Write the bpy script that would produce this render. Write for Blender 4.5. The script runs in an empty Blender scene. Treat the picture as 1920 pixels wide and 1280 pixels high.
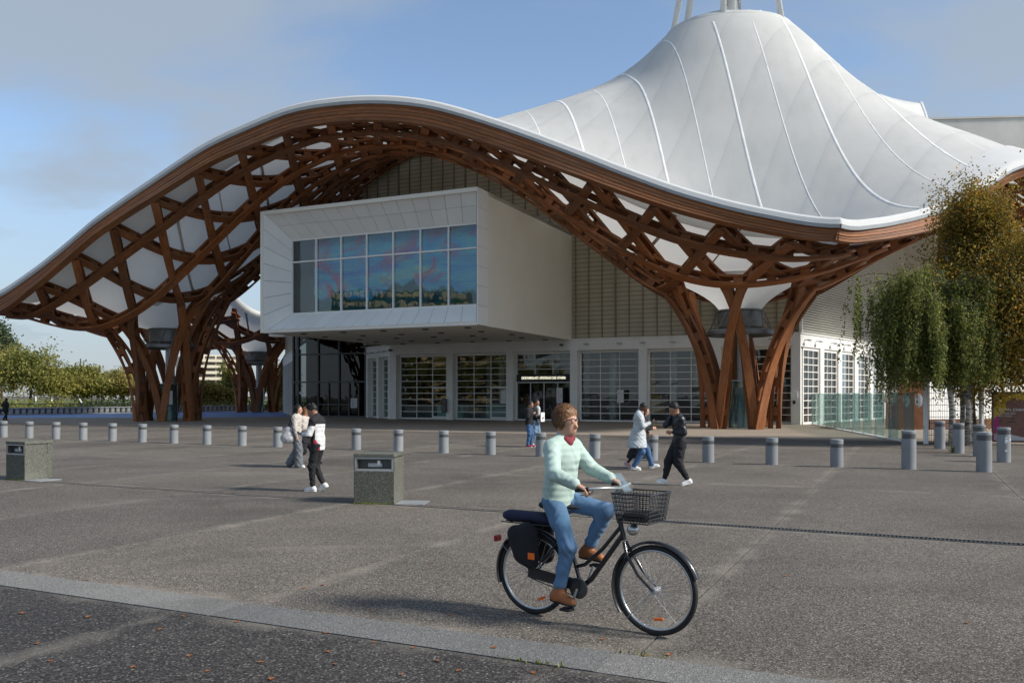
import bpy, bmesh, math, random
import numpy as np
from mathutils import Vector, Matrix
random.seed(7)
RNG = np.random.default_rng(11)
R = math.radians
scene = bpy.context.scene
col = scene.collection

# ------------------------------------------------------------------ camera
CAM_H, FPX, HOR = 1.7, 1600.0, 741.0          # eye height, focal length in photo pixels, horizon row
cd = bpy.data.cameras.new('camera')
cd.sensor_width = 36.0
cd.lens = 36.0 * FPX / 1920.0
cd.shift_y = (HOR - 640.0) / 1920.0
cd.clip_start, cd.clip_end = 0.1, 4000.0
cam = bpy.data.objects.new('camera', cd)
cam.location = (0, 0, CAM_H)
cam.rotation_euler = (R(90), 0, 0)
col.objects.link(cam)
scene.camera = cam

# ------------------------------------------------------------------ sky and sun
SUN_EL = 37.0
SUN_AZ = Vector((0.95, -0.31, 0)).normalized()     # where the sun stands, in plan
world = bpy.data.worlds.new('World')
scene.world = world
world.use_nodes = True
wn, wl = world.node_tree.nodes, world.node_tree.links
wn.clear()
w_out = wn.new('ShaderNodeOutputWorld')
sky = wn.new('ShaderNodeTexSky')
sky.sky_type = 'NISHITA'
sky.sun_disc = False
sky.sun_elevation = R(SUN_EL)
sky.sun_rotation = math.atan2(SUN_AZ.x, SUN_AZ.y)
sky.air_density, sky.dust_density, sky.ozone_density = 1.0, 0.3, 2.0
bg_sky = wn.new('ShaderNodeBackground')
bg_sky.inputs['Strength'].default_value = 0.092
wl.new(sky.outputs['Color'], bg_sky.inputs['Color'])
bg_cl = wn.new('ShaderNodeBackground')
bg_cl.inputs['Color'].default_value = (0.52, 0.61, 0.72, 1)
bg_cl.inputs['Strength'].default_value = 0.40
tc = wn.new('ShaderNodeTexCoord')
sep = wn.new('ShaderNodeSeparateXYZ')
wl.new(tc.outputs['Generated'], sep.inputs[0])
zz = wn.new('ShaderNodeMath'); zz.operation = 'MAXIMUM'; zz.inputs[1].default_value = 0.0
wl.new(sep.outputs['Z'], zz.inputs[0])
za = wn.new('ShaderNodeMath'); za.operation = 'ADD'; za.inputs[1].default_value = 0.16
wl.new(zz.outputs[0], za.inputs[0])
dx = wn.new('ShaderNodeMath'); dx.operation = 'DIVIDE'
dy = wn.new('ShaderNodeMath'); dy.operation = 'DIVIDE'
wl.new(sep.outputs['X'], dx.inputs[0]); wl.new(za.outputs[0], dx.inputs[1])
wl.new(sep.outputs['Y'], dy.inputs[0]); wl.new(za.outputs[0], dy.inputs[1])
cmb = wn.new('ShaderNodeCombineXYZ')
wl.new(dx.outputs[0], cmb.inputs['X']); wl.new(dy.outputs[0], cmb.inputs['Y'])
nz = wn.new('ShaderNodeTexNoise')
nz.inputs['Scale'].default_value = 1.25
nz.inputs['Detail'].default_value = 7.0
nz.inputs['Roughness'].default_value = 0.52
nz.inputs['Distortion'].default_value = 0.25
mp = wn.new('ShaderNodeMapping')
mp.inputs['Location'].default_value = (1.9, 0.6, 0.0)
mp.inputs['Scale'].default_value = (1.0, 1.25, 1.0)
wl.new(cmb.outputs[0], mp.inputs['Vector']); wl.new(mp.outputs[0], nz.inputs['Vector'])
cr = wn.new('ShaderNodeValToRGB')
cr.color_ramp.interpolation = 'EASE'
cr.color_ramp.elements[0].position = 0.35; cr.color_ramp.elements[0].color = (0.08, 0.08, 0.08, 1)
cr.color_ramp.elements[1].position = 0.63; cr.color_ramp.elements[1].color = (0.86, 0.86, 0.86, 1)
wl.new(nz.outputs['Fac'], cr.inputs['Fac'])
w_mix = wn.new('ShaderNodeMixShader')
# the same veil thickens towards the horizon, all round
hz = wn.new('ShaderNodeMapRange'); hz.interpolation_type = 'SMOOTHSTEP'
hz.inputs['From Min'].default_value = 0.0; hz.inputs['From Max'].default_value = 0.34
hz.inputs['To Min'].default_value = 0.88; hz.inputs['To Max'].default_value = 0.0
wl.new(zz.outputs[0], hz.inputs['Value'])
mxf = wn.new('ShaderNodeMath'); mxf.operation = 'MAXIMUM'
wl.new(cr.outputs['Color'], mxf.inputs[0]); wl.new(hz.outputs[0], mxf.inputs[1])
wl.new(mxf.outputs[0], w_mix.inputs['Fac'])
wl.new(bg_sky.outputs[0], w_mix.inputs[1]); wl.new(bg_cl.outputs[0], w_mix.inputs[2])
wl.new(w_mix.outputs[0], w_out.inputs['Surface'])

sd = bpy.data.lights.new('sun', 'SUN')
sd.energy = 2.75
sd.angle = R(9.0)
sd.color = (1.0, 0.945, 0.86)
sun = bpy.data.objects.new('sun', sd)
sun_dir = Vector((SUN_AZ.x * math.cos(R(SUN_EL)), SUN_AZ.y * math.cos(R(SUN_EL)), math.sin(R(SUN_EL))))
sun.rotation_euler = sun_dir.to_track_quat('Z', 'Y').to_euler()
sun.location = (60, -30, 80)
col.objects.link(sun)
vs = scene.view_settings
vs.view_transform = 'Standard'; vs.look = 'None'
vs.exposure = 0.95; vs.gamma = 1.0
vs.use_curve_mapping = False
scene.cycles.max_bounces = 8
scene.cycles.transparent_max_bounces = 16
scene.cycles.use_denoising = True

# ------------------------------------------------------------------ helpers
def V3(*a): return np.array(a, float)
def dirv(deg): return np.array([math.cos(R(deg)), math.sin(R(deg))])
def at(px, py, Y):
    """a point of the place: photo column / row at a given distance"""
    return V3((px - 960.0) / FPX * Y, Y, CAM_H + (HOR - py) / FPX * Y)
def gnd(px, py):
    Y = CAM_H * FPX / (py - HOR)
    return V3((px - 960.0) / FPX * Y, Y, 0.0)

def tag(o, label=None, cat=None, group=None, kind=None):
    if label: o['label'] = label
    if cat: o['category'] = cat
    if group: o['group'] = group
    if kind: o['kind'] = kind
    return o

def wloc(o):
    p = np.zeros(3)
    while o is not None:
        p = p + np.array(o.location); o = o.parent
    return p

def empty(name, loc=(0, 0, 0), label=None, cat=None, group=None, kind=None, parent=None):
    o = bpy.data.objects.new(name, None)
    o.empty_display_size = 0.3
    if parent: o.parent = parent; o.location = np.array(loc, float) - wloc(parent)
    else: o.location = loc
    col.objects.link(o)
    return tag(o, label, cat, group, kind)

def raw_obj(name, V, F, mat, parent=None, loc=None, smooth=False, uv=None, mi=None, auto=None):
    """mesh object from world-space vertices; origin at loc (or at the parent)"""
    V = np.asarray(V, float)
    base = np.array(loc, float) if loc is not None else (wloc(parent) if parent else np.zeros(3))
    me = bpy.data.meshes.new(name)
    me.from_pydata((V - base).tolist(), [], F if isinstance(F, list) else F.tolist())
    mats = mat if isinstance(mat, (list, tuple)) else [mat]
    for m in mats: me.materials.append(m)
    if mi is not None: me.polygons.foreach_set('material_index', np.asarray(mi, np.int32))
    if uv is not None:
        l = me.uv_layers.new(name='UVMap')
        l.data.foreach_set('uv', np.asarray(uv, np.float32).ravel())
    if smooth:
        me.polygons.foreach_set('use_smooth', np.ones(len(me.polygons), bool))
    me.update()
    if auto is not None:
        me.set_sharp_from_angle(angle=R(auto))
    o = bpy.data.objects.new(name, me)
    if parent: o.parent = parent
    o.location = base - (wloc(parent) if parent else 0)
    col.objects.link(o)
    return o

class MB:
    """collects boxes, tubes, prisms; build() links them as one mesh object"""
    def __init__(s): s.v, s.f, s.m = [], [], []
    def add(s, V, F, m=0):
        k = len(s.v); s.v.extend([tuple(map(float, p)) for p in V])
        s.f.extend([tuple(int(i) + k for i in f) for f in F]); s.m.extend([m] * len(F)); return s
    def box(s, c, size, ax=None, m=0, bev=0.0):
        """c centre, size full sizes along the axes ax (rows)"""
        c = np.array(c, float); h = np.array(size, float) / 2
        A = np.eye(3) if ax is None else np.array(ax, float)
        if bev <= 0:
            V = [c + A.T @ (h * np.array(q)) for q in
                 ((-1,-1,-1),(1,-1,-1),(1,1,-1),(-1,1,-1),(-1,-1,1),(1,-1,1),(1,1,1),(-1,1,1))]
            return s.add(V, [(0,3,2,1),(4,5,6,7),(0,1,5,4),(1,2,6,5),(2,3,7,6),(3,0,4,7)], m)
        b = min(bev, h.min() * 0.9); V = []; 
        for z, q in ((-h[2], b), (-h[2] + b, 0), (h[2] - b, 0), (h[2], b)):
            x, y = h[0] - q, h[1] - q
            cc = b if q == 0 else b * 0.6
            for px, py in ((-x+cc,-y),(x-cc,-y),(x,-y+cc),(x,y-cc),(x-cc,y),(-x+cc,y),(-x,y-cc),(-x,-y+cc)):
                V.append(c + A.T @ np.array([px, py, z]))
        F = []
        for k in range(3):
            for i in range(8): j = (i + 1) % 8; F.append((k*8+i, k*8+j, k*8+8+j, k*8+8+i))
        F.append(tuple(range(7, -1, -1))); F.append(tuple(range(24, 32)))
        return s.add(V, F, m)
    def tube(s, P, r, n=8, m=0, cap=True, closed=False):
        P = np.array(P, float); N = len(P)
        r = np.full(N, float(r)) if np.isscalar(r) else np.array(r, float)
        if closed: T = np.roll(P, -1, 0) - np.roll(P, 1, 0)
        else: T = np.gradient(P, axis=0) if N > 1 else np.array([[0, 0, 1.0]])
        T /= np.linalg.norm(T, axis=1)[:, None] + 1e-12
        ref = np.array([0, 0, 1.0]) if abs(T[0][2]) < 0.9 else np.array([1.0, 0, 0])
        V = []; B = None
        for i in range(N):
            if B is None: B = np.cross(T[i], ref)
            else: B = B - T[i] * np.dot(B, T[i])
            nb = np.linalg.norm(B)
            B = B / nb if nb > 1e-6 else np.cross(T[i], ref)
            C = np.cross(T[i], B)
            for k in range(n):
                a = 2 * math.pi * k / n
                V.append(P[i] + r[i] * (math.cos(a) * B + math.sin(a) * C))
        F = []
        for i in range(N if closed else N - 1):
            i2 = (i + 1) % N
            for k in range(n):
                k2 = (k + 1) % n; F.append((i*n+k, i*n+k2, i2*n+k2, i2*n+k))
        if cap and not closed:
            F.append(tuple(range(n - 1, -1, -1))); F.append(tuple((N-1)*n + k for k in range(n)))
        return s.add(V, F, m)
    def lathe(s, prof, c=(0, 0, 0), n=24, m=0, cap=True):
        V = []
        for r, z in prof:
            for k in range(n):
                a = 2 * math.pi * k / n
                V.append((c[0] + r * math.cos(a), c[1] + r * math.sin(a), c[2] + z))
        F = []
        for i in range(len(prof) - 1):
            for k in range(n):
                k2 = (k + 1) % n; F.append((i*n+k, i*n+k2, (i+1)*n+k2, (i+1)*n+k))
        if cap:
            F.append(tuple(range(n - 1, -1, -1))); F.append(tuple((len(prof)-1)*n + k for k in range(n)))
        return s.add(V, F, m)
    def prism(s, poly, z0, z1, m=0):
        n = len(poly)
        V = [(p[0], p[1], z0) for p in poly] + [(p[0], p[1], z1) for p in poly]
        F = [tuple(range(n - 1, -1, -1)), tuple(range(n, 2 * n))]
        for i in range(n): j = (i + 1) % n; F.append((i, j, n + j, n + i))
        return s.add(V, F, m)
    def ell(s, c, r, n=12, k=8, m=0):
        V = []; F = []
        for i in range(k + 1):
            th = math.pi * i / k
            for j in range(n):
                ph = 2 * math.pi * j / n
                V.append((c[0] + r[0]*math.sin(th)*math.cos(ph), c[1] + r[1]*math.sin(th)*math.sin(ph), c[2] - r[2]*math.cos(th)))
        for i in range(k):
            for j in range(n):
                j2 = (j + 1) % n; F.append((i*n+j, i*n+j2, (i+1)*n+j2, (i+1)*n+j))
        return s.add(V, F, m)
    def build(s, name, mat, parent=None, loc=None, smooth=False, auto=None):
        return raw_obj(name, s.v, s.f, mat, parent, loc, smooth or auto is not None,
                       mi=s.m if isinstance(mat, (list, tuple)) else None, auto=auto)

def frame2(d):
    """axes (along, across, up) from a plan direction"""
    d = np.array([d[0], d[1], 0.0]); d /= np.linalg.norm(d)
    return np.array([d, [-d[1], d[0], 0], [0, 0, 1.0]])

def copy_tree(o, parent=None):
    c = o.copy(); col.objects.link(c); c.parent = parent
    for ch in o.children: copy_tree(ch, c)
    return c

# ------------------------------------------------------------------ materials
def new_mat(name):
    m = bpy.data.materials.new(name); m.use_nodes = True
    nt = m.node_tree; nt.nodes.clear()
    out = nt.nodes.new('ShaderNodeOutputMaterial')
    return m, nt.nodes, nt.links, out

def coords(n, l, kind='Object', scale=(1, 1, 1)):
    if kind == 'World':
        g = n.new('ShaderNodeNewGeometry'); src = g.outputs['Position']
    else:
        t = n.new('ShaderNodeTexCoord'); src = t.outputs[kind]
    mp = n.new('ShaderNodeMapping'); mp.inputs['Scale'].default_value = scale
    l.new(src, mp.inputs['Vector'])
    return mp.outputs[0]

def noise(n, l, vec, scale, detail=4, rough=0.55, dist=0.0):
    t = n.new('ShaderNodeTexNoise')
    t.inputs['Scale'].default_value = scale; t.inputs['Detail'].default_value = detail
    t.inputs['Roughness'].default_value = rough; t.inputs['Distortion'].default_value = dist
    l.new(vec, t.inputs['Vector'])
    return t.outputs['Fac']

def ramp(n, l, fac, stops, interp='LINEAR'):
    r = n.new('ShaderNodeValToRGB'); r.color_ramp.interpolation = interp
    e = r.color_ramp.elements
    while len(e) < len(stops): e.new(0.5)
    for el, (p, c) in zip(e, stops):
        el.position = p; el.color = (*c, 1) if len(c) == 3 else c
    l.new(fac, r.inputs['Fac'])
    return r.outputs['Color']

def mixc(n, l, fac, a, b, mode='MIX'):
    m = n.new('ShaderNodeMix'); m.data_type = 'RGBA'; m.blend_type = mode
    for sock, val in ((0, fac), (6, a), (7, b)):
        if hasattr(val, 'links') or hasattr(val, 'is_linked'): l.new(val, m.inputs[sock])
        elif sock == 0: m.inputs[0].default_value = val
        else: m.inputs[sock].default_value = (*val, 1)
    return m.outputs[2]

def bump(n, l, h, strength, dist):
    b = n.new('ShaderNodeBump'); b.inputs['Strength'].default_value = strength
    b.inputs['Distance'].default_value = dist
    l.new(h, b.inputs['Height'])
    return b.outputs[0]

def pbr(name, colr, rough=0.6, var=0.12, scale=3.0, metal=0.0, bmp=0.0, bscale=40.0, kind='World', spec=0.4, rand=0.0, coat=0.0):
    """plain paint / cloth / stone with mottling and fine relief"""
    m, n, l, out = new_mat(name)
    p = n.new('ShaderNodeBsdfPrincipled')
    v = coords(n, l, kind)
    c = np.array(colr)
    base = ramp(n, l, noise(n, l, v, scale, 5), [(0.28, tuple(np.clip(c * (1 - var), 0, 1))), (0.72, tuple(np.clip(c * (1 + var), 0, 1)))])
    if rand > 0:
        oi = n.new('ShaderNodeObjectInfo')
        rr = ramp(n, l, oi.outputs['Random'], [(0, (1 - rand,) * 3), (1, (1 + rand,) * 3)])
        base = mixc(n, l, 1.0, base, rr, 'MULTIPLY')
    l.new(base, p.inputs['Base Color'])
    p.inputs['Roughness'].default_value = rough; p.inputs['Metallic'].default_value = metal
    p.inputs['Specular IOR Level'].default_value = spec
    p.inputs['Coat Weight'].default_value = coat
    if bmp > 0:
        l.new(bump(n, l, noise(n, l, v, bscale, 4), 0.6, bmp), p.inputs['Normal'])
    l.new(p.outputs[0], out.inputs[0])
    return m

def wood_mat(name, dark, light, grey=0.35, rough=0.62, dirt=True):
    m, n, l, out = new_mat(name)
    p = n.new('ShaderNodeBsdfPrincipled')
    v = coords(n, l, 'UV', (0.7, 9.0, 1))
    f = noise(n, l, v, 3.0, 6, 0.62, 0.4)
    v2 = coords(n, l, 'UV', (0.25, 1.2, 1))
    f2 = noise(n, l, v2, 2.0, 3, 0.5)
    c1 = ramp(n, l, f, [(0.25, dark), (0.75, light)])
    g = tuple(np.array([0.19, 0.165, 0.14]))
    gw = noise(n, l, coords(n, l, 'World'), 0.35, 5, 0.6)
    gf = ramp(n, l, gw, [(0.45, (0, 0, 0)), (0.75, (grey,) * 3)])
    c2 = mixc(n, l, gf, c1, g)
    c3 = mixc(n, l, 1.0, c2, ramp(n, l, f2, [(0.3, (0.72, 0.68, 0.66)), (0.7, (1.15, 1.12, 1.1))]), 'MULTIPLY')
    oi = n.new('ShaderNodeObjectInfo')         # every beam has weathered a little differently
    c3 = mixc(n, l, 1.0, c3, ramp(n, l, oi.outputs['Random'], [(0.0, (0.66, 0.68, 0.72)), (0.5, (1.0, 0.98, 0.95)), (1.0, (1.28, 1.18, 1.08))]), 'MULTIPLY')
    lam = n.new('ShaderNodeTexWave'); lam.bands_direction = 'Y'; lam.inputs['Scale'].default_value = 7.5; lam.inputs['Distortion'].default_value = 0.25; lam.inputs['Detail'].default_value = 1
    l.new(coords(n, l, 'UV'), lam.inputs['Vector'])
    c3 = mixc(n, l, 1.0, c3, ramp(n, l, lam.outputs['Fac'], [(0.0, (0.62, 0.6, 0.58)), (0.14, (1, 1, 1)), (1.0, (1.04, 1.03, 1.02))]), 'MULTIPLY')
    l.new(c3, p.inputs['Base Color'])
    p.inputs['Roughness'].default_value = rough
    p.inputs['Specular IOR Level'].default_value = 0.35
    l.new(bump(n, l, f, 0.5, 0.008), p.inputs['Normal'])
    l.new(p.outputs[0], out.inputs[0])
    return m

def glass_mat(name, tint=(0.8, 0.9, 0.9), ior=1.52, rough=0.0, boost=1.0, opaque=0.0):
    """thin pane: fresnel reflection over tinted transparency"""
    m, n, l, out = new_mat(name)
    fr = n.new('ShaderNodeFresnel'); fr.inputs['IOR'].default_value = ior
    mu = n.new('ShaderNodeMath'); mu.operation = 'MULTIPLY'; mu.inputs[1].default_value = boost; mu.use_clamp = True
    l.new(fr.outputs[0], mu.inputs[0])
    gl = n.new('ShaderNodeBsdfGlossy'); gl.inputs['Roughness'].default_value = rough
    gl.inputs['Color'].default_value = (0.95, 0.97, 0.97, 1)
    v = coords(n, l, 'World', (1, 1, 0.6))
    l.new(bump(n, l, noise(n, l, v, 0.9, 2), 0.12, 0.05), gl.inputs['Normal'])
    tr = n.new('ShaderNodeBsdfTransparent'); tr.inputs['Color'].default_value = (*tint, 1)
    base = tr.outputs[0]
    if opaque > 0:
        df = n.new('ShaderNodeBsdfDiffuse'); df.inputs['Color'].default_value = (*[t * 0.8 for t in tint], 1)
        mx = n.new('ShaderNodeMixShader'); mx.inputs[0].default_value = opaque
        l.new(tr.outputs[0], mx.inputs[1]); l.new(df.outputs[0], mx.inputs[2]); base = mx.outputs[0]
    ms = n.new('ShaderNodeMixShader')
    l.new(mu.outputs[0], ms.inputs[0]); l.new(base, ms.inputs[1]); l.new(gl.outputs[0], ms.inputs[2])
    l.new(ms.outputs[0], out.inputs[0])
    return m

def leaf_mat(name, c_dark, c_light, trans=0.35, wscale=0.8):
    m, n, l, out = new_mat(name)
    g = n.new('ShaderNodeNewGeometry')
    c1 = ramp(n, l, g.outputs['Random Per Island'], [(0.0, c_dark), (0.6, tuple((np.array(c_dark) + np.array(c_light)) / 2)), (1.0, c_light)])
    nn = noise(n, l, coords(n, l, 'World'), wscale, 3)
    c2 = mixc(n, l, 1.0, c1, ramp(n, l, nn, [(0.3, (0.7, 0.78, 0.75)), (0.7, (1.25, 1.15, 1.0))]), 'MULTIPLY')
    d = n.new('ShaderNodeBsdfPrincipled'); d.inputs['Roughness'].default_value = 0.55
    d.inputs['Specular IOR Level'].default_value = 0.3
    l.new(c2, d.inputs['Base Color'])
    t = n.new('ShaderNodeBsdfTranslucent'); l.new(c2, t.inputs['Color'])
    ms = n.new('ShaderNodeMixShader'); ms.inputs[0].default_value = trans
    l.new(d.outputs[0], ms.inputs[1]); l.new(t.outputs[0], ms.inputs[2])
    l.new(ms.outputs[0], out.inputs[0])
    return m

def aggregate_mat(name, c_lo, c_hi, speck=0.5, grain=95.0, streak=0.25, wear=None):
    """exposed aggregate: stones of many tones in a cement bed, worn and stained"""
    m, n, l, out = new_mat(name)
    p = n.new('ShaderNodeBsdfPrincipled')
    v = coords(n, l, 'World')
    vo = n.new('ShaderNodeTexVoronoi'); vo.inputs['Scale'].default_value = grain
    l.new(v, vo.inputs['Vector'])
    sp = n.new('ShaderNodeSeparateColor'); l.new(vo.outputs['Color'], sp.inputs[0])
    lo, hi = np.array(c_lo), np.array(c_hi)
    c1 = ramp(n, l, sp.outputs[0], [(0.0, tuple(lo * 0.55)), (0.35, tuple(lo)), (0.8, tuple(hi)), (0.93, tuple(hi * 1.25)), (1.0, tuple(np.minimum(hi * 1.9 + speck * 0.10, 0.8)))])
    big = noise(n, l, v, 0.33, 6, 0.6, 0.3)
    c2 = mixc(n, l, 1.0, c1, ramp(n, l, big, [(0.3, (1 - streak,) * 3), (0.7, (1 + streak,) * 3)]), 'MULTIPLY')
    dk = noise(n, l, coords(n, l, 'World', (0.5, 0.8, 1)), 0.55, 6, 0.7, 1.0)
    c2 = mixc(n, l, ramp(n, l, dk, [(0.56, (0, 0, 0)), (0.72, (0.5,) * 3)]), c2, tuple(lo * 0.75))
    gum = n.new('ShaderNodeTexVoronoi'); gum.inputs['Scale'].default_value = 1.7; l.new(v, gum.inputs['Vector'])
    gs = n.new('ShaderNodeSeparateColor'); l.new(gum.outputs['Color'], gs.inputs[0])
    gr = n.new('ShaderNodeMath'); gr.operation = 'MULTIPLY'; gr.inputs[1].default_value = 0.055; l.new(gs.outputs[1], gr.inputs[0])
    gl_ = n.new('ShaderNodeMath'); gl_.operation = 'LESS_THAN'; l.new(gum.outputs['Distance'], gl_.inputs[0]); l.new(gr.outputs[0], gl_.inputs[1])
    gf_ = n.new('ShaderNodeMath'); gf_.operation = 'MULTIPLY'; gf_.inputs[1].default_value = 0.55; l.new(gl_.outputs[0], gf_.inputs[0])
    c2 = mixc(n, l, gf_.outputs[0], c2, tuple(lo * 0.5))
    st = noise(n, l, coords(n, l, 'World', (0.28, 0.9, 1)), 0.8, 5, 0.65, 0.8)
    c3 = mixc(n, l, ramp(n, l, st, [(0.55, (0, 0, 0)), (0.72, (0.35,) * 3)]), c2, tuple(np.minimum(hi * 1.35, 0.7)))
    if wear:                                   # cement dust lying along the joints of the slab
        t = n.new('ShaderNodeTexCoord'); sx = n.new('ShaderNodeSeparateXYZ'); l.new(t.outputs['UV'], sx.inputs[0])
        es = []
        for sock, size in ((0, 1.0), (1, 1.0)):
            es.append(sx.outputs[sock])
        mn = n.new('ShaderNodeMath'); mn.operation = 'MINIMUM'; l.new(es[0], mn.inputs[0]); l.new(es[1], mn.inputs[1])
        jit = n.new('ShaderNodeMath'); jit.operation = 'MULTIPLY_ADD'; l.new(noise(n, l, v, 1.3, 5, 0.65), jit.inputs[0]); jit.inputs[1].default_value = 0.95; l.new(mn.outputs[0], jit.inputs[2])
        wf = ramp(n, l, jit.outputs[0], [(0.30, (0.7,) * 3), (0.60, (0, 0, 0))])
        c3 = mixc(n, l, wf, c3, wear)
    oi = n.new('ShaderNodeObjectInfo')
    c4 = mixc(n, l, 1.0, c3, ramp(n, l, oi.outputs['Random'], [(0, (0.86, 0.86, 0.87)), (1, (1.12, 1.1, 1.07))]), 'MULTIPLY')
    l.new(c4, p.inputs['Base Color'])
    p.inputs['Roughness'].default_value = 0.85
    p.inputs['Specular IOR Level'].default_value = 0.3
    l.new(bump(n, l, vo.outputs['Distance'], 0.5, 0.004), p.inputs['Normal'])
    l.new(p.outputs[0], out.inputs[0])
    return m

def membrane_mat(name):
    m, n, l, out = new_mat(name)
    v = coords(n, l, 'World')
    f = noise(n, l, v, 0.25, 6, 0.6)
    st = noise(n, l, coords(n, l, 'World', (1.2, 1.2, 0.12)), 0.9, 5, 0.6)
    c1 = ramp(n, l, f, [(0.3, (0.68, 0.69, 0.67)), (0.7, (0.79, 0.79, 0.76))])
    c2 = mixc(n, l, ramp(n, l, st, [(0.50, (0, 0, 0)), (0.80, (0.36,) * 3)]), c1, (0.50, 0.52, 0.50))
    d = n.new('ShaderNodeBsdfPrincipled'); d.inputs['Roughness'].default_value = 0.6
    d.inputs['Specular IOR Level'].default_value = 0.2
    # cloth panels welded side by side: faint bands across the seams
    rm = n.new('ShaderNodeMapping'); rm.inputs['Rotation'].default_value = (0, 0, -R(40.3)); g_ = n.new('ShaderNodeNewGeometry'); l.new(g_.outputs['Position'], rm.inputs['Vector'])
    wv = n.new('ShaderNodeTexWave'); wv.bands_direction = 'Y'; wv.wave_profile = 'SAW'; wv.inputs['Scale'].default_value = 0.125; wv.inputs['Distortion'].default_value = 0.4; wv.inputs['Detail'].default_value = 3; wv.inputs['Detail Scale'].default_value = 0.6
    l.new(rm.outputs[0], wv.inputs['Vector'])
    c2 = mixc(n, l, 1.0, c2, ramp(n, l, wv.outputs['Fac'], [(0.0, (0.84, 0.85, 0.855)), (0.05, (1, 1, 1)), (0.85, (0.985, 0.985, 0.985)), (1.0, (0.93, 0.935, 0.94))]), 'MULTIPLY')
    l.new(c2, d.inputs['Base Color'])
    l.new(bump(n, l, noise(n, l, v, 0.8, 4), 0.25, 0.05), d.inputs['Normal'])
    t = n.new('ShaderNodeBsdfTranslucent'); t.inputs['Color'].default_value = (0.75, 0.76, 0.74, 1)
    ms = n.new('ShaderNodeMixShader'); ms.inputs[0].default_value = 0.30
    l.new(d.outputs[0], ms.inputs[1]); l.new(t.outputs[0], ms.inputs[2])
    l.new(ms.outputs[0], out.inputs[0])
    return m

M = {}
M['wood'] = wood_mat('glulam', (0.12, 0.043, 0.016), (0.40, 0.158, 0.052), 0.25)
M['wood_fascia'] = wood_mat('glulam_fascia', (0.13, 0.05, 0.02), (0.40, 0.17, 0.06), 0.3)
M['wood_leg'] = wood_mat('glulam_weathered', (0.16, 0.06, 0.026), (0.42, 0.19, 0.085), 0.6)
M['drum'] = pbr('drum_steel', (0.20, 0.205, 0.20), 0.5, 0.2, 3, 0.4)
M['steel_dark'] = pbr('dark_steel', (0.10, 0.105, 0.105), 0.45, 0.2, 4, 0.6)
M['steel'] = pbr('grey_steel', (0.42, 0.44, 0.45), 0.4, 0.1, 3, 0.5)
M['steel_white'] = pbr('white_steel', (0.74, 0.76, 0.76), 0.4, 0.06, 2)
M['membrane'] = membrane_mat('white_membrane')
def cap_mat():
    m, n, l, out = new_mat('white_eave_membrane')
    c = ramp(n, l, noise(n, l, coords(n, l, 'World'), 0.7, 5), [(0.3, (0.80, 0.81, 0.80)), (0.7, (0.87, 0.87, 0.86))])
    d = n.new('ShaderNodeBsdfPrincipled'); d.inputs['Roughness'].default_value = 0.5; l.new(c, d.inputs['Base Color'])
    t = n.new('ShaderNodeBsdfTranslucent'); t.inputs['Color'].default_value = (0.8, 0.81, 0.8, 1)
    ms = n.new('ShaderNodeMixShader'); ms.inputs[0].default_value = 0.4
    l.new(d.outputs[0], ms.inputs[1]); l.new(t.outputs[0], ms.inputs[2]); l.new(ms.outputs[0], out.inputs[0]); return m
M['cap'] = cap_mat()
M['gutter'] = pbr('eave_gutter_metal', (0.48, 0.52, 0.55), 0.35, 0.08, 2, 0.3)
M['panel'] = pbr('white_cladding', (0.84, 0.835, 0.80), 0.5, 0.035, 0.8, rand=0.03)
M['render'] = pbr('smooth_render', (0.82, 0.785, 0.68), 0.7, 0.03, 0.5, bmp=0.001)
M['white'] = pbr('white_paint', (0.80, 0.795, 0.76), 0.55, 0.05, 1.1)
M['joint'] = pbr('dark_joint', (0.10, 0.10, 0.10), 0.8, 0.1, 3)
M['soffit'] = pbr('soffit_paint', (0.76, 0.73, 0.64), 0.7, 0.04, 0.8)
M['concrete'] = pbr('fair_concrete', (0.50, 0.50, 0.47), 0.8, 0.16, 0.35, bmp=0.004, bscale=6)
M['glass'] = glass_mat('clear_glass', (0.72, 0.82, 0.80), 1.6, 0.0, 1.5)
M['glass_gallery'] = glass_mat('gallery_glass', (0.86, 0.97, 0.97), 1.55, 0.0, 1.9)
M['glass_teal'] = glass_mat('teal_glass', (0.45, 0.78, 0.78), 1.6, 0.0, 1.5, 0.05)
M['glass_dark'] = glass_mat('dark_glass', (0.20, 0.23, 0.24), 1.5, 0.0, 1.1)
M['glass_rail'] = glass_mat('railing_glass', (0.88, 0.94, 0.93), 1.5, 0.0, 0.3, 0.06)
M['glass_fin'] = glass_mat('railing_fin', (0.66, 0.79, 0.78), 1.5, 0.0, 0.4, 0.22)
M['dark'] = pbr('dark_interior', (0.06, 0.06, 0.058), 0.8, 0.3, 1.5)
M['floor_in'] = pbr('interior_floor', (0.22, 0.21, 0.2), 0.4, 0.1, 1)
M['black'] = pbr('black_paint', (0.022, 0.022, 0.024), 0.45, 0.2, 4)
M['yellow'] = pbr('yellow_paint', (0.75, 0.40, 0.02), 0.45, 0.08, 3)
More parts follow.
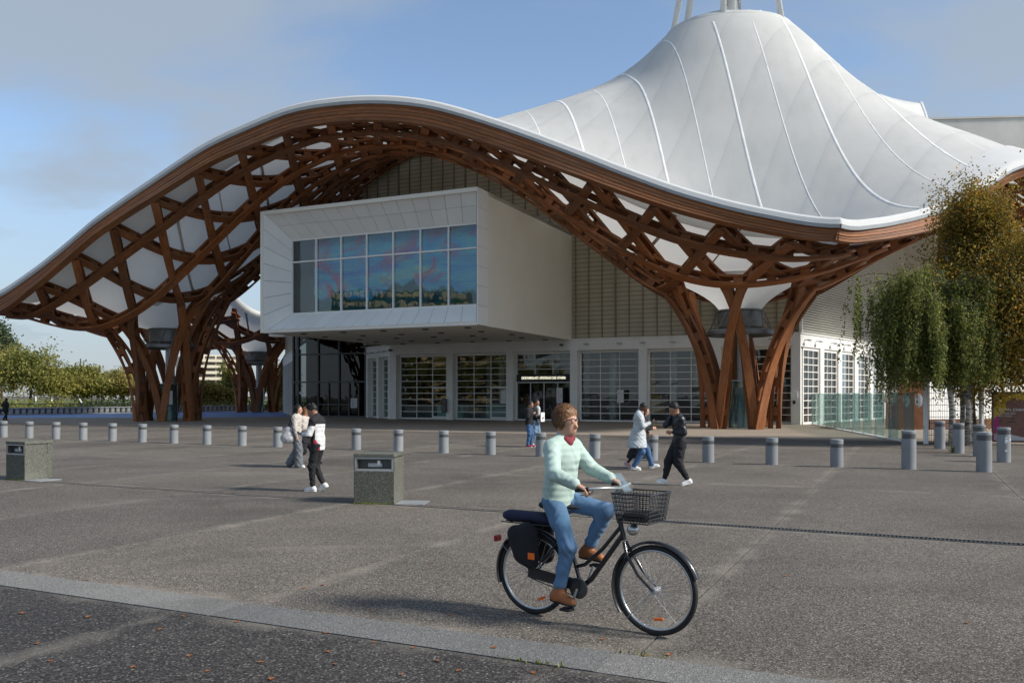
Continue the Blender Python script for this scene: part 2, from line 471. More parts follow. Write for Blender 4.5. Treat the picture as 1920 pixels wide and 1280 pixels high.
# ================================================================== ROOF GEOMETRY
LAT = 2.85                                   # lattice module
TD, D1, D4 = dirv(160.3), dirv(100.3), dirv(40.3)
C1 = np.array([11.9, 44.5])
C2 = C1 + 13 * LAT * TD
C3 = C2 + 10 * LAT * D1 + LAT * D4
C0 = C1 + 13 * LAT * D4
PILLARS = [C1, C2, C3]
HV = [None] * 6                              # corners of the hexagonal roof
HV[1] = C1 + 9.35 * dirv(280.3)
HV[2] = np.array([-31.6, 51.7])
HV[3] = HV[2] + 47.5 * D1
HV[0] = HV[1] + 47.5 * D4
HV[4] = HV[3] + 47.5 * D4
HV[5] = HV[0] + 47.5 * D1
HC = HV[1] + 47.5 * D1
MAST = np.array([16.1, 63.0]); MAST_R, MAST_Z, MAST_K = 4.75, 28.2, 0.82
def mast_r(xy):
    q = np.atleast_2d(xy) - MAST
    return np.sqrt(q[:, 0] ** 2 + (q[:, 1] / MAST_K) ** 2)

def edge_prof(i, u):
    if i == 1:      # front edge, V1 -> V2
        return np.interp(u, [0, .045, .09, .14, .183, .25, .32, .40, .473, .55, .65, .747, .83, .91, .96, 1],
                         [8.75, 9.15, 9.75, 10.65, 11.55, 13.1, 14.6, 16.0, 16.6, 16.55, 15.5, 13.5, 11.6, 9.35, 8.2, 7.55])
    if i == 0:      # right edge, V1 -> V0
        return np.interp(u, [0, .05, .11, .17, .23, .32, .41, .5, .6, .75, .9, 1], [8.75, 9.0, 9.6, 10.3, 11.1, 12.8, 14.6, 15.6, 15.3, 12.5, 9.5, 8.5])
    return np.interp(u, [0, .1, .2, .35, .5, .65, .8, .9, 1], [7.6, 7.9, 8.9, 11.5, 13.2, 12.8, 10.8, 9.0, 8.2])

EDGES = [(1, 0, 0), (1, 2, 1), (2, 3, 2), (3, 4, 3), (4, 5, 4), (5, 0, 5)]
ctrl = []
for a_, b_, k_ in EDGES:
    for u in np.linspace(0, 1, 19)[(1 if k_ in (1, 4, 5) else 0):(None if k_ in (1, 4) else -1)] if k_ not in (2, 3) else np.linspace(0, 1, 19)[1:]:
        p = HV[a_] * (1 - u) + HV[b_] * u
        ctrl.append((p[0], p[1], edge_prof(k_, u)))
seen = {}
ctrl = [seen.setdefault((round(c[0], 2), round(c[1], 2)), c) for c in ctrl if (round(c[0], 2), round(c[1], 2)) not in seen]
for ci, (c, out_deg) in enumerate(zip(PILLARS, (280.3, 220.3, 160.3, 340.3))):
    zr = [7.7, 7.3, 7.3, 7.7][ci]
    for k in range(8):
        d = dirv(45 * k + 10)
        p = c + 3.3 * d
        ctrl.append((p[0], p[1], zr + (0.3 + 1.15 * math.cos(R(45 * k + 10 - 15)) if ci == 1 else 0.0)))
    for k in range(8):
        d = dirv(out_deg + 180 + (k - 3.5) * 34)
        if abs((k - 3.5) * 34) < 115:
            p = c + 6.4 * d
            ctrl.append((p[0], p[1], zr + 2.2 + (2.3 * math.cos(R(out_deg + 180 + (k - 3.5) * 34 - 15)) if ci == 1 else 0.0)))
for k in range(10):
    p = MAST + MAST_R * dirv(36 * k) * [1, MAST_K]; ctrl.append((p[0], p[1], MAST_Z))
for px, py, Y in ((1200, 135, 61), (1110, 194, 59), (1010, 243, 57), (1800, 300, 64), (1920, 306, 60), (1600, 215, 63.5), (1690, 275, 65)):
    ctrl.append(tuple(at(px, py, Y)))
ctrl += [(HC[0], HC[1], 22.0), (HC[0] - 14, HC[1], 18.5), (HC[0] + 5, HC[1] + 18, 19.0), (-12, 58, 16.8), (-4, 50, 16.6), (42, 75, 17.5), (48, 82, 16.0), (38, 90, 15.5), (28, 80, 19.0)]
ctrl = np.array(ctrl)

def _phi(d2): return np.where(d2 > 1e-9, 0.5 * d2 * np.log(np.maximum(d2, 1e-9)), 0.0)
def _tps_fit(P):
    n = len(P); X = P[:, :2] / 20.0
    K = _phi(((X[:, None] - X[None]) ** 2).sum(-1)) + np.eye(n) * 2e-4
    A = np.zeros((n + 3, n + 3)); Q = np.c_[np.ones(n), X]
    A[:n, :n] = K; A[:n, n:] = Q; A[n:, :n] = Q.T
    return np.linalg.solve(A, np.r_[P[:, 2], 0, 0, 0])
_W = _tps_fit(ctrl); _CX = ctrl[:, :2] / 20.0
def roof_z(xy):
    xy = np.atleast_2d(np.asarray(xy, float)); X = xy / 20.0; out = np.empty(len(X))
    for s in range(0, len(X), 8000):
        x = X[s:s + 8000]
        out[s:s + 8000] = _phi(((x[:, None] - _CX[None]) ** 2).sum(-1)) @ _W[:-3] + _W[-3] + x @ _W[-2:]
    return out
def roof_n(xy, e=0.15):
    xy = np.atleast_2d(xy)
    gx = (roof_z(xy + [e, 0]) - roof_z(xy - [e, 0])) / (2 * e)
    gy = (roof_z(xy + [0, e]) - roof_z(xy - [0, e])) / (2 * e)
    n = np.c_[-gx, -gy, np.ones(len(xy))]
    return n / np.linalg.norm(n, axis=1)[:, None]

# an opening in the roof where the upper gallery leaves it
HOLE_C, HOLE_A, HOLE_B = np.array([-22.6, 76.8]), 4.7, 3.2
HOLE_D = dirv(92)
def in_hole(xy, grow=0.0):
    q = np.atleast_2d(xy) - HOLE_C
    u = q @ HOLE_D; v = q @ np.array([-HOLE_D[1], HOLE_D[0]])
    return (u / (HOLE_A + grow)) ** 2 + (v / (HOLE_B + grow)) ** 2 < 1
R_C = 3.3
def in_pillar(xy, r):
    xy = np.atleast_2d(xy); m = np.zeros(len(xy), bool)
    for c in PILLARS: m |= ((xy - c) ** 2).sum(-1) < r * r
    return m

# ------------------------------------------------------------------ the museum, one thing
museum = empty('museum_building', (0.0, 56.0, 0.0),
               'exhibition hall with swooping white tent roof on woven timber lattice', 'building')
roof = empty('roof', (0.0, 56.0, 0.0), parent=museum)

# membrane
NB = 92
V, F, base = [], [], 0
ring = [HV[0], HV[1], HV[2], HV[3], HV[4], HV[5]]
for s in range(6):
    A, B = ring[s], ring[(s + 1) % 6]
    idx = {}
    for i in range(NB + 1):
        for j in range(NB + 1 - i):
            idx[i, j] = len(V); V.append(HC + (A - HC) * i / NB + (B - HC) * j / NB)
    for i in range(NB):
        for j in range(NB - i):
            F.append((idx[i, j], idx[i + 1, j], idx[i, j + 1]))
            if i + j < NB - 1: F.append((idx[i + 1, j], idx[i + 1, j + 1], idx[i, j + 1]))
V = np.array(V); F = np.array(F)
key = np.round(V * 200).astype(np.int64)
_, first, inv = np.unique(key, axis=0, return_index=True, return_inverse=True)
V = V[first]; F = inv.ravel()[F]
cen = V[F].mean(1)
# keep hole borders smooth: pull the vertices near the hole's ellipse onto it
q = V - HOLE_C; hu = q @ HOLE_D; hv = q @ np.array([-HOLE_D[1], HOLE_D[0]])
er = np.sqrt((hu / HOLE_A) ** 2 + (hv / HOLE_B) ** 2)
near = np.abs(er - 1) < 0.085
V[near] = HOLE_C + (q[near] / er[near][:, None])
keep = ~in_pillar(cen, R_C - 0.2) & ~in_hole(cen) & (mast_r(cen) > MAST_R - 0.25)
F = F[keep]
used = np.unique(F); mp_ = -np.ones(len(V), int); mp_[used] = np.arange(len(used)); V = V[used]; F = mp_[F]
Vz = np.c_[V, roof_z(V)]
mem = raw_obj('membrane', Vz, F, M['membrane'], roof, smooth=True)

# rim of the opening
ph = np.linspace(0, 2 * math.pi, 73)[:-1]
hp = HOLE_C + np.outer(np.cos(ph) * HOLE_A, HOLE_D) + np.outer(np.sin(ph) * HOLE_B, [-HOLE_D[1], HOLE_D[0]])
mb = MB(); mb.tube(np.c_[hp, roof_z(hp) + 0.05], 0.34, 10, closed=True)
mb.build('opening_rim', M['cap'], roof, smooth=True)

# cone cap and collar
mb = MB(); cz = roof_z(MAST + MAST_R * dirv(0))[0]
prof = [(MAST_R + 0.05, -0.35), (MAST_R - 0.02, 0.05), (MAST_R - 0.25, 0.3), (MAST_R - 0.7, 0.42), (MAST_R - 2.4, 0.45), (0.05, 0.45)]
mb.lathe([(r, MAST_Z + z - 0.02) for r, z in prof], (0, 0, 0), 48, cap=False)
mb.v = [(MAST[0] + x, MAST[1] + y * MAST_K, z) for x, y, z in mb.v]
mb.build('cone_collar', M['membrane'], roof, smooth=True)

# seams running up the membrane
def strip_on_roof(P2, w, h):
    P2 = np.array(P2); z = roof_z(P2); N = roof_n(P2)
    P = np.c_[P2, z]; T = np.gradient(P, axis=0); T /= np.linalg.norm(T, axis=1)[:, None]
    B = np.cross(N, T); B /= np.linalg.norm(B, axis=1)[:, None]
    Vs = []
    for off, up in ((-w / 2, 0.004), (-w / 2 * 0.8, h), (w / 2 * 0.8, h), (w / 2, 0.004)):
        Vs.append(P + B * off + N * up)
    Vs = np.stack(Vs, 1).reshape(-1, 3); Fs = []
    for i in range(len(P) - 1):
        for k in range(3): Fs.append((i*4+k, i*4+k+1, i*4+4+k+1, i*4+4+k))
    return Vs, Fs

def in_hex(xy, inset=0.0):
    xy = np.atleast_2d(xy); m = np.ones(len(xy), bool)
    for s in range(6):
        A, B = ring[s], ring[(s + 1) % 6]
        d = (B - A) / np.linalg.norm(B - A); n = np.array([-d[1], d[0]])
        if np.dot(HC - A, n) < 0: n = -n
        m &= ((xy - A) @ n) > inset
    return m

def runs(mask, minlen=3):
    out, s = [], None
    for i, b in enumerate(mask):
        if b and s is None: s = i
        if (not b or i == len(mask) - 1) and s is not None:
            e = i if not b else i + 1
            if e - s >= minlen: out.append((s, e))
            s = None
    return out

NL = {0: np.array([-TD[1], TD[0]]), 1: np.array([-D1[1], D1[0]]), 2: np.array([-D4[1], D4[0]])}
FAM = [TD, D1, D4]
SP = LAT * math.sqrt(3) / 2
M['seam'] = pbr('seam_strip', (0.74, 0.745, 0.73), 0.6, 0.14, 1.2)
for k in range(-15, 13):
    o0 = C1 + NL[1] * (k * SP + 0.35)
    s = np.arange(-70, 90, 0.5)
    P2 = o0 + np.outer(s, D1)
    ok = in_hex(P2, 1.25) & ~in_pillar(P2, 3.2) & ~in_hole(P2, .2) & (mast_r(P2) > MAST_R + 0.1)
    # only the half of the roof that faces the square
    ok &= P2[:, 1] < 84
    for a_, b_ in runs(ok, 6):
        Vs, Fs = strip_on_roof(P2[a_:b_], 0.17 if k % 2 == 0 else 0.08, 0.016 if k % 2 == 0 else 0.010)
        raw_obj('membrane_seam', Vs, Fs, M['seam'], roof, smooth=True)

# ------------------------------------------------------------------ woven timber lattice
def sweep(P, N, w, t, offs, U0=0.0):
    """rectangular section along P for every offset along -N; returns V, F, UV per loop"""
    T = np.gradient(P, axis=0); T /= np.linalg.norm(T, axis=1)[:, None]
    B = np.cross(N, T); B /= np.linalg.norm(B, axis=1)[:, None]
    Nn = np.cross(T, B)
    u = np.r_[0, np.cumsum(np.linalg.norm(np.diff(P, axis=0), axis=1))] + U0
    Vs, Fs, UV = [], [], []; n = len(P)
    for oi, o in enumerate(offs):
        c = P - Nn * o; b0 = len(Vs) * n * 4
        ringv = np.stack([c - B*w/2 - Nn*t/2, c + B*w/2 - Nn*t/2, c + B*w/2 + Nn*t/2, c - B*w/2 + Nn*t/2], 1).reshape(-1, 3)
        Vs.append(ringv)
        vv = np.array([0, w, w + t, 2 * w + t, 2 * w + 2 * t]) + oi * 3.1
        for i in range(n - 1):
            for k in range(4):
                k2 = (k + 1) % 4
                Fs.append((b0+i*4+k, b0+i*4+k2, b0+i*4+4+k2, b0+i*4+4+k))
                UV += [(u[i], vv[k]), (u[i], vv[k+1]), (u[i+1], vv[k+1]), (u[i+1], vv[k])]
        for e in (0, n - 1):
            q_ = [b0+e*4+k for k in range(4)]
            Fs.append(tuple(q_[::-1] if e == 0 else q_)); UV += [(0, 0), (.2, 0), (.2, .1), (0, .1)]
    return np.concatenate(Vs), Fs, UV, (T, B, Nn)

BW, BT = 0.43, 0.13
def leg_path(c, phi_n, sgn, z0, r0, foot=(1.12)):
    """from the lattice down the funnel to the ground, crossing its neighbour twice"""
    k = np.linspace(0, 1, 26)[1:]
    z = z0 * (1 - k)
    r = foot + (r0 - foot) * np.maximum(z / z0, 0) ** 2.5
    dev = 8.7 - 38.0 * k ** 0.92
    phi = phi_n + sgn * (60 + dev)
    P = np.c_[c[0] + r * np.cos(np.radians(phi)), c[1] + r * np.sin(np.radians(phi)), z]
    drdz = np.gradient(r, z)
    N = np.c_[-np.cos(np.radians(phi)), -np.sin(np.radians(phi)), np.clip(drdz, 0, 3)]
    return P, N / np.linalg.norm(N, axis=1)[:, None]

nbeam = 0
for f in range(3):
    d, nrm = FAM[f], NL[f]
    phi_pos = math.degrees(math.atan2(nrm[1], nrm[0]))
    lay = [0.32 + 0.135 * (2 - f), 0.32 + 0.135 * (2 - f) + 0.405]
    for k in range(-36, 36):
        o0 = C1 + nrm * ((k + 0.5) * SP)
        s = np.arange(-100, 100, 0.475)
        P2 = o0 + np.outer(s, d)
        ok = in_hex(P2, 0.30)
        if ok.sum() < 4: continue
        ok &= ~in_pillar(P2, R_C) & ~in_hole(P2, 0.35) & (mast_r(P2) > MAST_R + .4)
        ok &= P2[:, 1] < 106
        for a_, b_ in runs(ok, 3):
            Q = P2[a_:b_]
            P = np.c_[Q, roof_z(Q)]; N = roof_n(Q)
            # carry on down a pillar at either end
            for end in (0, 1):
                e = Q[0] if end == 0 else Q[-1]
                for c in PILLARS:
                    if np.linalg.norm(e - c) < R_C + 0.5:
                        bo = np.dot(e - c, nrm)
                        pn = phi_pos if bo > 0 else phi_pos + 180
                        a_e = math.degrees(math.atan2(*(e - c)[::-1]))
                        sg = 1 if ((a_e - pn + 540) % 360 - 180) > 0 else -1
                        ze = (P[0] if end == 0 else P[-1])[2]
                        LP, LN = leg_path(c, pn, sg, ze, np.linalg.norm(e - c))
                        if end == 0: P = np.r_[LP[::-1], P]; N = np.r_[LN[::-1], N]
                        else: P = np.r_[P, LP]; N = np.r_[N, LN]
            for _ in range(2):
                N[1:-1] = (N[:-2] + 2 * N[1:-1] + N[2:]) / 4
            N /= np.linalg.norm(N, axis=1)[:, None]
            Vb, Fb, UVb, (T, B, Nn) = sweep(P, N, BW, BT, lay, U0=nbeam * 7.3)
            # spacer blocks between the two layers
            mb = MB(); gap = (lay[0] + BT / 2, lay[1] - BT / 2)
            L = np.r_[0, np.cumsum(np.linalg.norm(np.diff(P, axis=0), axis=1))]
            for q_ in np.arange(0.6, L[-1] - 0.2, LAT / 2):
                i = int(np.searchsorted(L, q_)); i = min(i, len(P) - 1)
                mb.box(P[i] - Nn[i] * (gap[0] + gap[1]) / 2, (0.44, BW - 0.07, gap[1] - gap[0]), np.array([T[i], B[i], Nn[i]]))
            nb = len(Vb)
            Fb = Fb + [tuple(x + nb for x in ff) for ff in mb.f]
            Vb = np.r_[Vb, np.array(mb.v)] if mb.v else Vb
            UVb = UVb + [(nbeam + .3, .2), (nbeam + .8, .2), (nbeam + .8, .5), (nbeam + .3, .5)] * len(mb.f)
            raw_obj('lattice_beam', Vb, Fb, M['wood'], roof, uv=UVb)
            nbeam += 1

# ------------------------------------------------------------------ eave: ring beam of stacked laminations, gutter, white cap
def edge_pts(A, B, n=96, inset=0.0):
    u = np.linspace(0, 1, n + 1); d = (B - A) / np.linalg.norm(B - A); nn = np.array([-d[1], d[0]])
    if np.dot(HC - A, nn) < 0: nn = -nn
    c30 = inset * math.tan(R(30))
    A2, B2 = A + nn * inset + d * c30, B + nn * inset - d * c30
    P = A2 + np.outer(u, B2 - A2)
    return P, nn, d
for a_, b_, k_ in EDGES:
    A, B = HV[a_], HV[b_]
    N_ = 120 if k_ in (0, 1, 2) else 48
    eave = empty('eave', (0.0, 56.0, 0.0), parent=roof) if False else roof
    # boards are stacked along the normal of the roof, so the rim leans with it
    E0 = edge_pts(A, B, N_, 0.0); Pe = np.c_[E0[0], roof_z(E0[0])]; nn, d = E0[1], E0[2]; out3 = np.r_[nn, 0]
    Ne = roof_n(edge_pts(A, B, N_, 0.9)[0], 0.5)
    Te = np.gradient(Pe, axis=0); Te /= np.linalg.norm(Te, axis=1)[:, None]
    for _ in range(6): Ne[1:-1] = (Ne[:-2] + Ne[1:-1] + Ne[2:]) / 3
    Ne = Ne - Te * (Ne * Te).sum(1)[:, None]; Ne /= np.linalg.norm(Ne, axis=1)[:, None]
    Ie = np.cross(Ne, Te); Ie *= np.sign((Ie @ out3))[:, None]      # inward, in the surface
    ue = np.clip(np.linspace(0, 1, N_ + 1) / .32, 0, 1); thin = (0.66 + .34 * ue * ue * (3 - 2 * ue))[:, None] if k_ in (0, 1) else 1.0   # the rim slims towards the low corner
    def stack(i0, i1, k0, k1):
        k0, k1 = k0 * thin, k1 * thin
        return np.stack([Pe + Ie * i1 - Ne * k1, Pe + Ie * i0 - Ne * k1, Pe + Ie * i0 - Ne * k0, Pe + Ie * i1 - Ne * k0], 1).reshape(-1, 3)
    for li in range(5):
        # each lamination a board of its own, a little in or out of its neighbours
        ins = 0.05 + 0.03 * li + (0.008 if li % 2 else 0.0)
        Vr = stack(ins, ins + .34, 0.06 + li * 0.168, 0.06 + li * 0.168 + 0.163)
        Fr, UVr = [], []
        u = np.linspace(0, 47, N_ + 1); vv = [0, .34, .53, .87, 1.06]
        for i in range(N_):
            for k in range(4):
                k2 = (k + 1) % 4
                Fr.append((i*4+k, i*4+k2, i*4+4+k2, i*4+4+k))
                UVr += [(u[i] + li * 13.1, vv[k]), (u[i] + li * 13.1, vv[k+1]), (u[i+1] + li * 13.1, vv[k+1]), (u[i+1] + li * 13.1, vv[k])]
        raw_obj('fascia_board', Vr, Fr, M['wood_fascia'], roof, uv=UVr)
    # dark backing so that the joints read as gaps
    Vr = stack(0.24, 0.30, 0.04, 0.88)
    Fr = [(i*4+k, i*4+(k+1) % 4, i*4+4+(k+1) % 4, i*4+4+k) for i in range(N_) for k in range(4)]
    raw_obj('fascia_core', Vr, Fr, M['joint'], roof)
    # gutter strip and white cap that follow the slope of the roof
    P0, nn, d = edge_pts(A, B, N_, 0.0); P1, _, _ = edge_pts(A, B, N_, 1.9); Pm, _, _ = edge_pts(A, B, N_, 0.25)
    z0, z1, zm = roof_z(P0), roof_z(P1), roof_z(Pm); out3 = np.r_[nn, 0]
    def band(prof, name, mat):
        rows = [np.c_[p, zz_ + dz] - out3 * o for p, zz_, dz, o in prof]
        Vr = np.stack(rows, 1).reshape(-1, 3); m_ = len(rows)
        Fr = [(i*m_+k, i*m_+k+1, (i+1)*m_+k+1, (i+1)*m_+k) for i in range(N_) for k in range(m_ - 1)]
        return raw_obj(name, Vr, Fr, mat, roof, smooth=True, auto=35)
    band([(P0, z0, -0.13, -.10), (P0, z0, -0.13, 0.05), (P0, z0, 0.02, 0.09), (P0, z0, 0.04, -.10)], 'eave_gutter', M['gutter'])
    band([(P0, z0, 0.03, 0.075), (P0, z0, 0.22, 0.05), (P0, z0, 0.32, -0.05), (Pm, zm, 0.33, 0.0), (P1, z1, 0.2, 0.0), (P1, z1, -0.03, -0.02)], 'eave_cap', M['cap'])

# ------------------------------------------------------------------ funnels: cloth, drum, downpipe, glass sleeve
M['glass_sleeve'] = glass_mat('sleeve_glass', (0.66, 0.78, 0.77), 1.5, 0.0, 0.8, 0.05)
for ci, c in enumerate(PILLARS):
    n = 36; rows = []
    ang = np.linspace(0, 2 * math.pi, n, endpoint=False)
    rim = c + 3.45 * np.c_[np.cos(ang), np.sin(ang)]
    zr = roof_z(rim)
    for k in np.linspace(0, 1, 9):
        r = 1.02 + (3.45 - 1.02) * (1 - k) ** 1.5
        z = zr * (1 - k) ** 0.9 + 6.0 * (1 - (1 - k) ** 0.9) - 0.04
        wr = 1 + 0.02 * np.cos(ang * 12) * k
        rows.append(np.c_[c[0] + r * wr * np.cos(ang), c[1] + r * wr * np.sin(ang), z])
    Vr = np.concatenate(rows); Fr = [(i*n+k, i*n+(k+1) % n, (i+1)*n+(k+1) % n, (i+1)*n+k) for i in range(8) for k in range(n)]
    raw_obj('funnel_cloth', Vr, Fr, M['membrane'], roof, smooth=True)
    mb = MB(); mb.lathe([(1.06, 5.15), (1.16, 5.25), (1.18, 6.0), (1.24, 6.05), (1.24, 6.12), (1.1, 6.12)], (c[0], c[1], 0), 28)
    dr = mb.build('drain_drum', M['drum'], roof, auto=40)
    mb = MB(); mb.lathe([(1.62, 4.78), (1.72, 4.84), (1.72, 5.02), (1.62, 5.08), (1.5, 5.02), (1.5, 4.84), (1.62, 4.78)], (c[0], c[1], 0), 32, cap=False)
    for k in range(12):
        a = k * math.pi / 6
        mb.tube([(c[0] + 1.62 * math.cos(a), c[1] + 1.62 * math.sin(a), 5.05), (c[0] + 1.22 * math.cos(a + .26), c[1] + 1.22 * math.sin(a + .26), 6.0)], 0.03, 5)
    mb.build('brace_ring', M['drum'], dr, auto=40)
    mb = MB(); mb.tube([(c[0] + 0.15, c[1], 0), (c[0] + 0.15, c[1], 5.2)], 0.3, 18)
    mb.build('downpipe', M['steel'], dr, auto=40)
    mb = MB(); mb.lathe([(0.62, 0.02), (0.62, 2.45), (0.6, 2.45), (0.6, 0.02)], (c[0], c[1], 0), 28, cap=False)
    mb.build('glass_sleeve', M['glass_sleeve'], dr, smooth=True)
    mb = MB(); mb.lathe([(0.66, 2.43), (0.66, 2.5), (0.58, 2.5)], (c[0], c[1], 0), 28, cap=False)
    mb.build('sleeve_ring', M['steel'], dr)

# notice on the left pillar's sleeve
mb = MB(); q = C2 + 0.66 * dirv(-70); mb.box((q[0], q[1], 1.55), (0.62, 0.02, 0.9), frame2(dirv(20)))
mb.build('notice', M['white'], roof)

# ------------------------------------------------------------------ mast on the cone
mb_list = []
mz = MAST_Z + 0.1
for k in range(6):
    a0, a1 = R(60 * k + 12), R(60 * k + 12)
    for (ra, rb, da, rr) in ((4.4, 0.9, 0.0, 0.21), (4.4, 1.0, 60.0 if k % 2 else -60.0, 0.17)):
        pa = (MAST[0] + ra * math.cos(a0), MAST[1] + ra * MAST_K * math.sin(a0), mz)
        pb = (MAST[0] + rb * math.cos(a0 + R(da)), MAST[1] + rb * math.sin(a0 + R(da)), 47.0)
        m_ = MB(); m_.tube([pa, pb], rr, 12); m_.build('mast_tube', M['steel_white'], roof, smooth=True)
m_ = MB(); m_.tube([(MAST[0], MAST[1], 30), (MAST[0], MAST[1], 77)], [0.45, 0.12], 14); m_.build('mast_spire', M['steel_white'], roof, smooth=True)
m_ = MB()
for k in range(3):
    a = R(120 * k); m_.tube([(MAST[0] + .7 * math.cos(a), MAST[1] + .7 * math.sin(a), 30.2), (MAST[0] + .7 * math.cos(a + 2), MAST[1] + .7 * math.sin(a + 2), 46)], 0.13, 8)
m_.build('mast_core', M['steel'], roof, smooth=True)

# ------------------------------------------------------------------ hood of membrane over the gallery end on the right
nu, nv = 22, 14
top_px = [(1513, 58, 60.2), (1540, 100, 61.5), (1600, 152, 64.5), (1660, 181, 68), (1700, 190, 70.5), (1727, 194, 72)]
bot_px = [(1520, 190, 57.8), (1560, 222, 58.8), (1615, 250, 60.5), (1670, 272, 63.0), (1715, 284, 66), (1746, 290, 68.5)]
tp = np.array([at(*q) for q in top_px]); bp = np.array([at(*q) for q in bot_px])
ti = np.linspace(0, 1, len(tp))
uu = np.linspace(0, 1, nu)
TP = np.c_[[np.interp(uu, ti, tp[:, k]) for k in range(3)]].T
BP = np.c_[[np.interp(uu, ti, bp[:, k]) for k in range(3)]].T
for _ in range(3):
    TP[1:-1] = (TP[:-2] + 2 * TP[1:-1] + TP[2:]) / 4; BP[1:-1] = (BP[:-2] + 2 * BP[1:-1] + BP[2:]) / 4
Vh, Fh = [], []
rz = roof_z(BP[:, :2]); BP[:, 2] = np.maximum(BP[:, 2], rz + 0.03) * 0 + np.where(np.arange(nu) < nu - 5, rz + 0.02, BP[:, 2])
for j in range(nv + 4):
    w = j / (nv - 1)
    if w <= 1:
        row = BP * (1 - w) + TP * w
        row = row + np.array([0.25, -0.5, -0.15]) * (math.sin(math.pi * w) * 1.4) * np.sin(np.pi * (0.15 + 0.75 * uu))[:, None]
        if 0 < w < 1: row[:, 2] = np.maximum(row[:, 2], roof_z(row[:, :2]) + 0.03)
    else:
        k = j - nv + 1; row = TP + np.array([0.3, 1.6, -0.12 * k]) * k
    Vh.append(row)
for row in Vh:
    cap_ = roof_z(row[:, :2]) + np.where(uu < .22, -0.08, 0.03)
    f_ = np.clip((uu - 0.24) / 0.34, 0, 1); f_ = f_ * f_ * (3 - 2 * f_)
    row[:, 2] = np.where(row[:, 2] > cap_, cap_ * (1 - f_) + row[:, 2] * f_, row[:, 2])
nr = len(Vh); Vh = np.concatenate(Vh)
Fh = [(j*nu+i, j*nu+i+1, (j+1)*nu+i+1, (j+1)*nu+i) for j in range(nr - 1) for i in range(nu - 1)]
raw_obj('membrane_hood', Vh, Fh, M['membrane'], roof, smooth=True)
mb = MB(); mb.tube([Vh[j * nu + nu - 1] for j in range(nr)], 0.16, 8); mb.build('hood_rim', M['cap'], roof, smooth=True)

# concrete gallery tube that comes out beyond it
gA = at(1720, 222, 75.8)[:2]; gdir = dirv(-5); gx = frame2(gdir)
mb = MB(); cen_ = gA + gdir * 20 + np.array([-gdir[1], gdir[0]]) * 6.5
mb.box((cen_[0], cen_[1], 22.6), (40, 13, 7.0), gx)
mb.box((cen_[0], cen_[1], 26.2), (40.2, 13.2, 0.16), gx)
mb.build('upper_gallery', M['concrete'], museum)
# ================================================================== BUILDING UNDER THE ROOF
GD, HD = dirv(155.3), dirv(65.3)             # along the front (to the left), into the depth
BOX_O = np.array([-1.76, 43.4]); BOX_W, BOX_D, BOX_Z0, BOX_Z1 = 13.86, 13.4, 5.3, 12.3
def bpt(s, q, z): p = BOX_O + GD * s + HD * q; return V3(p[0], p[1], z)

def quad_panel(mb, c4, thick, gap=0.012, m=0):
    """thin plate from 4 corners (counter-clockwise seen from outside), inset by gap, pushed back by thick"""
    c = np.array(c4, float); mid = c.mean(0)
    q = []
    for i in range(4):
        a, b = c[(i - 1) % 4] - c[i], c[(i + 1) % 4] - c[i]
        q.append(c[i] + gap * (a / np.linalg.norm(a) + b / np.linalg.norm(b)))
    q = np.array(q); n = np.cross(q[1] - q[0], q[3] - q[0]); n /= np.linalg.norm(n)
    V = np.r_[q, q - n * thick]
    mb.add(V, [(0, 1, 2, 3), (7, 6, 5, 4), (0, 4, 5, 1), (1, 5, 6, 2), (2, 6, 7, 3), (3, 7, 4, 0)], m)

gallery = empty('gallery_box', BOX_O.tolist() + [BOX_Z0], parent=museum)
RD, RS = 1.6, 0.8                            # recess of the picture window, width of its side splay
WZ0, WZ1 = 6.5, 10.8
# side, soffit, top, core behind the panels
mb = MB()
quad_panel(mb, [bpt(-0.0, 1.25, BOX_Z0), bpt(-0.0, BOX_D + .6, BOX_Z0), bpt(-0.0, BOX_D + .6, BOX_Z1), bpt(-0.0, 1.25, BOX_Z1)], 0.2, 0)
mb.build('side_wall', M['render'], gallery)
mb = MB()
quad_panel(mb, [bpt(BOX_W, 0, BOX_Z0), bpt(BOX_W, 0, BOX_Z1), bpt(BOX_W, BOX_D + .6, BOX_Z1), bpt(BOX_W, BOX_D + .6, BOX_Z0)][::-1], 0.2, 0)
mb.build('side_wall', M['render'], gallery)
mb = MB()
quad_panel(mb, [bpt(0.05, 0.03, BOX_Z0 + .02), bpt(BOX_W - .05, 0.03, BOX_Z0 + .02), bpt(BOX_W - .05, BOX_D + 2, BOX_Z0 + .02), bpt(0.05, BOX_D + 2, BOX_Z0 + .02)], 0.15, 0)
sof = mb.build('soffit', M['soffit'], gallery)
mb = MB()
quad_panel(mb, [bpt(0.0, 0.02, BOX_Z1), bpt(0.0, BOX_D + .5, BOX_Z1), bpt(BOX_W, BOX_D + .5, BOX_Z1), bpt(BOX_W, 0.02, BOX_Z1)], 0.2, 0)
mb.build('top_slab', M['render'], gallery)
# recessed ceiling lamps of the soffit
for q in (1.6, 4.4, 7.2, 10.0, 12.4):
    for s in (1.4, 4.0, 6.7, 9.4, 12.2):
        c = bpt(s + (0.6 if q in (4.4, 10.0) else 0), q, BOX_Z0)
        m_ = MB(); m_.lathe([(0.05, -0.035), (0.15, -0.035), (0.19, -0.01), (0.19, 0.02)], c, 14); m_.build('downlight', M['steel_dark'], sof)
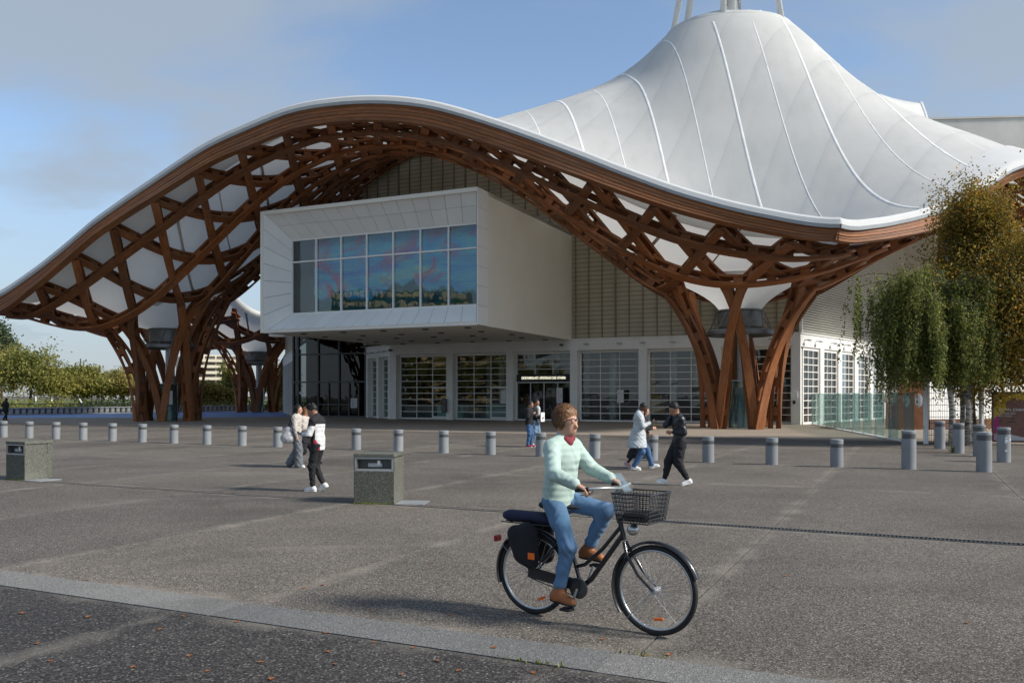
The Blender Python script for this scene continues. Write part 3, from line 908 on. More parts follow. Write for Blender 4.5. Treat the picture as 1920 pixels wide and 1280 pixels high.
# splayed panels round the window
NC = 14
def splay(z_out, z_in, rows, ncol, flip):
    for i in range(ncol):
        for r in range(rows):
            w0, w1 = r / rows, (r + 1) / rows
            def P(t, w):
                s_o = BOX_W * t; s_i = RS + (BOX_W - 2 * RS) * t
                return bpt(s_o + (s_i - s_o) * w, RD * w, z_out + (z_in - z_out) * w)
            c4 = [P(i / ncol, w0), P((i + 1) / ncol, w0), P((i + 1) / ncol, w1), P(i / ncol, w1)]
            m_ = MB(); quad_panel(m_, c4 if flip else c4[::-1], 0.03, 0.011)
            m_.build('cladding_panel', M['panel'], gallery)
splay(BOX_Z1, WZ1, 2, NC, True); splay(BOX_Z0, WZ0, 1, NC, False)
for side in (0, 1):
    for i in range(7):
        def P(t, w):
            zo = BOX_Z0 + (BOX_Z1 - BOX_Z0) * t; zi = WZ0 + (WZ1 - WZ0) * t
            s = RS * w if side == 0 else BOX_W - RS * w
            return bpt(s, RD * w, zo + (zi - zo) * w)
        c4 = [P(i / 7, 0), P((i + 1) / 7, 0), P((i + 1) / 7, 1), P(i / 7, 1)]
        m_ = MB(); quad_panel(m_, c4 if side == 1 else c4[::-1], 0.03, 0.011); m_.build('cladding_panel', M['panel'], gallery)
# dark backing in the joints
mb = MB(); e = 0.05
O = [bpt(e, 0.05, BOX_Z0 + e), bpt(BOX_W - e, 0.05, BOX_Z0 + e), bpt(BOX_W - e, 0.05, BOX_Z1 - e), bpt(e, 0.05, BOX_Z1 - e)]
I = [bpt(RS - e, RD + .04, WZ0 - e), bpt(BOX_W - RS + e, RD + .04, WZ0 - e), bpt(BOX_W - RS + e, RD + .04, WZ1 + e), bpt(RS - e, RD + .04, WZ1 + e)]
mb.add(O + I, [(0, 1, 5, 4), (1, 2, 6, 5), (2, 3, 7, 6), (3, 0, 4, 7)]); mb.build('joint_backing', M['joint'], gallery)
# cladding that turns the corner onto the long side
for i in range(7):
    z0, z1 = BOX_Z0 + (BOX_Z1 - BOX_Z0) * i / 7, BOX_Z0 + (BOX_Z1 - BOX_Z0) * (i + 1) / 7
    m_ = MB(); quad_panel(m_, [bpt(-.012, 0.0, z0), bpt(-.012, 1.25, z0), bpt(-.012, 1.25, z1), bpt(-.012, 0, z1)], 0.03, 0.008); m_.build('cladding_panel', M['panel'], gallery)
mb = MB(); quad_panel(mb, [bpt(0.02, 0.03, BOX_Z0), bpt(0.02, 1.3, BOX_Z0), bpt(0.02, 1.3, BOX_Z1), bpt(0.02, 0.03, BOX_Z1)], 0.05, 0); mb.build('joint_backing', M['joint'], gallery)
# window: panes and mullions
WS0, WS1, NWC = RS, BOX_W - RS, 7
win = empty('picture_window', bpt(WS0, RD, WZ0), parent=gallery)
zrow = [WZ0, WZ0 + 3.02, WZ1]
for i in range(NWC):
    sa, sb = WS0 + (WS1 - WS0) * i / NWC, WS0 + (WS1 - WS0) * (i + 1) / NWC
    for r in range(2):
        raw_obj('pane', [bpt(sa, RD + .06, zrow[r]), bpt(sa, RD + .06, zrow[r+1]), bpt(sb, RD + .06, zrow[r+1]), bpt(sb, RD + .06, zrow[r])], [(0, 1, 2, 3)], M['glass_gallery'], win)
gx = np.array([[GD[0], GD[1], 0], [HD[0], HD[1], 0], [0, 0, 1.0]])
for i in range(NWC + 1):
    s = WS0 + (WS1 - WS0) * i / NWC
    m_ = MB(); m_.box(bpt(s, RD + 0.02, (WZ0 + WZ1) / 2), (0.075, 0.14, WZ1 - WZ0), gx); m_.build('mullion', M['white'], win)
for z in zrow:
    m_ = MB(); m_.box(bpt((WS0 + WS1) / 2, RD + 0.025, z), (WS1 - WS0, 0.13, 0.085), gx); m_.build('transom', M['white'], win)

# mural on the wall inside
def mural_mat():
    m, n, l, out = new_mat('abstract_mural')
    p = n.new('ShaderNodeBsdfPrincipled'); p.inputs['Roughness'].default_value = 0.7
    t = n.new('ShaderNodeTexCoord')
    sp = n.new('ShaderNodeSeparateXYZ'); l.new(t.outputs['UV'], sp.inputs[0])
    v1 = coords(n, l, 'UV', (2.2, 4.6, 1))
    brush = noise(n, l, coords(n, l, 'UV', (3, 16, 1)), 2.2, 7, 0.65, 1.2)
    f1 = noise(n, l, v1, 1.5, 5, 0.6, 1.0)
    sky_ = ramp(n, l, f1, [(0.28, (0.03, 0.22, 0.72)), (0.45, (0.08, 0.52, 0.86)), (0.58, (0.20, 0.72, 0.82)), (0.72, (0.86, 0.80, 0.36))])
    f2 = noise(n, l, coords(n, l, 'UV', (4.1, 2.2, 1)), 1.6, 5, 0.6, 0.8)
    pink = ramp(n, l, f2, [(0.51, (0, 0, 0)), (0.62, (0.85,) * 3)])
    c1 = mixc(n, l, pink, sky_, (0.90, 0.07, 0.22))
    c1 = mixc(n, l, ramp(n, l, brush, [(0.5, (0, 0, 0)), (0.75, (0.35,) * 3)]), c1, (0.25, 0.55, 0.90))
    # the hill along the bottom
    hill = n.new('ShaderNodeMath'); hill.operation = 'MULTIPLY_ADD'
    l.new(noise(n, l, coords(n, l, 'UV', (2.6, 0, 1)), 1.3, 4, 0.6), hill.inputs[0]); hill.inputs[1].default_value = 0.75; hill.inputs[2].default_value = -0.06
    ds = n.new('ShaderNodeMath'); ds.operation = 'SUBTRACT'; l.new(hill.outputs[0], ds.inputs[0]); l.new(sp.outputs['Y'], ds.inputs[1])
    hm = ramp(n, l, ds.outputs[0], [(0.0, (0, 0, 0)), (0.03, (1, 1, 1))])
    hc = ramp(n, l, noise(n, l, coords(n, l, 'UV', (3, 7, 1)), 2.5, 6, 0.6, 1.5), [(0.3, (0.008, 0.06, 0.09)), (0.5, (0.012, 0.17, 0.19)), (0.62, (0.03, 0.20, 0.10)), (0.75, (0.40, 0.16, 0.05))])
    c2 = mixc(n, l, hm, c1, hc)
    l.new(c2, p.inputs['Base Color']); l.new(p.outputs[0], out.inputs[0])
    return m
MQ = RD + 1.0
q4 = [bpt(0.4, MQ, BOX_Z0 + .4), bpt(BOX_W - 1.6, MQ, BOX_Z0 + .4), bpt(BOX_W - 1.6, MQ, BOX_Z1 - .3), bpt(0.4, MQ, BOX_Z1 - .3)]
mural = raw_obj('mural', q4 + [p + V3(HD[0], HD[1], 0) * .1 for p in q4], [(3, 2, 1, 0), (4, 5, 6, 7), (0, 1, 5, 4), (1, 2, 6, 5), (2, 3, 7, 6), (3, 0, 4, 7)], mural_mat(), gallery,
                uv=[(0, 1), (1, 1), (1, 0), (0, 0)] * 6)
mb = MB()
mb.box(bpt(BOX_W / 2, RD + 2.2, BOX_Z0 + .3), (BOX_W - .5, 4.2, 0.1), gx); mb.box(bpt(BOX_W / 2, RD + 4.1, BOX_Z0 + 3.4), (BOX_W - .5, 0.1, 6.6), gx)
mb.build('gallery_interior', pbr('gallery_white', (0.75, 0.75, 0.74), 0.6, 0.02), gallery)

# ------------------------------------------------------------------ ground floor walls with glazed shutters
def wall_run(name, A, B, nb, cols, rows, z0=0.0, z1=5.3, wt=4.62, col_w=0.62, recess=0.55, doors=(), glassm='glass', mull='white', first_col=True, extra=None):
    """a white frame of posts and fascia, each bay filled with a gridded glazed shutter"""
    A, B = np.array(A, float), np.array(B, float)
    L = np.linalg.norm(B - A); d = (B - A) / L
    inn = np.array([-d[1], d[0]])            # into the building: left of A->B
    ax = np.array([[d[0], d[1], 0], [inn[0], inn[1], 0], [0, 0, 1.0]])
    root = empty(name, (A[0], A[1], z0), parent=museum)
    def P(s, q, z): p = A + d * s + inn * q; return V3(p[0], p[1], z)
    m_ = MB(); m_.box(P(L / 2, 0.3, (wt + z1) / 2), (L, 0.6, z1 - wt), ax); m_.build('fascia', M['white'], root)
    m_ = MB(); m_.box(P(L / 2, 0.28, z1 + 0.04), (L + .02, 0.68, 0.08), ax); m_.build('coping', M['white'], root)
    pitch = (L - col_w) / nb
    for i in range(nb + 1):
        if i == 0 and not first_col: continue
        m_ = MB(); m_.box(P(col_w / 2 + pitch * i, 0.3 - .002 * (i % 2), (z0 + wt) / 2), (col_w, 0.61, wt - z0), ax); m_.build('post', M['white'], root)
    for i in range(nb):
        s0, s1 = col_w + pitch * i, pitch * (i + 1)
        sh = empty('shutter', P(s0, recess, z0), parent=root)
        fr = MB()
        for ss in (s0 + .05, s1 - .05): fr.box(P(ss, recess, (z0 + wt) / 2), (0.10, 0.09, wt - z0), ax)
        fr.box(P((s0 + s1) / 2, recess - .001, z0 + .06), (s1 - s0, 0.09, 0.12), ax); fr.box(P((s0 + s1) / 2, recess - .001, wt - .09), (s1 - s0, 0.09, 0.18), ax)
        fr.build('frame', M[mull], sh)
        g0, g1, h0, h1 = s0 + .1, s1 - .1, z0 + .12, wt - .18
        kind = doors[i] if i < len(doors) else ''
        if kind == 'entrance':
            hs = h0 + 2.45
            rows_here = [(hs + 0.55, h1, 4)]
        else: rows_here = [(h0, h1, rows)]
        for za, zb, nr_ in rows_here:
            for k in range(1, nr_):
                m_ = MB(); z = za + (zb - za) * k / nr_; m_.box(P((g0 + g1) / 2, recess + .002, z), (g1 - g0, 0.06, 0.045), ax); m_.build('glazing_bar', M[mull], sh)
            for k in range(1, cols):
                m_ = MB(); s = g0 + (g1 - g0) * k / cols; m_.box(P(s, recess + .006, (za + zb) / 2), (0.045, 0.05, zb - za), ax); m_.build('glazing_bar', M[mull], sh)
            # panes, tiny differences in tilt between them
            for a in range(cols):
                for b in range(nr_):
                    c0, c1 = g0 + (g1 - g0) * a / cols, g0 + (g1 - g0) * (a + 1) / cols
                    e0, e1 = za + (zb - za) * b / nr_, za + (zb - za) * (b + 1) / nr_
                    t1, t2 = random.uniform(-.004, .004), random.uniform(-.004, .004)
                    gm = 'glass_teal' if (kind in ('teal', 'door') and b < 2) else glassm
                    raw_obj('pane', [P(c0, recess + .03 + t1, e0), P(c0, recess + .03 + t2, e1), P(c1, recess + .03 - t1 * .3, e1), P(c1, recess + .03, e0)], [(0, 3, 2, 1)], M[gm], sh)
        if kind == 'door':
            dm = MB(); w_ = (g1 - g0) / cols; ds_ = g1 - w_
            for ss in (ds_ + .04, g1 - .04): dm.box(P(ss, recess - .05, h0 + 1.05), (0.09, 0.07, 2.2), ax)
            for z in (h0 + .06, h0 + 2.12): dm.box(P(ds_ + w_ / 2, recess - .052, z), (w_, 0.07, 0.1), ax)
            dm.build('door', M[mull], sh)
        if kind == 'entrance':
            m_ = MB(); m_.box(P((g0 + g1) / 2, recess - .08, hs + .28), (g1 - g0, 0.14, 0.46), ax); sg = m_.build('sign_box', M['black'], sh)
            cu = bpy.data.curves.new('sign_text', 'FONT'); cu.body = 'CENTRE POMPIDOU-METZ - EXPOSITIONS EN COURS : KATHARINA'
            cu.size = 0.2; cu.extrude = 0.004; cu.align_x = 'CENTER'; cu.align_y = 'CENTER'
            em, n_, l_, o_ = new_mat('lit_letters'); e_ = n_.new('ShaderNodeEmission'); e_.inputs[0].default_value = (0.95, 0.92, 0.68, 1); e_.inputs[1].default_value = 0.85; l_.new(e_.outputs[0], o_.inputs[0])
            cu.materials.append(em)
            tmp_ = bpy.data.objects.new('sign_text', cu); me_ = bpy.data.meshes.new_from_object(tmp_); bpy.data.objects.remove(tmp_)
            to = bpy.data.objects.new('sign_text', me_); to.parent = sg
            pp = P((g0 + g1) / 2, recess - .156, hs + .28); to.location = pp - wloc(sg)
            Mx = Matrix(((d[0], 0, -inn[0]), (d[1], 0, -inn[1]), (0, 1, 0))); to.rotation_euler = Mx.to_euler()
            to.scale = (0.52, 1.25, 1); col.objects.link(to)
            for k in range(5):
                m_ = MB(); s = g0 + (g1 - g0) * k / 4; m_.box(P(s, recess, h0 + 1.2), (0.07, 0.07, 2.4), ax); m_.build('door_stile', M['steel'], sh)
                if k < 4: raw_obj('door_pane', [P(s, recess + .02, h0), P(s, recess + .02, hs), P(s + (g1 - g0) / 4, recess + .02, hs), P(s + (g1 - g0) / 4, recess + .02, h0)], [(0, 3, 2, 1)], M['glass_dark'], sh)
            m_ = MB(); m_.box(P((g0 + g1) / 2, recess - .02, hs), (g1 - g0, 0.1, 0.1), ax); m_.build('door_head', M['steel'], sh)
    return root, P, ax, L

WA = np.array([-8.75, 61.25]); WB = np.array([16.75, 49.55])
front, FP, FAX, FL = wall_run('front_arcade', WA, WB, 6, 3, 10, col_w=0.5, doors=('door', 'door', 'entrance', '', '', ''))
RB = WB + dirv(50) * 29
side, SPt, SAX, SL = wall_run('side_arcade', WB + dirv(50) * 0.02, RB, 9, 3, 10, wt=4.55, col_w=0.62, first_col=False, recess=0.14)
LA = WA + dirv(120) * 5.0
left_w, LPt, LAX, LL = wall_run('return_arcade', LA, WA - dirv(120) * -0.02, 2, 2, 9, wt=4.5, col_w=0.42, recess=0.4, glassm='glass_teal')

# corner pillar pieces: small intercom on the sunlit corner
m_ = MB(); m_.box(np.r_[WB + dirv(-115) * 0.03 + dirv(155.3) * .35, 1.75], (0.35, 0.08, 0.35), FAX); m_.build('intercom_panel', M['panel'], museum)
m_ = MB(); m_.box(np.r_[WB + dirv(-115) * 0.05 + dirv(155.3) * .35, 1.3], (0.14, 0.1, 0.2), FAX); m_.build('card_reader', M['black'], museum)

# spot lamps and cameras on the fascia
def spot(P, s, z, ax, cam_=False):
    m_ = MB(); m_.box(P(s, -0.12, z), (0.05, 0.24, 0.05), ax); m_.box(P(s, -0.3, z - .03), (0.34 if not cam_ else .16, 0.16 if not cam_ else .34, 0.09 if not cam_ else .14), ax, bev=.02)
    m_.build('wall_lamp' if not cam_ else 'security_camera', M['steel'] if not cam_ else M['steel_dark'], museum)
for s in (15.0, 17.2, 18.7, 20.6, 26.5, 27.3): spot(FP, s, 5.02, FAX)
for s in (0.6, 2.4, 4.9, 7.4, 10.0, 12.6): spot(SPt, s, 4.95, SAX)
spot(FP, 13.3, 5.0, FAX, True); spot(FP, 0.2, 4.95, FAX, True)
for s in (0.8, 2.0, 3.2, 4.3): spot(LPt, s, 4.9, LAX)
# printed notices on posts
for (s, z, hh) in ((9.0, 1.6, .9), (13.05, 1.7, 1.0), (17.2, 1.65, .8)):
    m_ = MB(); m_.box(FP(s, -0.008, z), (0.42, 0.012, hh), FAX); m_.build('wall_notice', pbr('notice_paper', (0.6, 0.6, 0.6), 0.6, 0.3, 14), museum)

# ------------------------------------------------------------------ upper walls
def upper_wall(name, A, B, z0, inset, mat, n, drop=0.25):
    A, B = np.array(A, float), np.array(B, float); L = np.linalg.norm(B - A); d = (B - A) / L; inn = np.array([-d[1], d[0]])
    s = np.linspace(0, L, n + 1); P2 = A + np.outer(s, d) + inn * inset
    zt = roof_z(P2) - drop
    root = empty(name, (A[0], A[1], z0), parent=museum)
    th = np.r_[inn * 0.12, 0]
    lo, hi = np.c_[P2, np.full(n + 1, z0)], np.c_[P2, zt]
    Vw = np.r_[lo, hi, lo + th, hi + th]; k = n + 1; Fw = []
    for i in range(n): Fw += [(i, i+1, k+i+1, k+i), (2*k+i+1, 2*k+i, 3*k+i, 3*k+i+1)]
    o = raw_obj('sheeting', Vw, Fw, mat, root)
    ax = np.array([[d[0], d[1], 0], [inn[0], inn[1], 0], [0, 0, 1.0]])
    return root, P2, zt, ax, d, inn

def sheet_mat(name, c, lines):
    m, n, l, out = new_mat(name)
    p = n.new('ShaderNodeBsdfPrincipled'); p.inputs['Roughness'].default_value = 0.45
    v = coords(n, l, 'World')
    w = n.new('ShaderNodeTexWave'); w.bands_direction = 'Z'; w.inputs['Scale'].default_value = lines; w.inputs['Distortion'].default_value = 0.0
    l.new(v, w.inputs['Vector'])
    b = noise(n, l, coords(n, l, 'World', (0.5, 0.5, 0.25)), 0.7, 5, 0.6)
    ca = np.array(c)
    c1 = ramp(n, l, b, [(0.3, tuple(ca * 0.8)), (0.7, tuple(ca * 1.15))])
    c2 = mixc(n, l, 1.0, c1, ramp(n, l, w.outputs['Fac'], [(0.15, (0.72, 0.72, 0.72)), (0.4, (1, 1, 1))]), 'MULTIPLY')
    l.new(c2, p.inputs['Base Color']); l.new(bump(n, l, w.outputs['Fac'], 0.4, 0.03), p.inputs['Normal'])
    l.new(p.outputs[0], out.inputs[0])
    return m
M['sheet'] = sheet_mat('ribbed_polycarbonate', (0.46, 0.415, 0.30), 1.1)
M['rib'] = pbr('dark_rib', (0.22, 0.20, 0.16), 0.6, 0.2, 2)
uw, P2u, ztu, axu, du, iu = upper_wall('upper_front_wall', WA - GD * -2.5, WB, 5.38, 0.25, M['sheet'], 40)
Lu = np.linalg.norm(WB - (WA + GD * 2.5))
for i, s in enumerate(np.arange(0.4, Lu, 0.9)):
    p = (WA + GD * 2.5) + du * s + iu * 0.2; zt = roof_z(p)[0] - 0.3
    big = (i % 6 == 3)
    m_ = MB(); m_.box((p[0], p[1], (5.38 + zt) / 2), (0.09 if big else 0.03, 0.12, zt - 5.38), axu); m_.build('wall_rib', M['rib'], uw)
# corner trim of the upper wall
p = WB + iu * .2; zt = roof_z(p)[0] - .3
m_ = MB(); m_.box((p[0], p[1], (5.4 + zt) / 2), (0.16, 0.3, zt - 5.4), axu); m_.build('corner_trim', M['white'], uw)

# louvred side wall in the sun
sw, P2s, zts, axs, ds2, is2 = upper_wall('upper_side_wall', WB + dirv(50) * .1, RB, 5.38, 0.35, pbr('louvre_backing', (0.24, 0.24, 0.21), 0.7, 0.15, 1), 30)
mb = MB()
zmax = zts.max()
for k, z in enumerate(np.arange(5.55, zmax, 0.155)):
    okm = zts > z + 0.1; idx_ = np.where(okm)[0]
    if len(idx_) < 2: continue
    for a_, b_ in runs(okm, 2):
        pa, pb = P2s[a_], P2s[b_ - 1]; Lr = np.linalg.norm(pb - pa)
        c = (pa + pb) / 2 - is2 * 0.07
        tilt = R(38)
        axt = np.array([axs[0], axs[1] * math.cos(tilt) - axs[2] * math.sin(tilt) * -1, axs[2] * math.cos(tilt) - axs[1] * math.sin(tilt)])
        mb.box((c[0], c[1], z), (Lr, 0.012, 0.10), axt)
lo = mb.build('louvres', pbr('louvre_metal', (0.55, 0.54, 0.48), 0.5, 0.12, 0.6), sw); lo['kind'] = 'stuff'
# end column of the side wall
p = RB + is2 * .2; m_ = MB(); m_.box((p[0], p[1], 8.5), (0.9, 0.9, 17), axs); m_.build('end_column', M['render'], sw)

# ------------------------------------------------------------------ dark glazed foyer on the left
FA = LA + GD * 6.9
foy = empty('glass_foyer', (FA[0], FA[1], 0), parent=museum)
d = (LA - FA) / np.linalg.norm(LA - FA); inn = np.array([-d[1], d[0]]); Lf = np.linalg.norm(LA - FA)
fax = np.array([[d[0], d[1], 0], [inn[0], inn[1], 0], [0, 0, 1.0]])
def Q(s, q, z): p = FA + d * s + inn * q; return V3(p[0], p[1], z)
svs = [0, 0.5, 2.45, 4.45, Lf]
for s in svs:
    m_ = MB(); m_.box(Q(s, 0, 3.6), (0.13, 0.16, 7.2), fax); m_.build('mullion', M['steel_dark'], foy)
for z in (0.06, 2.75, 4.95, 7.1):
    m_ = MB(); m_.box(Q(Lf / 2, -.002, z), (Lf, 0.15, 0.12), fax); m_.build('transom', M['steel_dark'], foy)
zs = [0.1, 2.75, 4.95, 7.1]
for i in range(4):
    for j in range(3):
        raw_obj('pane', [Q(svs[i], .03, zs[j]), Q(svs[i+1], .03, zs[j]), Q(svs[i+1], .03, zs[j+1]), Q(svs[i], .03, zs[j+1])], [(0, 1, 2, 3)], M['glass_dark'], foy)
for s in (2.45, 3.45, 4.45, 5.4, 6.3):
    m_ = MB(); m_.box(Q(s, -.03, 1.35), (0.10, 0.1, 2.6), fax); m_.build('door_stile', M['steel_dark'], foy)
m_ = MB(); m_.box(Q(4.4, -.04, 1.0), (3.9, 0.07, 0.09), fax); m_.build('door_rail', M['steel_dark'], foy)
m_ = MB(); m_.box(Q(5.9, -.1, 1.1), (0.62, 0.02, 0.75), fax); m_.build('door_notice', pbr('notice_sheet', (0.55, 0.56, 0.56), 0.6, 0.5, 9), foy)
m_ = MB(); m_.box(Q(0.75, -.1, 1.9), (0.18, 0.02, 0.2), fax); m_.build('door_sign', M['white'], foy)
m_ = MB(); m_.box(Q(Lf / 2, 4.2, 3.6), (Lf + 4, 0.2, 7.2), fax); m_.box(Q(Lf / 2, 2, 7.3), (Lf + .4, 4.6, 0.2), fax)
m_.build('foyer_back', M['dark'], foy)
m_ = MB(); st = [Q(1.0, 2.2, 0.2), Q(5.0, 2.2, 3.2)]; 
for k in range(14): m_.box(st[0] + (st[1] - st[0]) * k / 13, (0.34, 1.2, 0.06), fax)
m_.build('stair', M['steel_dark'], foy)
# blue-grey wing wall running back from the foyer
BA = FA + dirv(108) * 16.0
wing, WPt, WAX, WL = wall_run('wing_arcade', BA, FA + dirv(108) * .1, 6, 1, 1, wt=4.5, col_w=0.3, recess=0.25, glassm='glass_dark', mull='steel')
uw2 = upper_wall('upper_wing_wall', BA, FA + dirv(108) * .1, 5.38, 0.2, M['sheet'], 12)
m_ = MB(); p = (FA + LA) / 2 + HD * 1.5
upper_wall('upper_back_wall', FA + HD * .3, LA + HD * .3, 7.4, 0.0, M['sheet'], 8)

# ------------------------------------------------------------------ inside of the hall, seen through the shutters
inside = empty('hall_interior', (3, 60, 0), parent=museum)
def I3(s, q, z): p = WA + (-GD) * s + HD * q; return V3(p[0], p[1], z)
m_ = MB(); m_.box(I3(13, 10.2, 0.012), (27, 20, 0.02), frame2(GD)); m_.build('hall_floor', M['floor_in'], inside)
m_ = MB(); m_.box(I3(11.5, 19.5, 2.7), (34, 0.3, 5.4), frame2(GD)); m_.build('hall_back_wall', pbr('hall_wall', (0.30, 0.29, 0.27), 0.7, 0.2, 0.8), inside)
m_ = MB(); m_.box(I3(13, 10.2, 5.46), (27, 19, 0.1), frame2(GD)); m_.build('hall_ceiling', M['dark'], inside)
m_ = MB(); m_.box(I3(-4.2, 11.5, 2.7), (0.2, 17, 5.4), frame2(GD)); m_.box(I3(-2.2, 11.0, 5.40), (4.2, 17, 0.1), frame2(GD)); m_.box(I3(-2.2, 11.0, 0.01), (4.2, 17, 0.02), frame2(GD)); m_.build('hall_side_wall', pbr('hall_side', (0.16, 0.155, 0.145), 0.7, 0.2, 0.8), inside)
for s in (2, 6.3, 10.6, 14.9, 19.2, 23.5):
    for q in (5.5, 12):
        m_ = MB(); m_.lathe([(0.26, 0.02), (0.26, 5.4)], I3(s, q, 0), 14, cap=False); m_.build('hall_column', M['panel'], inside, smooth=True)
for (s, q, h, w, mt) in ((7.5, 4, 1.1, 3.2, 'panel'), (3.2, 3.5, 1.0, 2.2, 'white'), (16, 6, 2.6, 1.6, 'dark'), (19.8, 7, 2.2, 2.5, 'dark'), (23.5, 6.0, 1.6, 1.8, 'steel_dark')):
    m_ = MB(); m_.box(I3(s, q, h / 2 + .02), (w, 0.9, h), frame2(GD), bev=.04); m_.build('hall_counter', M[mt], inside)
# yellow lift platform standing in the hall
m_ = MB(); c = I3(18.35, 3.2, 0)
m_.box(c + V3(0, 0, .75), (1.5, 1.0, 0.5), frame2(GD), bev=.08); m_.box(c + V3(0, 0, 2.6), (0.34, 0.34, 3.6), frame2(GD), bev=.03); m_.box(c + V3(0.1, 0, 1.35), (0.8, .8, .8), frame2(GD), bev=.08)
m_.build('lift_platform', M['yellow'], inside)
m_ = MB(); c = I3(25.6, 2.6, 0); m_.box(c + V3(0, 0, 1.6), (0.16, 0.16, 3.2), frame2(GD)); m_.box(c + V3(0.2, 0, .5), (0.7, 0.5, 0.16), frame2(GD)); m_.box(c + V3(0.2, 0, 1.1), (0.6, 0.1, 0.12), frame2(GD))
m_.build('lift_mast', M['yellow'], inside)

# wall bin beside the second door
m_ = MB(); m_.box(FP(4.55, -0.2, 1.0), (0.34, 0.26, 0.95), FAX, bev=.04); m_.build('wall_ashtray', M['steel_dark'], museum)
# ================================================================== GROUND
M['plaza'] = aggregate_mat('exposed_aggregate', (0.072, 0.062, 0.052), (0.168, 0.150, 0.129), 0.55, 105, wear=(0.26, 0.232, 0.197))
M['road'] = aggregate_mat('dark_aggregate', (0.025, 0.0235, 0.023), (0.066, 0.061, 0.058), 0.75, 80, wear=(0.19, 0.175, 0.15))
M['plaza_far'] = aggregate_mat('exposed_aggregate_far', (0.072, 0.062, 0.052), (0.168, 0.150, 0.129), 0.55, 105)
M['road_far'] = aggregate_mat('dark_aggregate_far', (0.025, 0.0235, 0.023), (0.066, 0.061, 0.058), 0.75, 80)
M['apron'] = pbr('pale_concrete', (0.285, 0.235, 0.185), 0.85, 0.10, 0.5, bmp=0.002, bscale=30)
M['bed'] = pbr('joint_sand', (0.09, 0.08, 0.065), 0.95, 0.25, 5)
M['granite'] = aggregate_mat('granite', (0.125, 0.125, 0.12), (0.205, 0.204, 0.196), 0.3, 190, 0.16)
DD, DP = dirv(154.8), dirv(64.8)             # along the drain, away from the camera
def dp(s, q, z=0.0): p = DD * s + DP * q; return V3(p[0], p[1], z)
dax = np.array([[DD[0], DD[1], 0], [DP[0], DP[1], 0], [0, 0, 1.0]])

mb = MB(); mb.add([(-900, -300, -.03), (900, -300, -.03), (900, 1500, -.03), (-900, 1500, -.03)], [(0, 1, 2, 3)])
ground = mb.build('ground', M['bed'])
tag(ground, 'wide paved ground running out to the horizon', 'ground', kind='structure')

plaza = empty('plaza_paving', (0, 20, 0), 'brown exposed aggregate paving of the open square', 'pavement', kind='structure')
road = empty('forecourt_paving', (0, 4, 0), 'dark aggregate paving in front of the granite kerb strip', 'pavement', kind='structure')
QK0, QK1 = 4.96, 5.40                        # kerb strip, distance along DP
QD0, QD1 = 11.20, 11.38                      # drain
def slab(root, s0, s1, q0, q1, mat, z=0.0, name='paving_slab', g=0.006, h=0.12):
    # the top carries, as UV, the distance in metres to the nearest joint along each direction
    xs = [s0 + g, (s0 + s1) / 2, s1 - g]; ys = [q0 + g, (q0 + q1) / 2, q1 - g]
    V_ = [dp(x, y, z) for y in ys for x in xs] + [dp(x, y, z - h) for y in (ys[0], ys[2]) for x in (xs[0], xs[2])]
    ux = [0, (s1 - s0) / 2, 0]; uy = [0, (q1 - q0) / 2, 0]
    F_, UV_ = [], []
    for j in range(2):
        for i in range(2):
            q_ = (j*3+i, j*3+3+i, j*3+4+i, j*3+1+i); F_.append(q_); UV_ += [(ux[k % 3], uy[k // 3]) for k in q_]
    for q_ in ((0, 1, 2, 10, 9), (2, 5, 8, 12, 10), (8, 7, 6, 11, 12), (6, 3, 0, 9, 11)): F_.append(q_); UV_ += [(5, 5)] * 5
    return raw_obj(name, V_, F_, mat, root, uv=UV_)
S0 = -1.62                                   # joint seen running away near the bicycle
for k in range(-9, 14):
    a, b = S0 + 3.25 * k, S0 + 3.25 * (k + 1)
    slab(plaza, a, b, QK1, QD0, M['plaza'], random.uniform(-.0015, .0015))
    for r in range(4):
        q0 = QD1 + r * 5.2; q1 = QD1 + (r + 1) * 5.2
        slab(plaza, a + 0.02 * r, b + 0.02 * r, q0, q1, M['plaza'], random.uniform(-.0015, .0015))
    slab(road, a + 0.4, b + 0.4, QK0 - 6.2, QK0, M['road'], random.uniform(-.0015, .0015))
    slab(road, a + 0.4, b + 0.4, QK0 - 12.4, QK0 - 6.2, M['road'], random.uniform(-.0015, .0015))
# the rest of the square out to the sides and behind, too far to tell slabs apart
m_ = MB()
for s0, s1, q0, q1 in ((S0 + 3.25 * 14, 150, QK1, QD1 + 20.8), (-150, S0 - 3.25 * 9, QK1, QD1 + 20.8), (S0 - 3.25 * 9 - 120, 160, QD1 + 20.8, QD1 + 29.0)):
    m_.box(dp((s0 + s1) / 2, (q0 + q1) / 2, -.06), (s1 - s0 - .01, q1 - q0 - .01, .12), dax)
m_.build('outer_paving', M['plaza_far'], plaza)
m_ = MB(); m_.box(dp(0, QK0 - 60, -.062), (320, 95, .12), dax); m_.build('outer_paving', M['road_far'], road)
# granite kerb strip
kerb = empty('kerb_strip', dp(0, (QK0 + QK1) / 2), 'pale grey granite strip set flush across the dark foreground', 'kerb', kind='structure')
s = -30.0; i = 0
joints = [-30]
while joints[-1] < 40: joints.append(joints[-1] + random.choice([1.55, 1.62, 1.58, 1.6]))
for a, b in zip(joints[:-1], joints[1:]):
    slab(kerb, a, b, QK0 + random.uniform(-.004, .004), QK1 + random.uniform(-.004, .004), M['granite'], 0.004 + random.uniform(-.002, .003), 'kerb_stone', 0.004, 0.2)

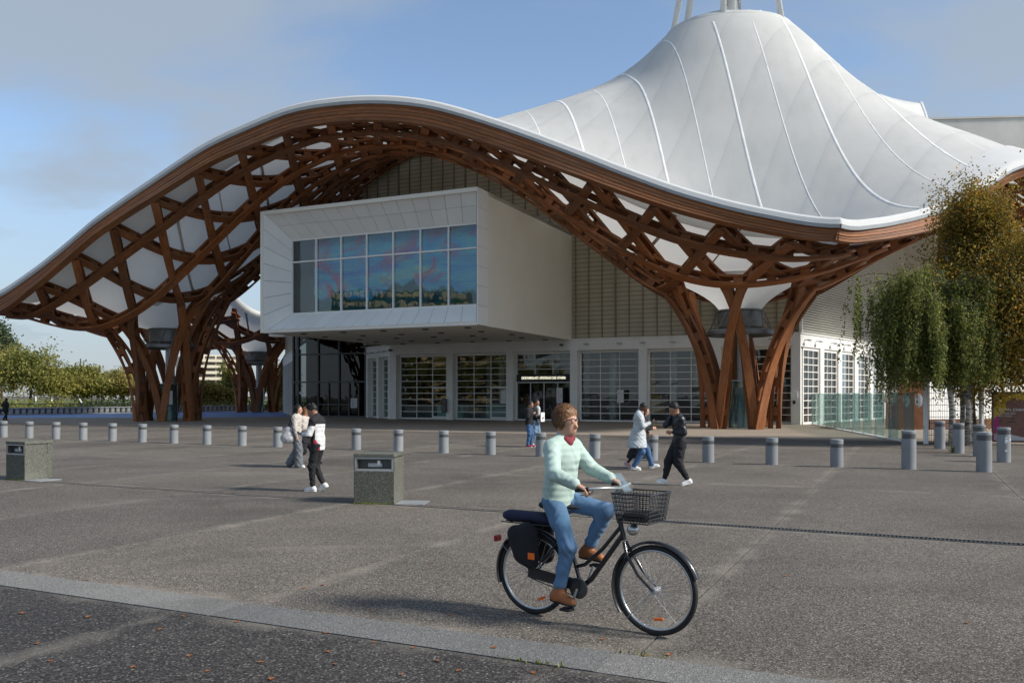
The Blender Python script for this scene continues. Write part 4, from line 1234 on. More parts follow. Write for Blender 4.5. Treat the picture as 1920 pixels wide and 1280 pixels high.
# drain channel with cast grates
drain = empty('drain_channel', dp(-4, (QD0 + QD1) / 2), 'long slotted drain channel crossing the square beyond the bicycle', 'drain', kind='structure')
m_ = MB(); m_.box(dp(5, (QD0 + QD1) / 2, -.05), (70, QD1 - QD0, 0.02), dax); m_.build('channel_bed', M['black'], drain)
m_ = MB()
for q in (QD0 + .012, QD1 - .012): m_.box(dp(5, q, -.01), (70, 0.018, 0.03), dax)
m_.build('channel_edge', M['steel_dark'], drain)
for k in range(30):                          # grates on the right part
    s0 = 3.4 - 0.5 * k
    m_ = MB()
    for j in range(11): m_.box(dp(s0 - 0.045 * j - .01, (QD0 + QD1) / 2, -.008), (0.018, QD1 - QD0 - .03, 0.022), dax)
    m_.box(dp(s0 - .23, QD0 + .03, -.007), (0.49, 0.014, 0.024), dax); m_.box(dp(s0 - .23, QD1 - .03, -.007), (0.49, 0.014, 0.024), dax)
    m_.build('grate', M['steel_dark'], drain)
m_ = MB()
for k in range(26): m_.box(dp(3.5 + 1.0 * k + .5, (QD0 + QD1) / 2, -.006), (0.985, QD1 - QD0 - .075, 0.02), dax)
m_.build('slot_cover', M['plaza_far'], drain)

# pale apron round the building and the painted ground on the left
apron = empty('apron_paving', (0, 45, 0), 'pale beige concrete apron along the foot of the building', 'pavement', kind='structure')
qa = float(np.dot([0, 38.3], dirv(65.3)))
m_ = MB(); c = dirv(155.3) * 10 + dirv(65.3) * (qa + 30)
m_.box((c[0], c[1], -.052), (150, 60, .112), frame2(dirv(155.3))); m_.build('concrete_sheet', M['apron'], apron)
# rows of joints in the apron
m_ = MB()
def paint_mat():
    m, n, l, out = new_mat('painted_ground')
    p = n.new('ShaderNodeBsdfPrincipled'); p.inputs['Roughness'].default_value = 0.6
    f = noise(n, l, coords(n, l, 'World', (0.12, 0.4, 1)), 1.1, 5, 0.6, 1.5)
    c = ramp(n, l, f, [(0.30, (0.03, 0.06, 0.22)), (0.45, (0.04, 0.14, 0.48)), (0.53, (0.22, 0.30, 0.60)), (0.60, (0.02, 0.33, 0.36)), (0.68, (0.40, 0.10, 0.22)), (0.78, (0.42, 0.44, 0.55))])
    l.new(c, p.inputs['Base Color']); l.new(p.outputs[0], out.inputs[0]); return m
pg = MB()
poly = [gnd(-260, 781.5)[:2], gnd(60, 783.5)[:2], gnd(300, 783.5)[:2], gnd(536, 781)[:2], gnd(540, 773)[:2], gnd(300, 768)[:2], gnd(-260, 771)[:2]]
pg.add([(p[0], p[1], 0.010) for p in poly], [tuple(range(len(poly)))])
po = pg.build('painted_ground', paint_mat()); tag(po, 'ground painted in sweeps of blue teal and pink beside the hall', 'ground', kind='structure')

# park ground beyond
m_ = MB(); m_.add([(-400, 92, -.02), (-12, 92, -.02), (60, 240, .6), (-500, 240, .6)], [(0, 1, 2, 3)])
lawn = m_.build('park_lawn', pbr('park_grass', (0.09, 0.11, 0.035), 0.9, 0.4, 0.4)); tag(lawn, 'rough grass under the park trees', 'lawn', kind='structure')

# ------------------------------------------------------------------ bollards
def bollard(short=True):
    r, h = (0.148, 0.66) if short else (0.158, 0.885)
    root = empty('bollard', (0, 0, 0), 'x', 'bollard')
    hb = h * (0.70 if short else 0.79)
    m_ = MB(); m_.lathe([(r, 0), (r, hb), (r - .012, hb + .004)], (0, 0, 0), 28); m_.build('shaft', M['bollard'], root, auto=40)
    m_ = MB(); n = 3; zz_ = hb
    step = h * 0.045
    prof = []
    for i in range(n): prof += [(r - .022, zz_ + .002), (r - .022, zz_ + step * .35), (r - .003, zz_ + step * .4), (r - .003, zz_ + step)]; zz_ += step
    m_.lathe(prof, (0, 0, 0), 28); m_.build('light_louvre', M['bollard_band'], root, auto=40)
    m_ = MB(); m_.lathe([(r, zz_ + .003), (r, h - .012), (r - .012, h), (0.01, h + .002)], (0, 0, 0), 28); m_.build('cap', M['bollard'], root, auto=40)
    return root
M['bollard'] = pbr('bollard_paint', (0.235, 0.25, 0.262), 0.5, 0.10, 3.0, rand=0.07, kind='Object')
M['bollard_band'] = pbr('bollard_band', (0.115, 0.12, 0.122), 0.5, 0.15, 6)
line_a, line_b = gnd(28, 820)[:2], gnd(1569, 875)[:2]
def on_line(px):
    t_ = (px - 960) / FPX; d_ = line_b - line_a
    k = (t_ * line_a[1] - line_a[0]) / (d_[0] - t_ * d_[1]); return line_a + d_ * k
proto_s, proto_t = bollard(True), bollard(False)
near_of = {7: 'cut by the picture edge at far left', 55: 'second from the far left', 105: 'third from the far left', 156: 'fourth from the far left',
  211: 'fifth from the far left', 267: 'in front of the left timber pillar, its left edge', 326: 'in front of the left timber pillar, its right edge', 388: 'just right of the left timber pillar',
  454: 'in front of the smaller rear pillar', 521: 'half hidden behind the woman with the shoulder bag', 668: 'between the varsity jacket man and the dark foyer, behind the bin',
  747: 'in line with the first white corner post', 832: 'in front of the second glazed shutter', 920: 'left of the entrance doors', 1014: 'behind the cyclist in mint jacket',
  1115: 'right of the cyclist head', 1223: 'behind the man in pale overcoat', 1328: 'under the right timber pillar foot', 1447: 'right of the right timber pillar', 1569: 'last of the low row, before the glass railing'}
for i, px in enumerate(near_of):
    o = proto_s if i == 0 else copy_tree(proto_s)
    p = on_line(px); o.location = (p[0], p[1], 0); o.rotation_euler = (random.gauss(0, .008), random.gauss(0, .008), random.uniform(0, 6))
    o['label'] = 'low grey steel bollard ' + near_of[px]; o['group'] = 'low bollards in a row across the square'
tall = [(1704, 879, 'standing alone right of the glass railing'), (1845, 884, 'nearest of the cluster by the poster'), (1762, 841, 'beside the first birch trunk'),
        (1797, 849, 'with a weed at its foot'), (1836, 855, 'half hidden behind another tall bollard'), (1882, 866, 'with torn stickers in front of the poster')]
for i, (px, py, t_) in enumerate(tall):
    o = proto_t if i == 0 else copy_tree(proto_t)
    p = gnd(px, py); o.location = p; o['label'] = 'tall grey steel bollard ' + t_; o['group'] = 'tall bollards near the poster'
    if px == 1882:
        m_ = MB()
        for (a, z, w, h) in ((-100, .62, .05, .05), (-97, .55, .08, .06), (-103, .50, .05, .03), (-60, .58, .05, .07), (-100, .30, .06, .05)):
            q = p[:2] + 0.1605 * dirv(a); m_.box((q[0], q[1], z), (w, .002, h), frame2(dirv(a + 90)))
        m_.build('sticker', pbr('torn_sticker', (0.55, 0.62, 0.68), 0.6, 0.4, 30), o)

# ------------------------------------------------------------------ litter bins: stone blocks with a steel framed slot
M['binstone'] = aggregate_mat('bin_stone', (0.085, 0.088, 0.072), (0.17, 0.172, 0.145), 0.3, 150, 0.25)
M['moss'] = pbr('moss', (0.09, 0.11, 0.02), 0.95, 0.5, 30)
def litter_bin(p, ang, W, D, H, label):
    ax = frame2(dirv(ang)); c = np.array([p[0], p[1], 0.0])
    root = empty('litter_bin', c, label, 'litter bin', 'stone litter bins beside the drain')
    # local: x along front (to the right), y depth; p is the front-left foot
    def Lp(x, y, z): return c + ax[0] * x + ax[1] * y + V3(0, 0, z)
    m_ = MB(); zb = H * 0.66
    m_.box(Lp(W / 2, D / 2, zb / 2), (W, D, zb), ax, bev=.008)
    m_.box(Lp(W / 2, D - .06, (zb + H) / 2 - .04), (W, 0.12, H - zb - .06), ax); m_.box(Lp(W - .03, D / 2 - .06, (zb + H) / 2 - .04), (.06, D - .14, H - zb - .06), ax); m_.box(Lp(.03, D / 2 - .06, (zb + H) / 2 - .04), (.06, D - .14, H - zb - .06), ax)
    m_.build('stone_body', M['binstone'], root)
    m_ = MB(); m_.box(Lp(W / 2, D / 2, H - .03), (W + .01, D + .01, 0.06), ax, bev=.008); m_.build('lid_slab', M['binstone'], root)
    m_ = MB(); za, zb2 = zb + .012, H - .07
    for z in (za, zb2): m_.box(Lp(W / 2, .02, z), (W - .03, .03, .03), ax)
    for x in (.03, W - .03): m_.box(Lp(x, .02, (za + zb2) / 2), (.028, .03, zb2 - za), ax)
    m_.build('slot_frame', M['steel'], root)
    m_ = MB(); m_.box(Lp(W / 2, .09, (za + zb2) / 2), (W - .08, .01, zb2 - za - .02), ax); m_.build('slot_back', M['steel_dark'], root)
    m_ = MB(); m_.box(Lp(W / 2, .07, (za + zb2) / 2 - .02), (W * .36, .03, .07), ax, bev=.01); m_.build('flap', M['steel'], root)
    m_ = MB(); m_.box(Lp(W * .60, .052, (za + zb2) / 2 + .02), (W * .07, .004, .06), ax); m_.build('sticker', M['panel'], root)
    m_ = MB(); m_.box(Lp(W + .24, D * .35, 0.006), (.46, D * .8, .012), ax); m_.build('base_plate', M['steel'], root)
    m_ = MB()
    for k in range(60):
        x = random.uniform(0, W); m_.ell(Lp(x, -.008 + random.uniform(-.015, .012), .005), (random.uniform(.008, .025), .012, random.uniform(.008, .03)), 5, 3)
    mo = m_.build('moss_fringe', M['moss'], root); mo['kind'] = 'stuff'
    return root
b1 = gnd(663, 944); litter_bin(b1, -7.0, 0.655, 0.60, 0.79, 'mossy stone litter bin left of the cyclist, near the drain')
b2 = gnd(11, 899); litter_bin(b2, -24.0, 0.56, 0.62, 0.78, 'stone litter bin cut close to the left picture edge')
# ================================================================== RIGHT SIDE: railing, fence, poster, pavilion
rail = empty('glass_railing', gnd(1512, 795), 'frosted edge glass railing running from the white corner toward the tall bollard', 'railing')
ra, rb = np.array([17.35, 49.3]), gnd(1697, 829)[:2]
nrail = 9
for i in range(nrail + 1):
    p = ra + (rb - ra) * i / nrail; d = (rb - ra) / np.linalg.norm(rb - ra)
    perp = np.array([d[1], -d[0]])
    ax = np.array([[d[0], d[1], 0], [-d[1], d[0], 0], [0, 0, 1.0]])
    m_ = MB(); m_.box((p[0] + .14, p[1], 0.92), (0.024, 0.36, 1.78), ax); m_.build('glass_fin', M['glass_fin'], rail)
    m_ = MB(); m_.box((p[0], p[1], 0.06), (0.09, 0.09, 0.12), ax); m_.build('shoe', M['steel'], rail)
    if i < nrail:
        q = ra + (rb - ra) * (i + 1) / nrail; c = (p + q) / 2; L = np.linalg.norm(q - p)
        m_ = MB(); m_.box((c[0], c[1], 0.93), (L - .06, 0.016, 1.68), ax); m_.build('pane', M['glass_rail'], rail)
m_ = MB(); c = (ra + rb) / 2; m_.box((c[0], c[1], .035), (np.linalg.norm(rb - ra), .12, .05), ax); m_.build('base_rail', M['white'], rail)

# mesh fence with white posts
fa, fb = gnd(1736, 832)[:2], gnd(1850, 829)[:2]
fence = empty('mesh_fence', (fa[0], fa[1], 0), 'grey wire mesh fence between two white posts under the birches', 'fence')
fd = (fb - fa) / np.linalg.norm(fb - fa); fax2 = np.array([[fd[0], fd[1], 0], [-fd[1], fd[0], 0], [0, 0, 1.0]]); FLn = np.linalg.norm(fb - fa)
for k, px in enumerate((1736, 1840)):
    p = gnd(px, 832 if k == 0 else 830)
    m_ = MB(); m_.box((p[0], p[1], 1.1), (0.13, 0.13, 2.2), fax2, bev=.01); m_.build('post', M['white'], fence)
m_ = MB(); p = gnd(1733, 832); m_.ell((p[0], p[1], 2.32), (.14, .14, .13), 14, 8); m_.build('post_globe', M['steel'], fence, smooth=True)
m_ = MB()
for k in range(28):
    p = fa + fd * FLn * (k + .5) / 28; m_.tube([(p[0], p[1], .08), (p[0], p[1], 2.0)], .006, 4, cap=False)
for z in np.arange(.1, 2.05, .21):
    m_.tube([(fa[0], fa[1], z), (fb[0], fb[1], z)], .008, 4, cap=False)
mo = m_.build('wire_mesh', M['steel_dark'], fence); mo['kind'] = 'stuff'

# white hoarding with a brown plinth behind the fence
hA, hB = gnd(1742, 805)[:2], gnd(2060, 800)[:2]
hd = frame2(hB - hA); hc = (hA + hB) / 2; hL = np.linalg.norm(hB - hA)
hoard = empty('white_hoarding', (hc[0], hc[1], 0), 'long white boarded wall on a brown plinth behind the mesh fence', 'wall')
nbd = 9
for i in range(nbd):
    p = hA + (hB - hA) * (i + .5) / nbd
    m_ = MB(); m_.box((p[0], p[1], 2.05), (hL / nbd - .012, .08, 3.1), hd); m_.build('board', M['panel'], hoard)
m_ = MB(); m_.box((hc[0], hc[1], .26), (hL, .12, .5), hd); m_.build('plinth', pbr('plinth_brown', (0.13, 0.06, 0.035), 0.8, 0.2, 2), hoard)

# timber pavilion end with oval openings
pv0 = gnd(1686, 806); PS = pv0[1] / FPX
pav = empty('timber_pavilion', pv0, 'small curved timber shelter with oval openings behind the glass railing', 'shelter')
pvax = frame2(dirv(-12))
prof = [(1.42, 0.0), (1.40, 1.35), (1.34, 1.95), (1.15, 2.5), (0.8, 2.95), (0.3, 3.2), (-0.3, 3.3)]
pf = [(x - 1.4, z) for x, z in prof]; pf = [(-x, z) for x, z in pf]
UVm = M['wood_leg']
for dpt in (0.0, 1.2, 2.4):
    P = np.array([pv0 + pvax[0] * x + pvax[1] * dpt + V3(0, 0, z) for x, z in pf])
    Nv = np.tile(-pvax[0], (len(P), 1)); 
    Vv, Ff, UV, _ = sweep(P, np.tile(pvax[1], (len(P), 1)), 0.22, 0.12, [0.0]); raw_obj('rib', Vv, Ff, UVm, pav, uv=UV)
for i in range(len(pf) - 1):
    (x0, z0), (x1, z1) = pf[i], pf[i + 1]
    q = [pv0 + pvax[0] * x0 + V3(0, 0, z0), pv0 + pvax[0] * x1 + V3(0, 0, z1)]
    a = [q[0] - pvax[0] * .02, q[1] - pvax[0] * .02, q[1] + pvax[1] * 2.5, q[0] + pvax[1] * 2.5]
    off = -pvax[0] * 0.14
    if i > 0:
        m_ = MB(); m_.add([v + off for v in a] + [v + off * 1.4 for v in a], [(0, 1, 2, 3), (7, 6, 5, 4), (0, 4, 5, 1), (1, 5, 6, 2), (2, 6, 7, 3), (3, 7, 4, 0)]); m_.build('roof_board', M['white'], pav)
for k, (x, w) in enumerate(((0.42, .42), (1.0, .5))):
    c = pv0 + pvax[0] * (x + .12) + pvax[1] * 0.9 + V3(0, 0, 1.45)
    # plank wall piece with an oval hole
    n = 24; hw, hh = w * .62, 1.45
    ov = [(0.62 * hw * math.cos(2 * math.pi * j / n), 0.34 * math.sin(2 * math.pi * j / n)) for j in range(n)]
    sq = []
    for j in range(n):
        a = 2 * math.pi * j / n; cx, cz = math.cos(a), math.sin(a); sc_ = 1 / max(abs(cx), abs(cz)); sq.append((hw * cx * sc_, hh * cz * sc_))
    V_ = [c + pvax[0] * x_ + V3(0, 0, z_) for x_, z_ in ov] + [c + pvax[0] * x_ + V3(0, 0, z_) for x_, z_ in sq]
    V_ += [v + pvax[1] * .06 for v in V_]
    F_ = []
    for j in range(n):
        j2 = (j + 1) % n; F_ += [(j, j2, n + j2, n + j), (2*n + j2, 2*n + j, 3*n + j, 3*n + j2), (j2, j, 2*n + j, 2*n + j2)]
    raw_obj('oval_panel', V_, F_, pbr('pavilion_wood', (0.24, 0.10, 0.045), 0.6, 0.3, 4), pav)

# poster board
pp0, pp1 = gnd(1861, 833), gnd(2000, 836)
pax = frame2((pp1 - pp0)[:2]); pw = np.linalg.norm(pp1 - pp0)
poster = empty('poster_board', pp0, 'framed exhibition poster with a brown sleeping face on yellow', 'poster')
fy = -pax[1] * (1 if pax[1][1] > 0 else -1)  # towards the camera
zb, zt = 0.12, 1.80
def PP(x, z, o=0.0): return pp0 + pax[0] * x + fy * o + V3(0, 0, z)
m_ = MB(); m_.box(PP(pw / 2, (zb + zt) / 2, -.05), (pw, .08, zt - zb), pax); m_.build('board', M['panel'], poster)
m_ = MB()
for z in (zb, zt): m_.box(PP(pw / 2, z, .0), (pw + .1, .06, .06), pax)
for x in (0, pw): m_.box(PP(x, (zb + zt) / 2, .0), (.06, .062, zt - zb), pax)
for x in (.3, pw - .3): m_.box(PP(x, zb / 2, -.05), (.08, .08, zb), pax)
m_.build('frame', pbr('frame_brown', (0.16, 0.08, 0.05), 0.6, 0.1, 3), poster)
def flat(name, pts, o, colr):
    V_ = [PP(x, z, o) for x, z in pts]
    return raw_obj(name, V_, [tuple(range(len(V_)))], pbr('print_' + name, colr, 0.5, 0.10, 6), poster)
def blob(cx, cz, rx, rz, n=22, wob=0.06, ph=0.0):
    return [(cx + rx * math.cos(t) * (1 + wob * math.sin(3 * t + ph)), cz + rz * math.sin(t) * (1 + wob * math.sin(4 * t + ph))) for t in np.linspace(0, 2 * math.pi, n, endpoint=False)]
e = .04
flat('yellow_field', [(e, zb + e), (pw - e, zb + e), (pw - e, zt - e), (e, zt - e)], -.004, (0.55, 0.36, 0.03))
flat('magenta_field', [(e, .36), (.28, .5), (.36, .95), (.2, 1.02), (e, .9)], -.001, (0.42, 0.03, 0.22))
flat('pink_field', [(e, zb + e), (.5, zb + e), (.42, .42), (.2, .38), (e, .36)], .000, (0.55, 0.30, 0.42))
flat('white_field', [(.42, zb + e), (pw - e, zb + e), (pw - e, .5), (1.6, .4), (1.3, .5), (.9, .33), (.6, .42)], .001, (0.55, 0.54, 0.55))
flat('purple_field', [(.85, .3), (1.3, .38), (1.62, .55), (1.5, .62), (1.05, .45)], .002, (0.25, 0.10, 0.36))
flat('face', blob(.98, .78, .80, .52), .003, (0.21, 0.105, 0.075))
flat('hair_knot', blob(.72, 1.36, .34, .24, ph=1), .0035, (0.20, 0.10, 0.075))
for x0 in (.42, 1.10): flat('closed_eye', [(x0, .80), (x0 + .12, .765), (x0 + .28, .79), (x0 + .27, .81), (x0 + .12, .79)], .006, (0.03, 0.018, 0.02))
flat('nose', [(.80, .56), (.86, .53), (.93, .565), (.86, .55)], .006, (0.05, 0.025, 0.022))
for i, (txt, sz, z) in enumerate((('TOTOTL [OISEAU]', 0.115, 1.17), ('Omar Castillo Alfaro', 0.07, 1.06), ('14.06.25 - 02.02.26', 0.06, 0.975))):
    cu = bpy.data.curves.new('poster_text', 'FONT'); cu.body = txt; cu.size = sz; cu.extrude = .001
    tmp_ = bpy.data.objects.new('t', cu); me_ = bpy.data.meshes.new_from_object(tmp_); bpy.data.objects.remove(tmp_)
    me_.materials.clear(); me_.materials.append(M['panel'])
    to = bpy.data.objects.new('poster_text', me_); to.parent = poster
    to.location = PP(.12, z, .006) - wloc(poster)
    to.rotation_euler = Matrix(((pax[0][0], 0, fy[0]), (pax[0][1], 0, fy[1]), (0, 1, 0))).to_euler(); col.objects.link(to)

# ================================================================== LEFT BACKGROUND
bal = empty('balustrade_wall', gnd(260, 772), 'low pale concrete balustrade wall beyond the painted ground', 'wall')
bp0, bp1 = gnd(-120, 781)[:2], gnd(560, 768.5)[:2]
bd = frame2(bp1 - bp0); BLn = np.linalg.norm(bp1 - bp0)
M['balwhite'] = pbr('pale_precast', (0.42, 0.42, 0.40), 0.8, 0.15, 0.8)
m_ = MB(); c = (bp0 + bp1) / 2; m_.box((c[0], c[1], .60), (BLn, .5, .10), bd); m_.build('coping', M['balwhite'], bal)
m_ = MB(); m_.box((c[0], c[1], .05), (BLn, .5, .10), bd); m_.build('footing', M['balwhite'], bal)
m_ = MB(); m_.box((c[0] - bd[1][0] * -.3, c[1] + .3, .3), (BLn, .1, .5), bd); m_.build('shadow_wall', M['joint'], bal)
nb_ = 70; proto = None
for i in range(nb_):
    p = bp0 + (bp1 - bp0) * (i + .5) / nb_
    if proto is None:
        m_ = MB(); m_.box((p[0], p[1], .325), (BLn / nb_ * .66, .4, .45), bd, bev=.05); proto = m_.build('baluster', M['balwhite'], bal, loc=(p[0], p[1], 0))
    else:
        o = proto.copy(); o.location = np.array([p[0], p[1], 0]) - wloc(bal); col.objects.link(o)
m_ = MB()
for z in (.95,): m_.box((c[0], c[1] + .1, z), (BLn, .04, .05), bd)
for i in range(24):
    p = bp0 + (bp1 - bp0) * (i + .5) / 24; m_.box((p[0], p[1] + .1, .8), (.04, .04, .3), bd)
m_.build('handrail', M['steel_dark'], bal)

# apartment block far off, seen under the arch
ab = empty('apartment_block', at(395, 741, 190), 'distant cream apartment block with stacked balconies, seen under the roof arch', 'building')
A0 = at(338, 741, 190); A1 = at(448, 741, 196); aax = frame2((A1 - A0)[:2]); AL = np.linalg.norm(A1 - A0)
ac = (A0 + A1) / 2
def AB(x, y, z): return V3(ac[0], ac[1], 0) + aax[0] * x + aax[1] * y + V3(0, 0, z)
cream = pbr('cream_render', (0.62, 0.56, 0.44), 0.8, 0.06, 0.3); winm = pbr('far_window', (0.11, 0.10, 0.09), 0.3, 0.2, 1)
m_ = MB(); m_.box(AB(0, 4, 5.2), (AL, 8, 10.4), aax); m_.build('wall', cream, ab)
for r in range(7):
    z = 1.4 + 1.36 * r
    m_ = MB(); m_.box(AB(0, -.35, z), (AL + .2, .7, .62), aax); m_.build('balcony', cream, ab)
    for k in range(5):
        m_ = MB(); m_.box(AB(-AL / 2 + AL * (k + .5) / 5, -.03, z + .7), (AL / 5 - .35, .1, .66), aax); m_.build('window', winm, ab)
m_ = MB(); m_.box(AB(0, 4, 10.6), (AL - 2, 6, .6), aax); m_.build('roof', cream, ab)
wb = empty('pale_block', at(232, 741, 240), 'low white building behind the park trees left of the pillar', 'building')
for k, (x, h) in enumerate(((at(225, 741, 240), 8.6), (at(252, 741, 240), 7.6))):
    m_ = MB(); m_.box((x[0], x[1], h / 2), (5, 8, h)); m_.build('wall', pbr('pale_wall', (0.6, 0.6, 0.58), 0.8, 0.08), wb)
    for j in range(2):
        for i in range(3):
            m_ = MB(); m_.box((x[0] - 1.5 + 1.5 * i, x[1] - 4, h - 1 - 1.6 * j), (.8, .1, .8)); m_.build('window', winm, wb)
# catenary masts of the railway and park posts
for i, (px, py, Y, lab) in enumerate(((151, 672, 170, 'thin dark railway mast above the middle park tree'), (231, 680, 175, 'thin dark railway mast left of the timber pillar'), (186, 684, 180, 'short railway mast between two park trees'), (246, 681, 178, 'railway mast closest to the timber pillar'))):
    p = at(px, py, Y); m_ = MB(); m_.tube([(p[0], p[1], 0), (p[0], p[1], p[2])], [.16, .10], 6); m_.tube([(p[0] - .9, p[1], p[2] - .8), (p[0] + .9, p[1], p[2] - .8)], .05, 5)
    o = m_.build('railway_mast', M['steel_dark'], loc=(p[0], p[1], 0)); tag(o, lab, 'mast', 'railway masts behind the park')
for i, (px, py0, py1, lean, lab) in enumerate(((67, 743, 760, 0, 'white park post left of the big round tree trunk'), (97, 745, 760, 0, 'short white park post right of the big round tree'),
        (161, 747, 759, .8, 'leaning white bar by the middle park tree'), (208, 743, 758, -1.0, 'leaning white bar near the timber pillar'))):
    p = at(px, py1, 100); q = at(px, py0, 100); m_ = MB(); m_.tube([(p[0], p[1], 0.02), (p[0] - lean, p[1], q[2])], .09, 6)
    o = m_.build('park_post', M['steel_white'], loc=(p[0], p[1], 0)); tag(o, lab, 'post', 'white posts in the park')

# latticed building across the square behind the camera: it shows in the panes
gb = empty('latticed_building', (-87, -6, 0), 'golden building with perforated facade across the square, mirrored in the glass', 'building')
nv = np.array([.83, .56]); nv /= np.linalg.norm(nv); gax = frame2(np.array([nv[1], -nv[0]]))
if np.dot(gax[1][:2], nv) < 0: gax = np.array([-gax[0], -gax[1], gax[2]])
gold = pbr('gold_cladding', (0.62, 0.47, 0.24), 0.5, 0.12, 0.5)
def GB(x, y, z): return V3(-87, -6, 0) + gax[0] * x + gax[1] * y + V3(0, 0, z)
m_ = MB(); m_.box(GB(0, -8, 9.7), (23, 15, 19.4), gax); m_.build('wall', pbr('gold_backing', (0.13, 0.09, 0.05), 0.7, 0.2, 1), gb)
proto = None
for r in range(11):
    for k in range(15):
        x = -11.5 + 23 * (k + .5 + (.25 if r % 2 else -.25)) / 15.5; z = 1.0 + 1.75 * r
        if proto is None:
            m_ = MB(); m_.box(GB(x, 0, z), (1.25, .5, 1.25), gax, bev=.25); proto = m_.build('facade_block', gold, gb, loc=GB(x, 0, z))
        else:
            o = proto.copy(); o.location = GB(x, random.uniform(-.12, .12), z) - wloc(gb); col.objects.link(o)
# ================================================================== TREES
M['bark'] = pbr('bark', (0.10, 0.075, 0.055), 0.9, 0.35, 9, bmp=0.01, bscale=20, kind='Object')
def birch_bark():
    m, n, l, out = new_mat('birch_bark')
    p = n.new('ShaderNodeBsdfPrincipled'); p.inputs['Roughness'].default_value = 0.8
    f = noise(n, l, coords(n, l, 'World', (3, 3, 14)), 1.2, 5, 0.65, 0.5)
    c = ramp(n, l, f, [(0.42, (0.05, 0.045, 0.04)), (0.52, (0.40, 0.37, 0.33)), (0.8, (0.52, 0.50, 0.46))])
    l.new(c, p.inputs['Base Color']); l.new(p.outputs[0], out.inputs[0]); return m
M['birch'] = birch_bark()
M['leaf_olive'] = leaf_mat('leaf_olive', (0.125, 0.14, 0.036), (0.38, 0.36, 0.10), 0.45, 0.25)
M['leaf_gold'] = leaf_mat('leaf_gold', (0.20, 0.18, 0.06), (0.50, 0.43, 0.15), 0.45, 0.25)
M['leaf_dark'] = leaf_mat('leaf_dark', (0.05, 0.075, 0.045), (0.15, 0.19, 0.10), 0.3, 0.3)
M['leaf_rust'] = leaf_mat('leaf_rust', (0.11, 0.125, 0.028), (0.46, 0.27, 0.05), 0.5, 0.9)
M['leaf_birch'] = leaf_mat('leaf_birch', (0.09, 0.115, 0.028), (0.34, 0.36, 0.11), 0.5, 1.1)

def leaves_mesh(C, size, rng, flat=0.0, droop=None):
    """one folded rhomb per leaf at the points C"""
    n = len(C)
    d = rng.normal(size=(n, 3)); 
    if droop is not None: d = d * 0.55 + droop
    d /= np.linalg.norm(d, axis=1)[:, None]
    u = rng.normal(size=(n, 3)); u[:, 2] *= (1 - flat)
    w = np.cross(d, u); w /= np.linalg.norm(w, axis=1)[:, None] + 1e-9
    s = size * rng.uniform(0.6, 1.3, n)[:, None]
    nn = np.cross(d, w)
    V = np.stack([C, C + d * s * .5 + w * s * .32 + nn * s * .08, C + d * s, C + d * s * .5 - w * s * .32 + nn * s * .08], 1).reshape(-1, 3)
    F = np.arange(4 * n).reshape(n, 4)
    return V, F

def tree(name, p, label, cat, group, h, crown_r, crown_z, mat, bark, n_leaf, leaf, seed, trunk_r=.16, n_limb=9, ecc=1.0, clump=0.5, top_power=1.0, low=.42):
    rng = np.random.default_rng(seed)
    root = empty(name, (p[0], p[1], p[2] if len(p) > 2 else 0), label, cat, group)
    base = np.array([p[0], p[1], p[2] if len(p) > 2 else 0.0])
    zc0, zc1 = crown_z
    mb = MB(); T = []
    wob = rng.normal(0, .06, (7, 2)).cumsum(0) * h * .06
    for i in range(7):
        k = i / 6; T.append(base + [wob[i][0], wob[i][1], k * (zc0 + (zc1 - zc0) * .75)])
    T = np.array(T); T[0] = base; mb.tube(T, np.linspace(trunk_r, trunk_r * .28, 7), 9)
    tips = []
    for i in range(n_limb):
        k = rng.uniform(low, .97); a = 2 * math.pi * (i * .618 + rng.uniform(-.1, .1))
        s = np.array([np.interp(k, np.linspace(0, 1, 7), T[:, j]) for j in range(3)])
        zt = rng.uniform(.15 if low > .4 else .04, .95) if low > .4 else np.clip((k - low) / (.97 - low) + rng.uniform(-.1, .12), .03, .95); rr = crown_r * (1 - .55 * max(0, zt - .45) / .55 * top_power) * rng.uniform(.65, 1.0)
        e = np.array([base[0] + rr * math.cos(a) * ecc, base[1] + rr * math.sin(a), base[2] + zc0 + (zc1 - zc0) * zt])
        mid = s * .5 + e * .5 + [0, 0, .10 * (zc1 - zc0) * (1 if e[2] > s[2] else .3)]
        L = np.array([s, s * .6 + mid * .4, mid, mid * .45 + e * .55, e]); mb.tube(L, np.linspace(trunk_r * .42, trunk_r * .07, 5), 6)
        for t in np.linspace(.35, 1, 7):
            q = np.array([np.interp(t, np.linspace(0, 1, 5), L[:, j]) for j in range(3)])
            for _ in range(2):
                e2 = q + rng.normal(0, 1, 3) * [crown_r * .2, crown_r * .2, (zc1 - zc0) * .09]
                mb.tube([q, (q + e2) / 2 + rng.normal(0, .05, 3), e2], [trunk_r * .07, trunk_r * .05, trunk_r * .03], 4, cap=False); tips.append(e2); tips.append((q + e2) / 2)
    mb.build('trunk', bark, root, smooth=True)
    tips = np.array(tips)
    wt = rng.uniform(.3, 1.6, len(tips)); wt /= wt.sum()
    idx = rng.choice(len(tips), n_leaf, p=wt)
    C = tips[idx] + rng.normal(0, 1, (n_leaf, 3)) * [crown_r * clump * .32, crown_r * clump * .32, (zc1 - zc0) * clump * .15]
    V, F = leaves_mesh(C, leaf, rng)
    raw_obj('crown', V, F, mat, root)
    return root

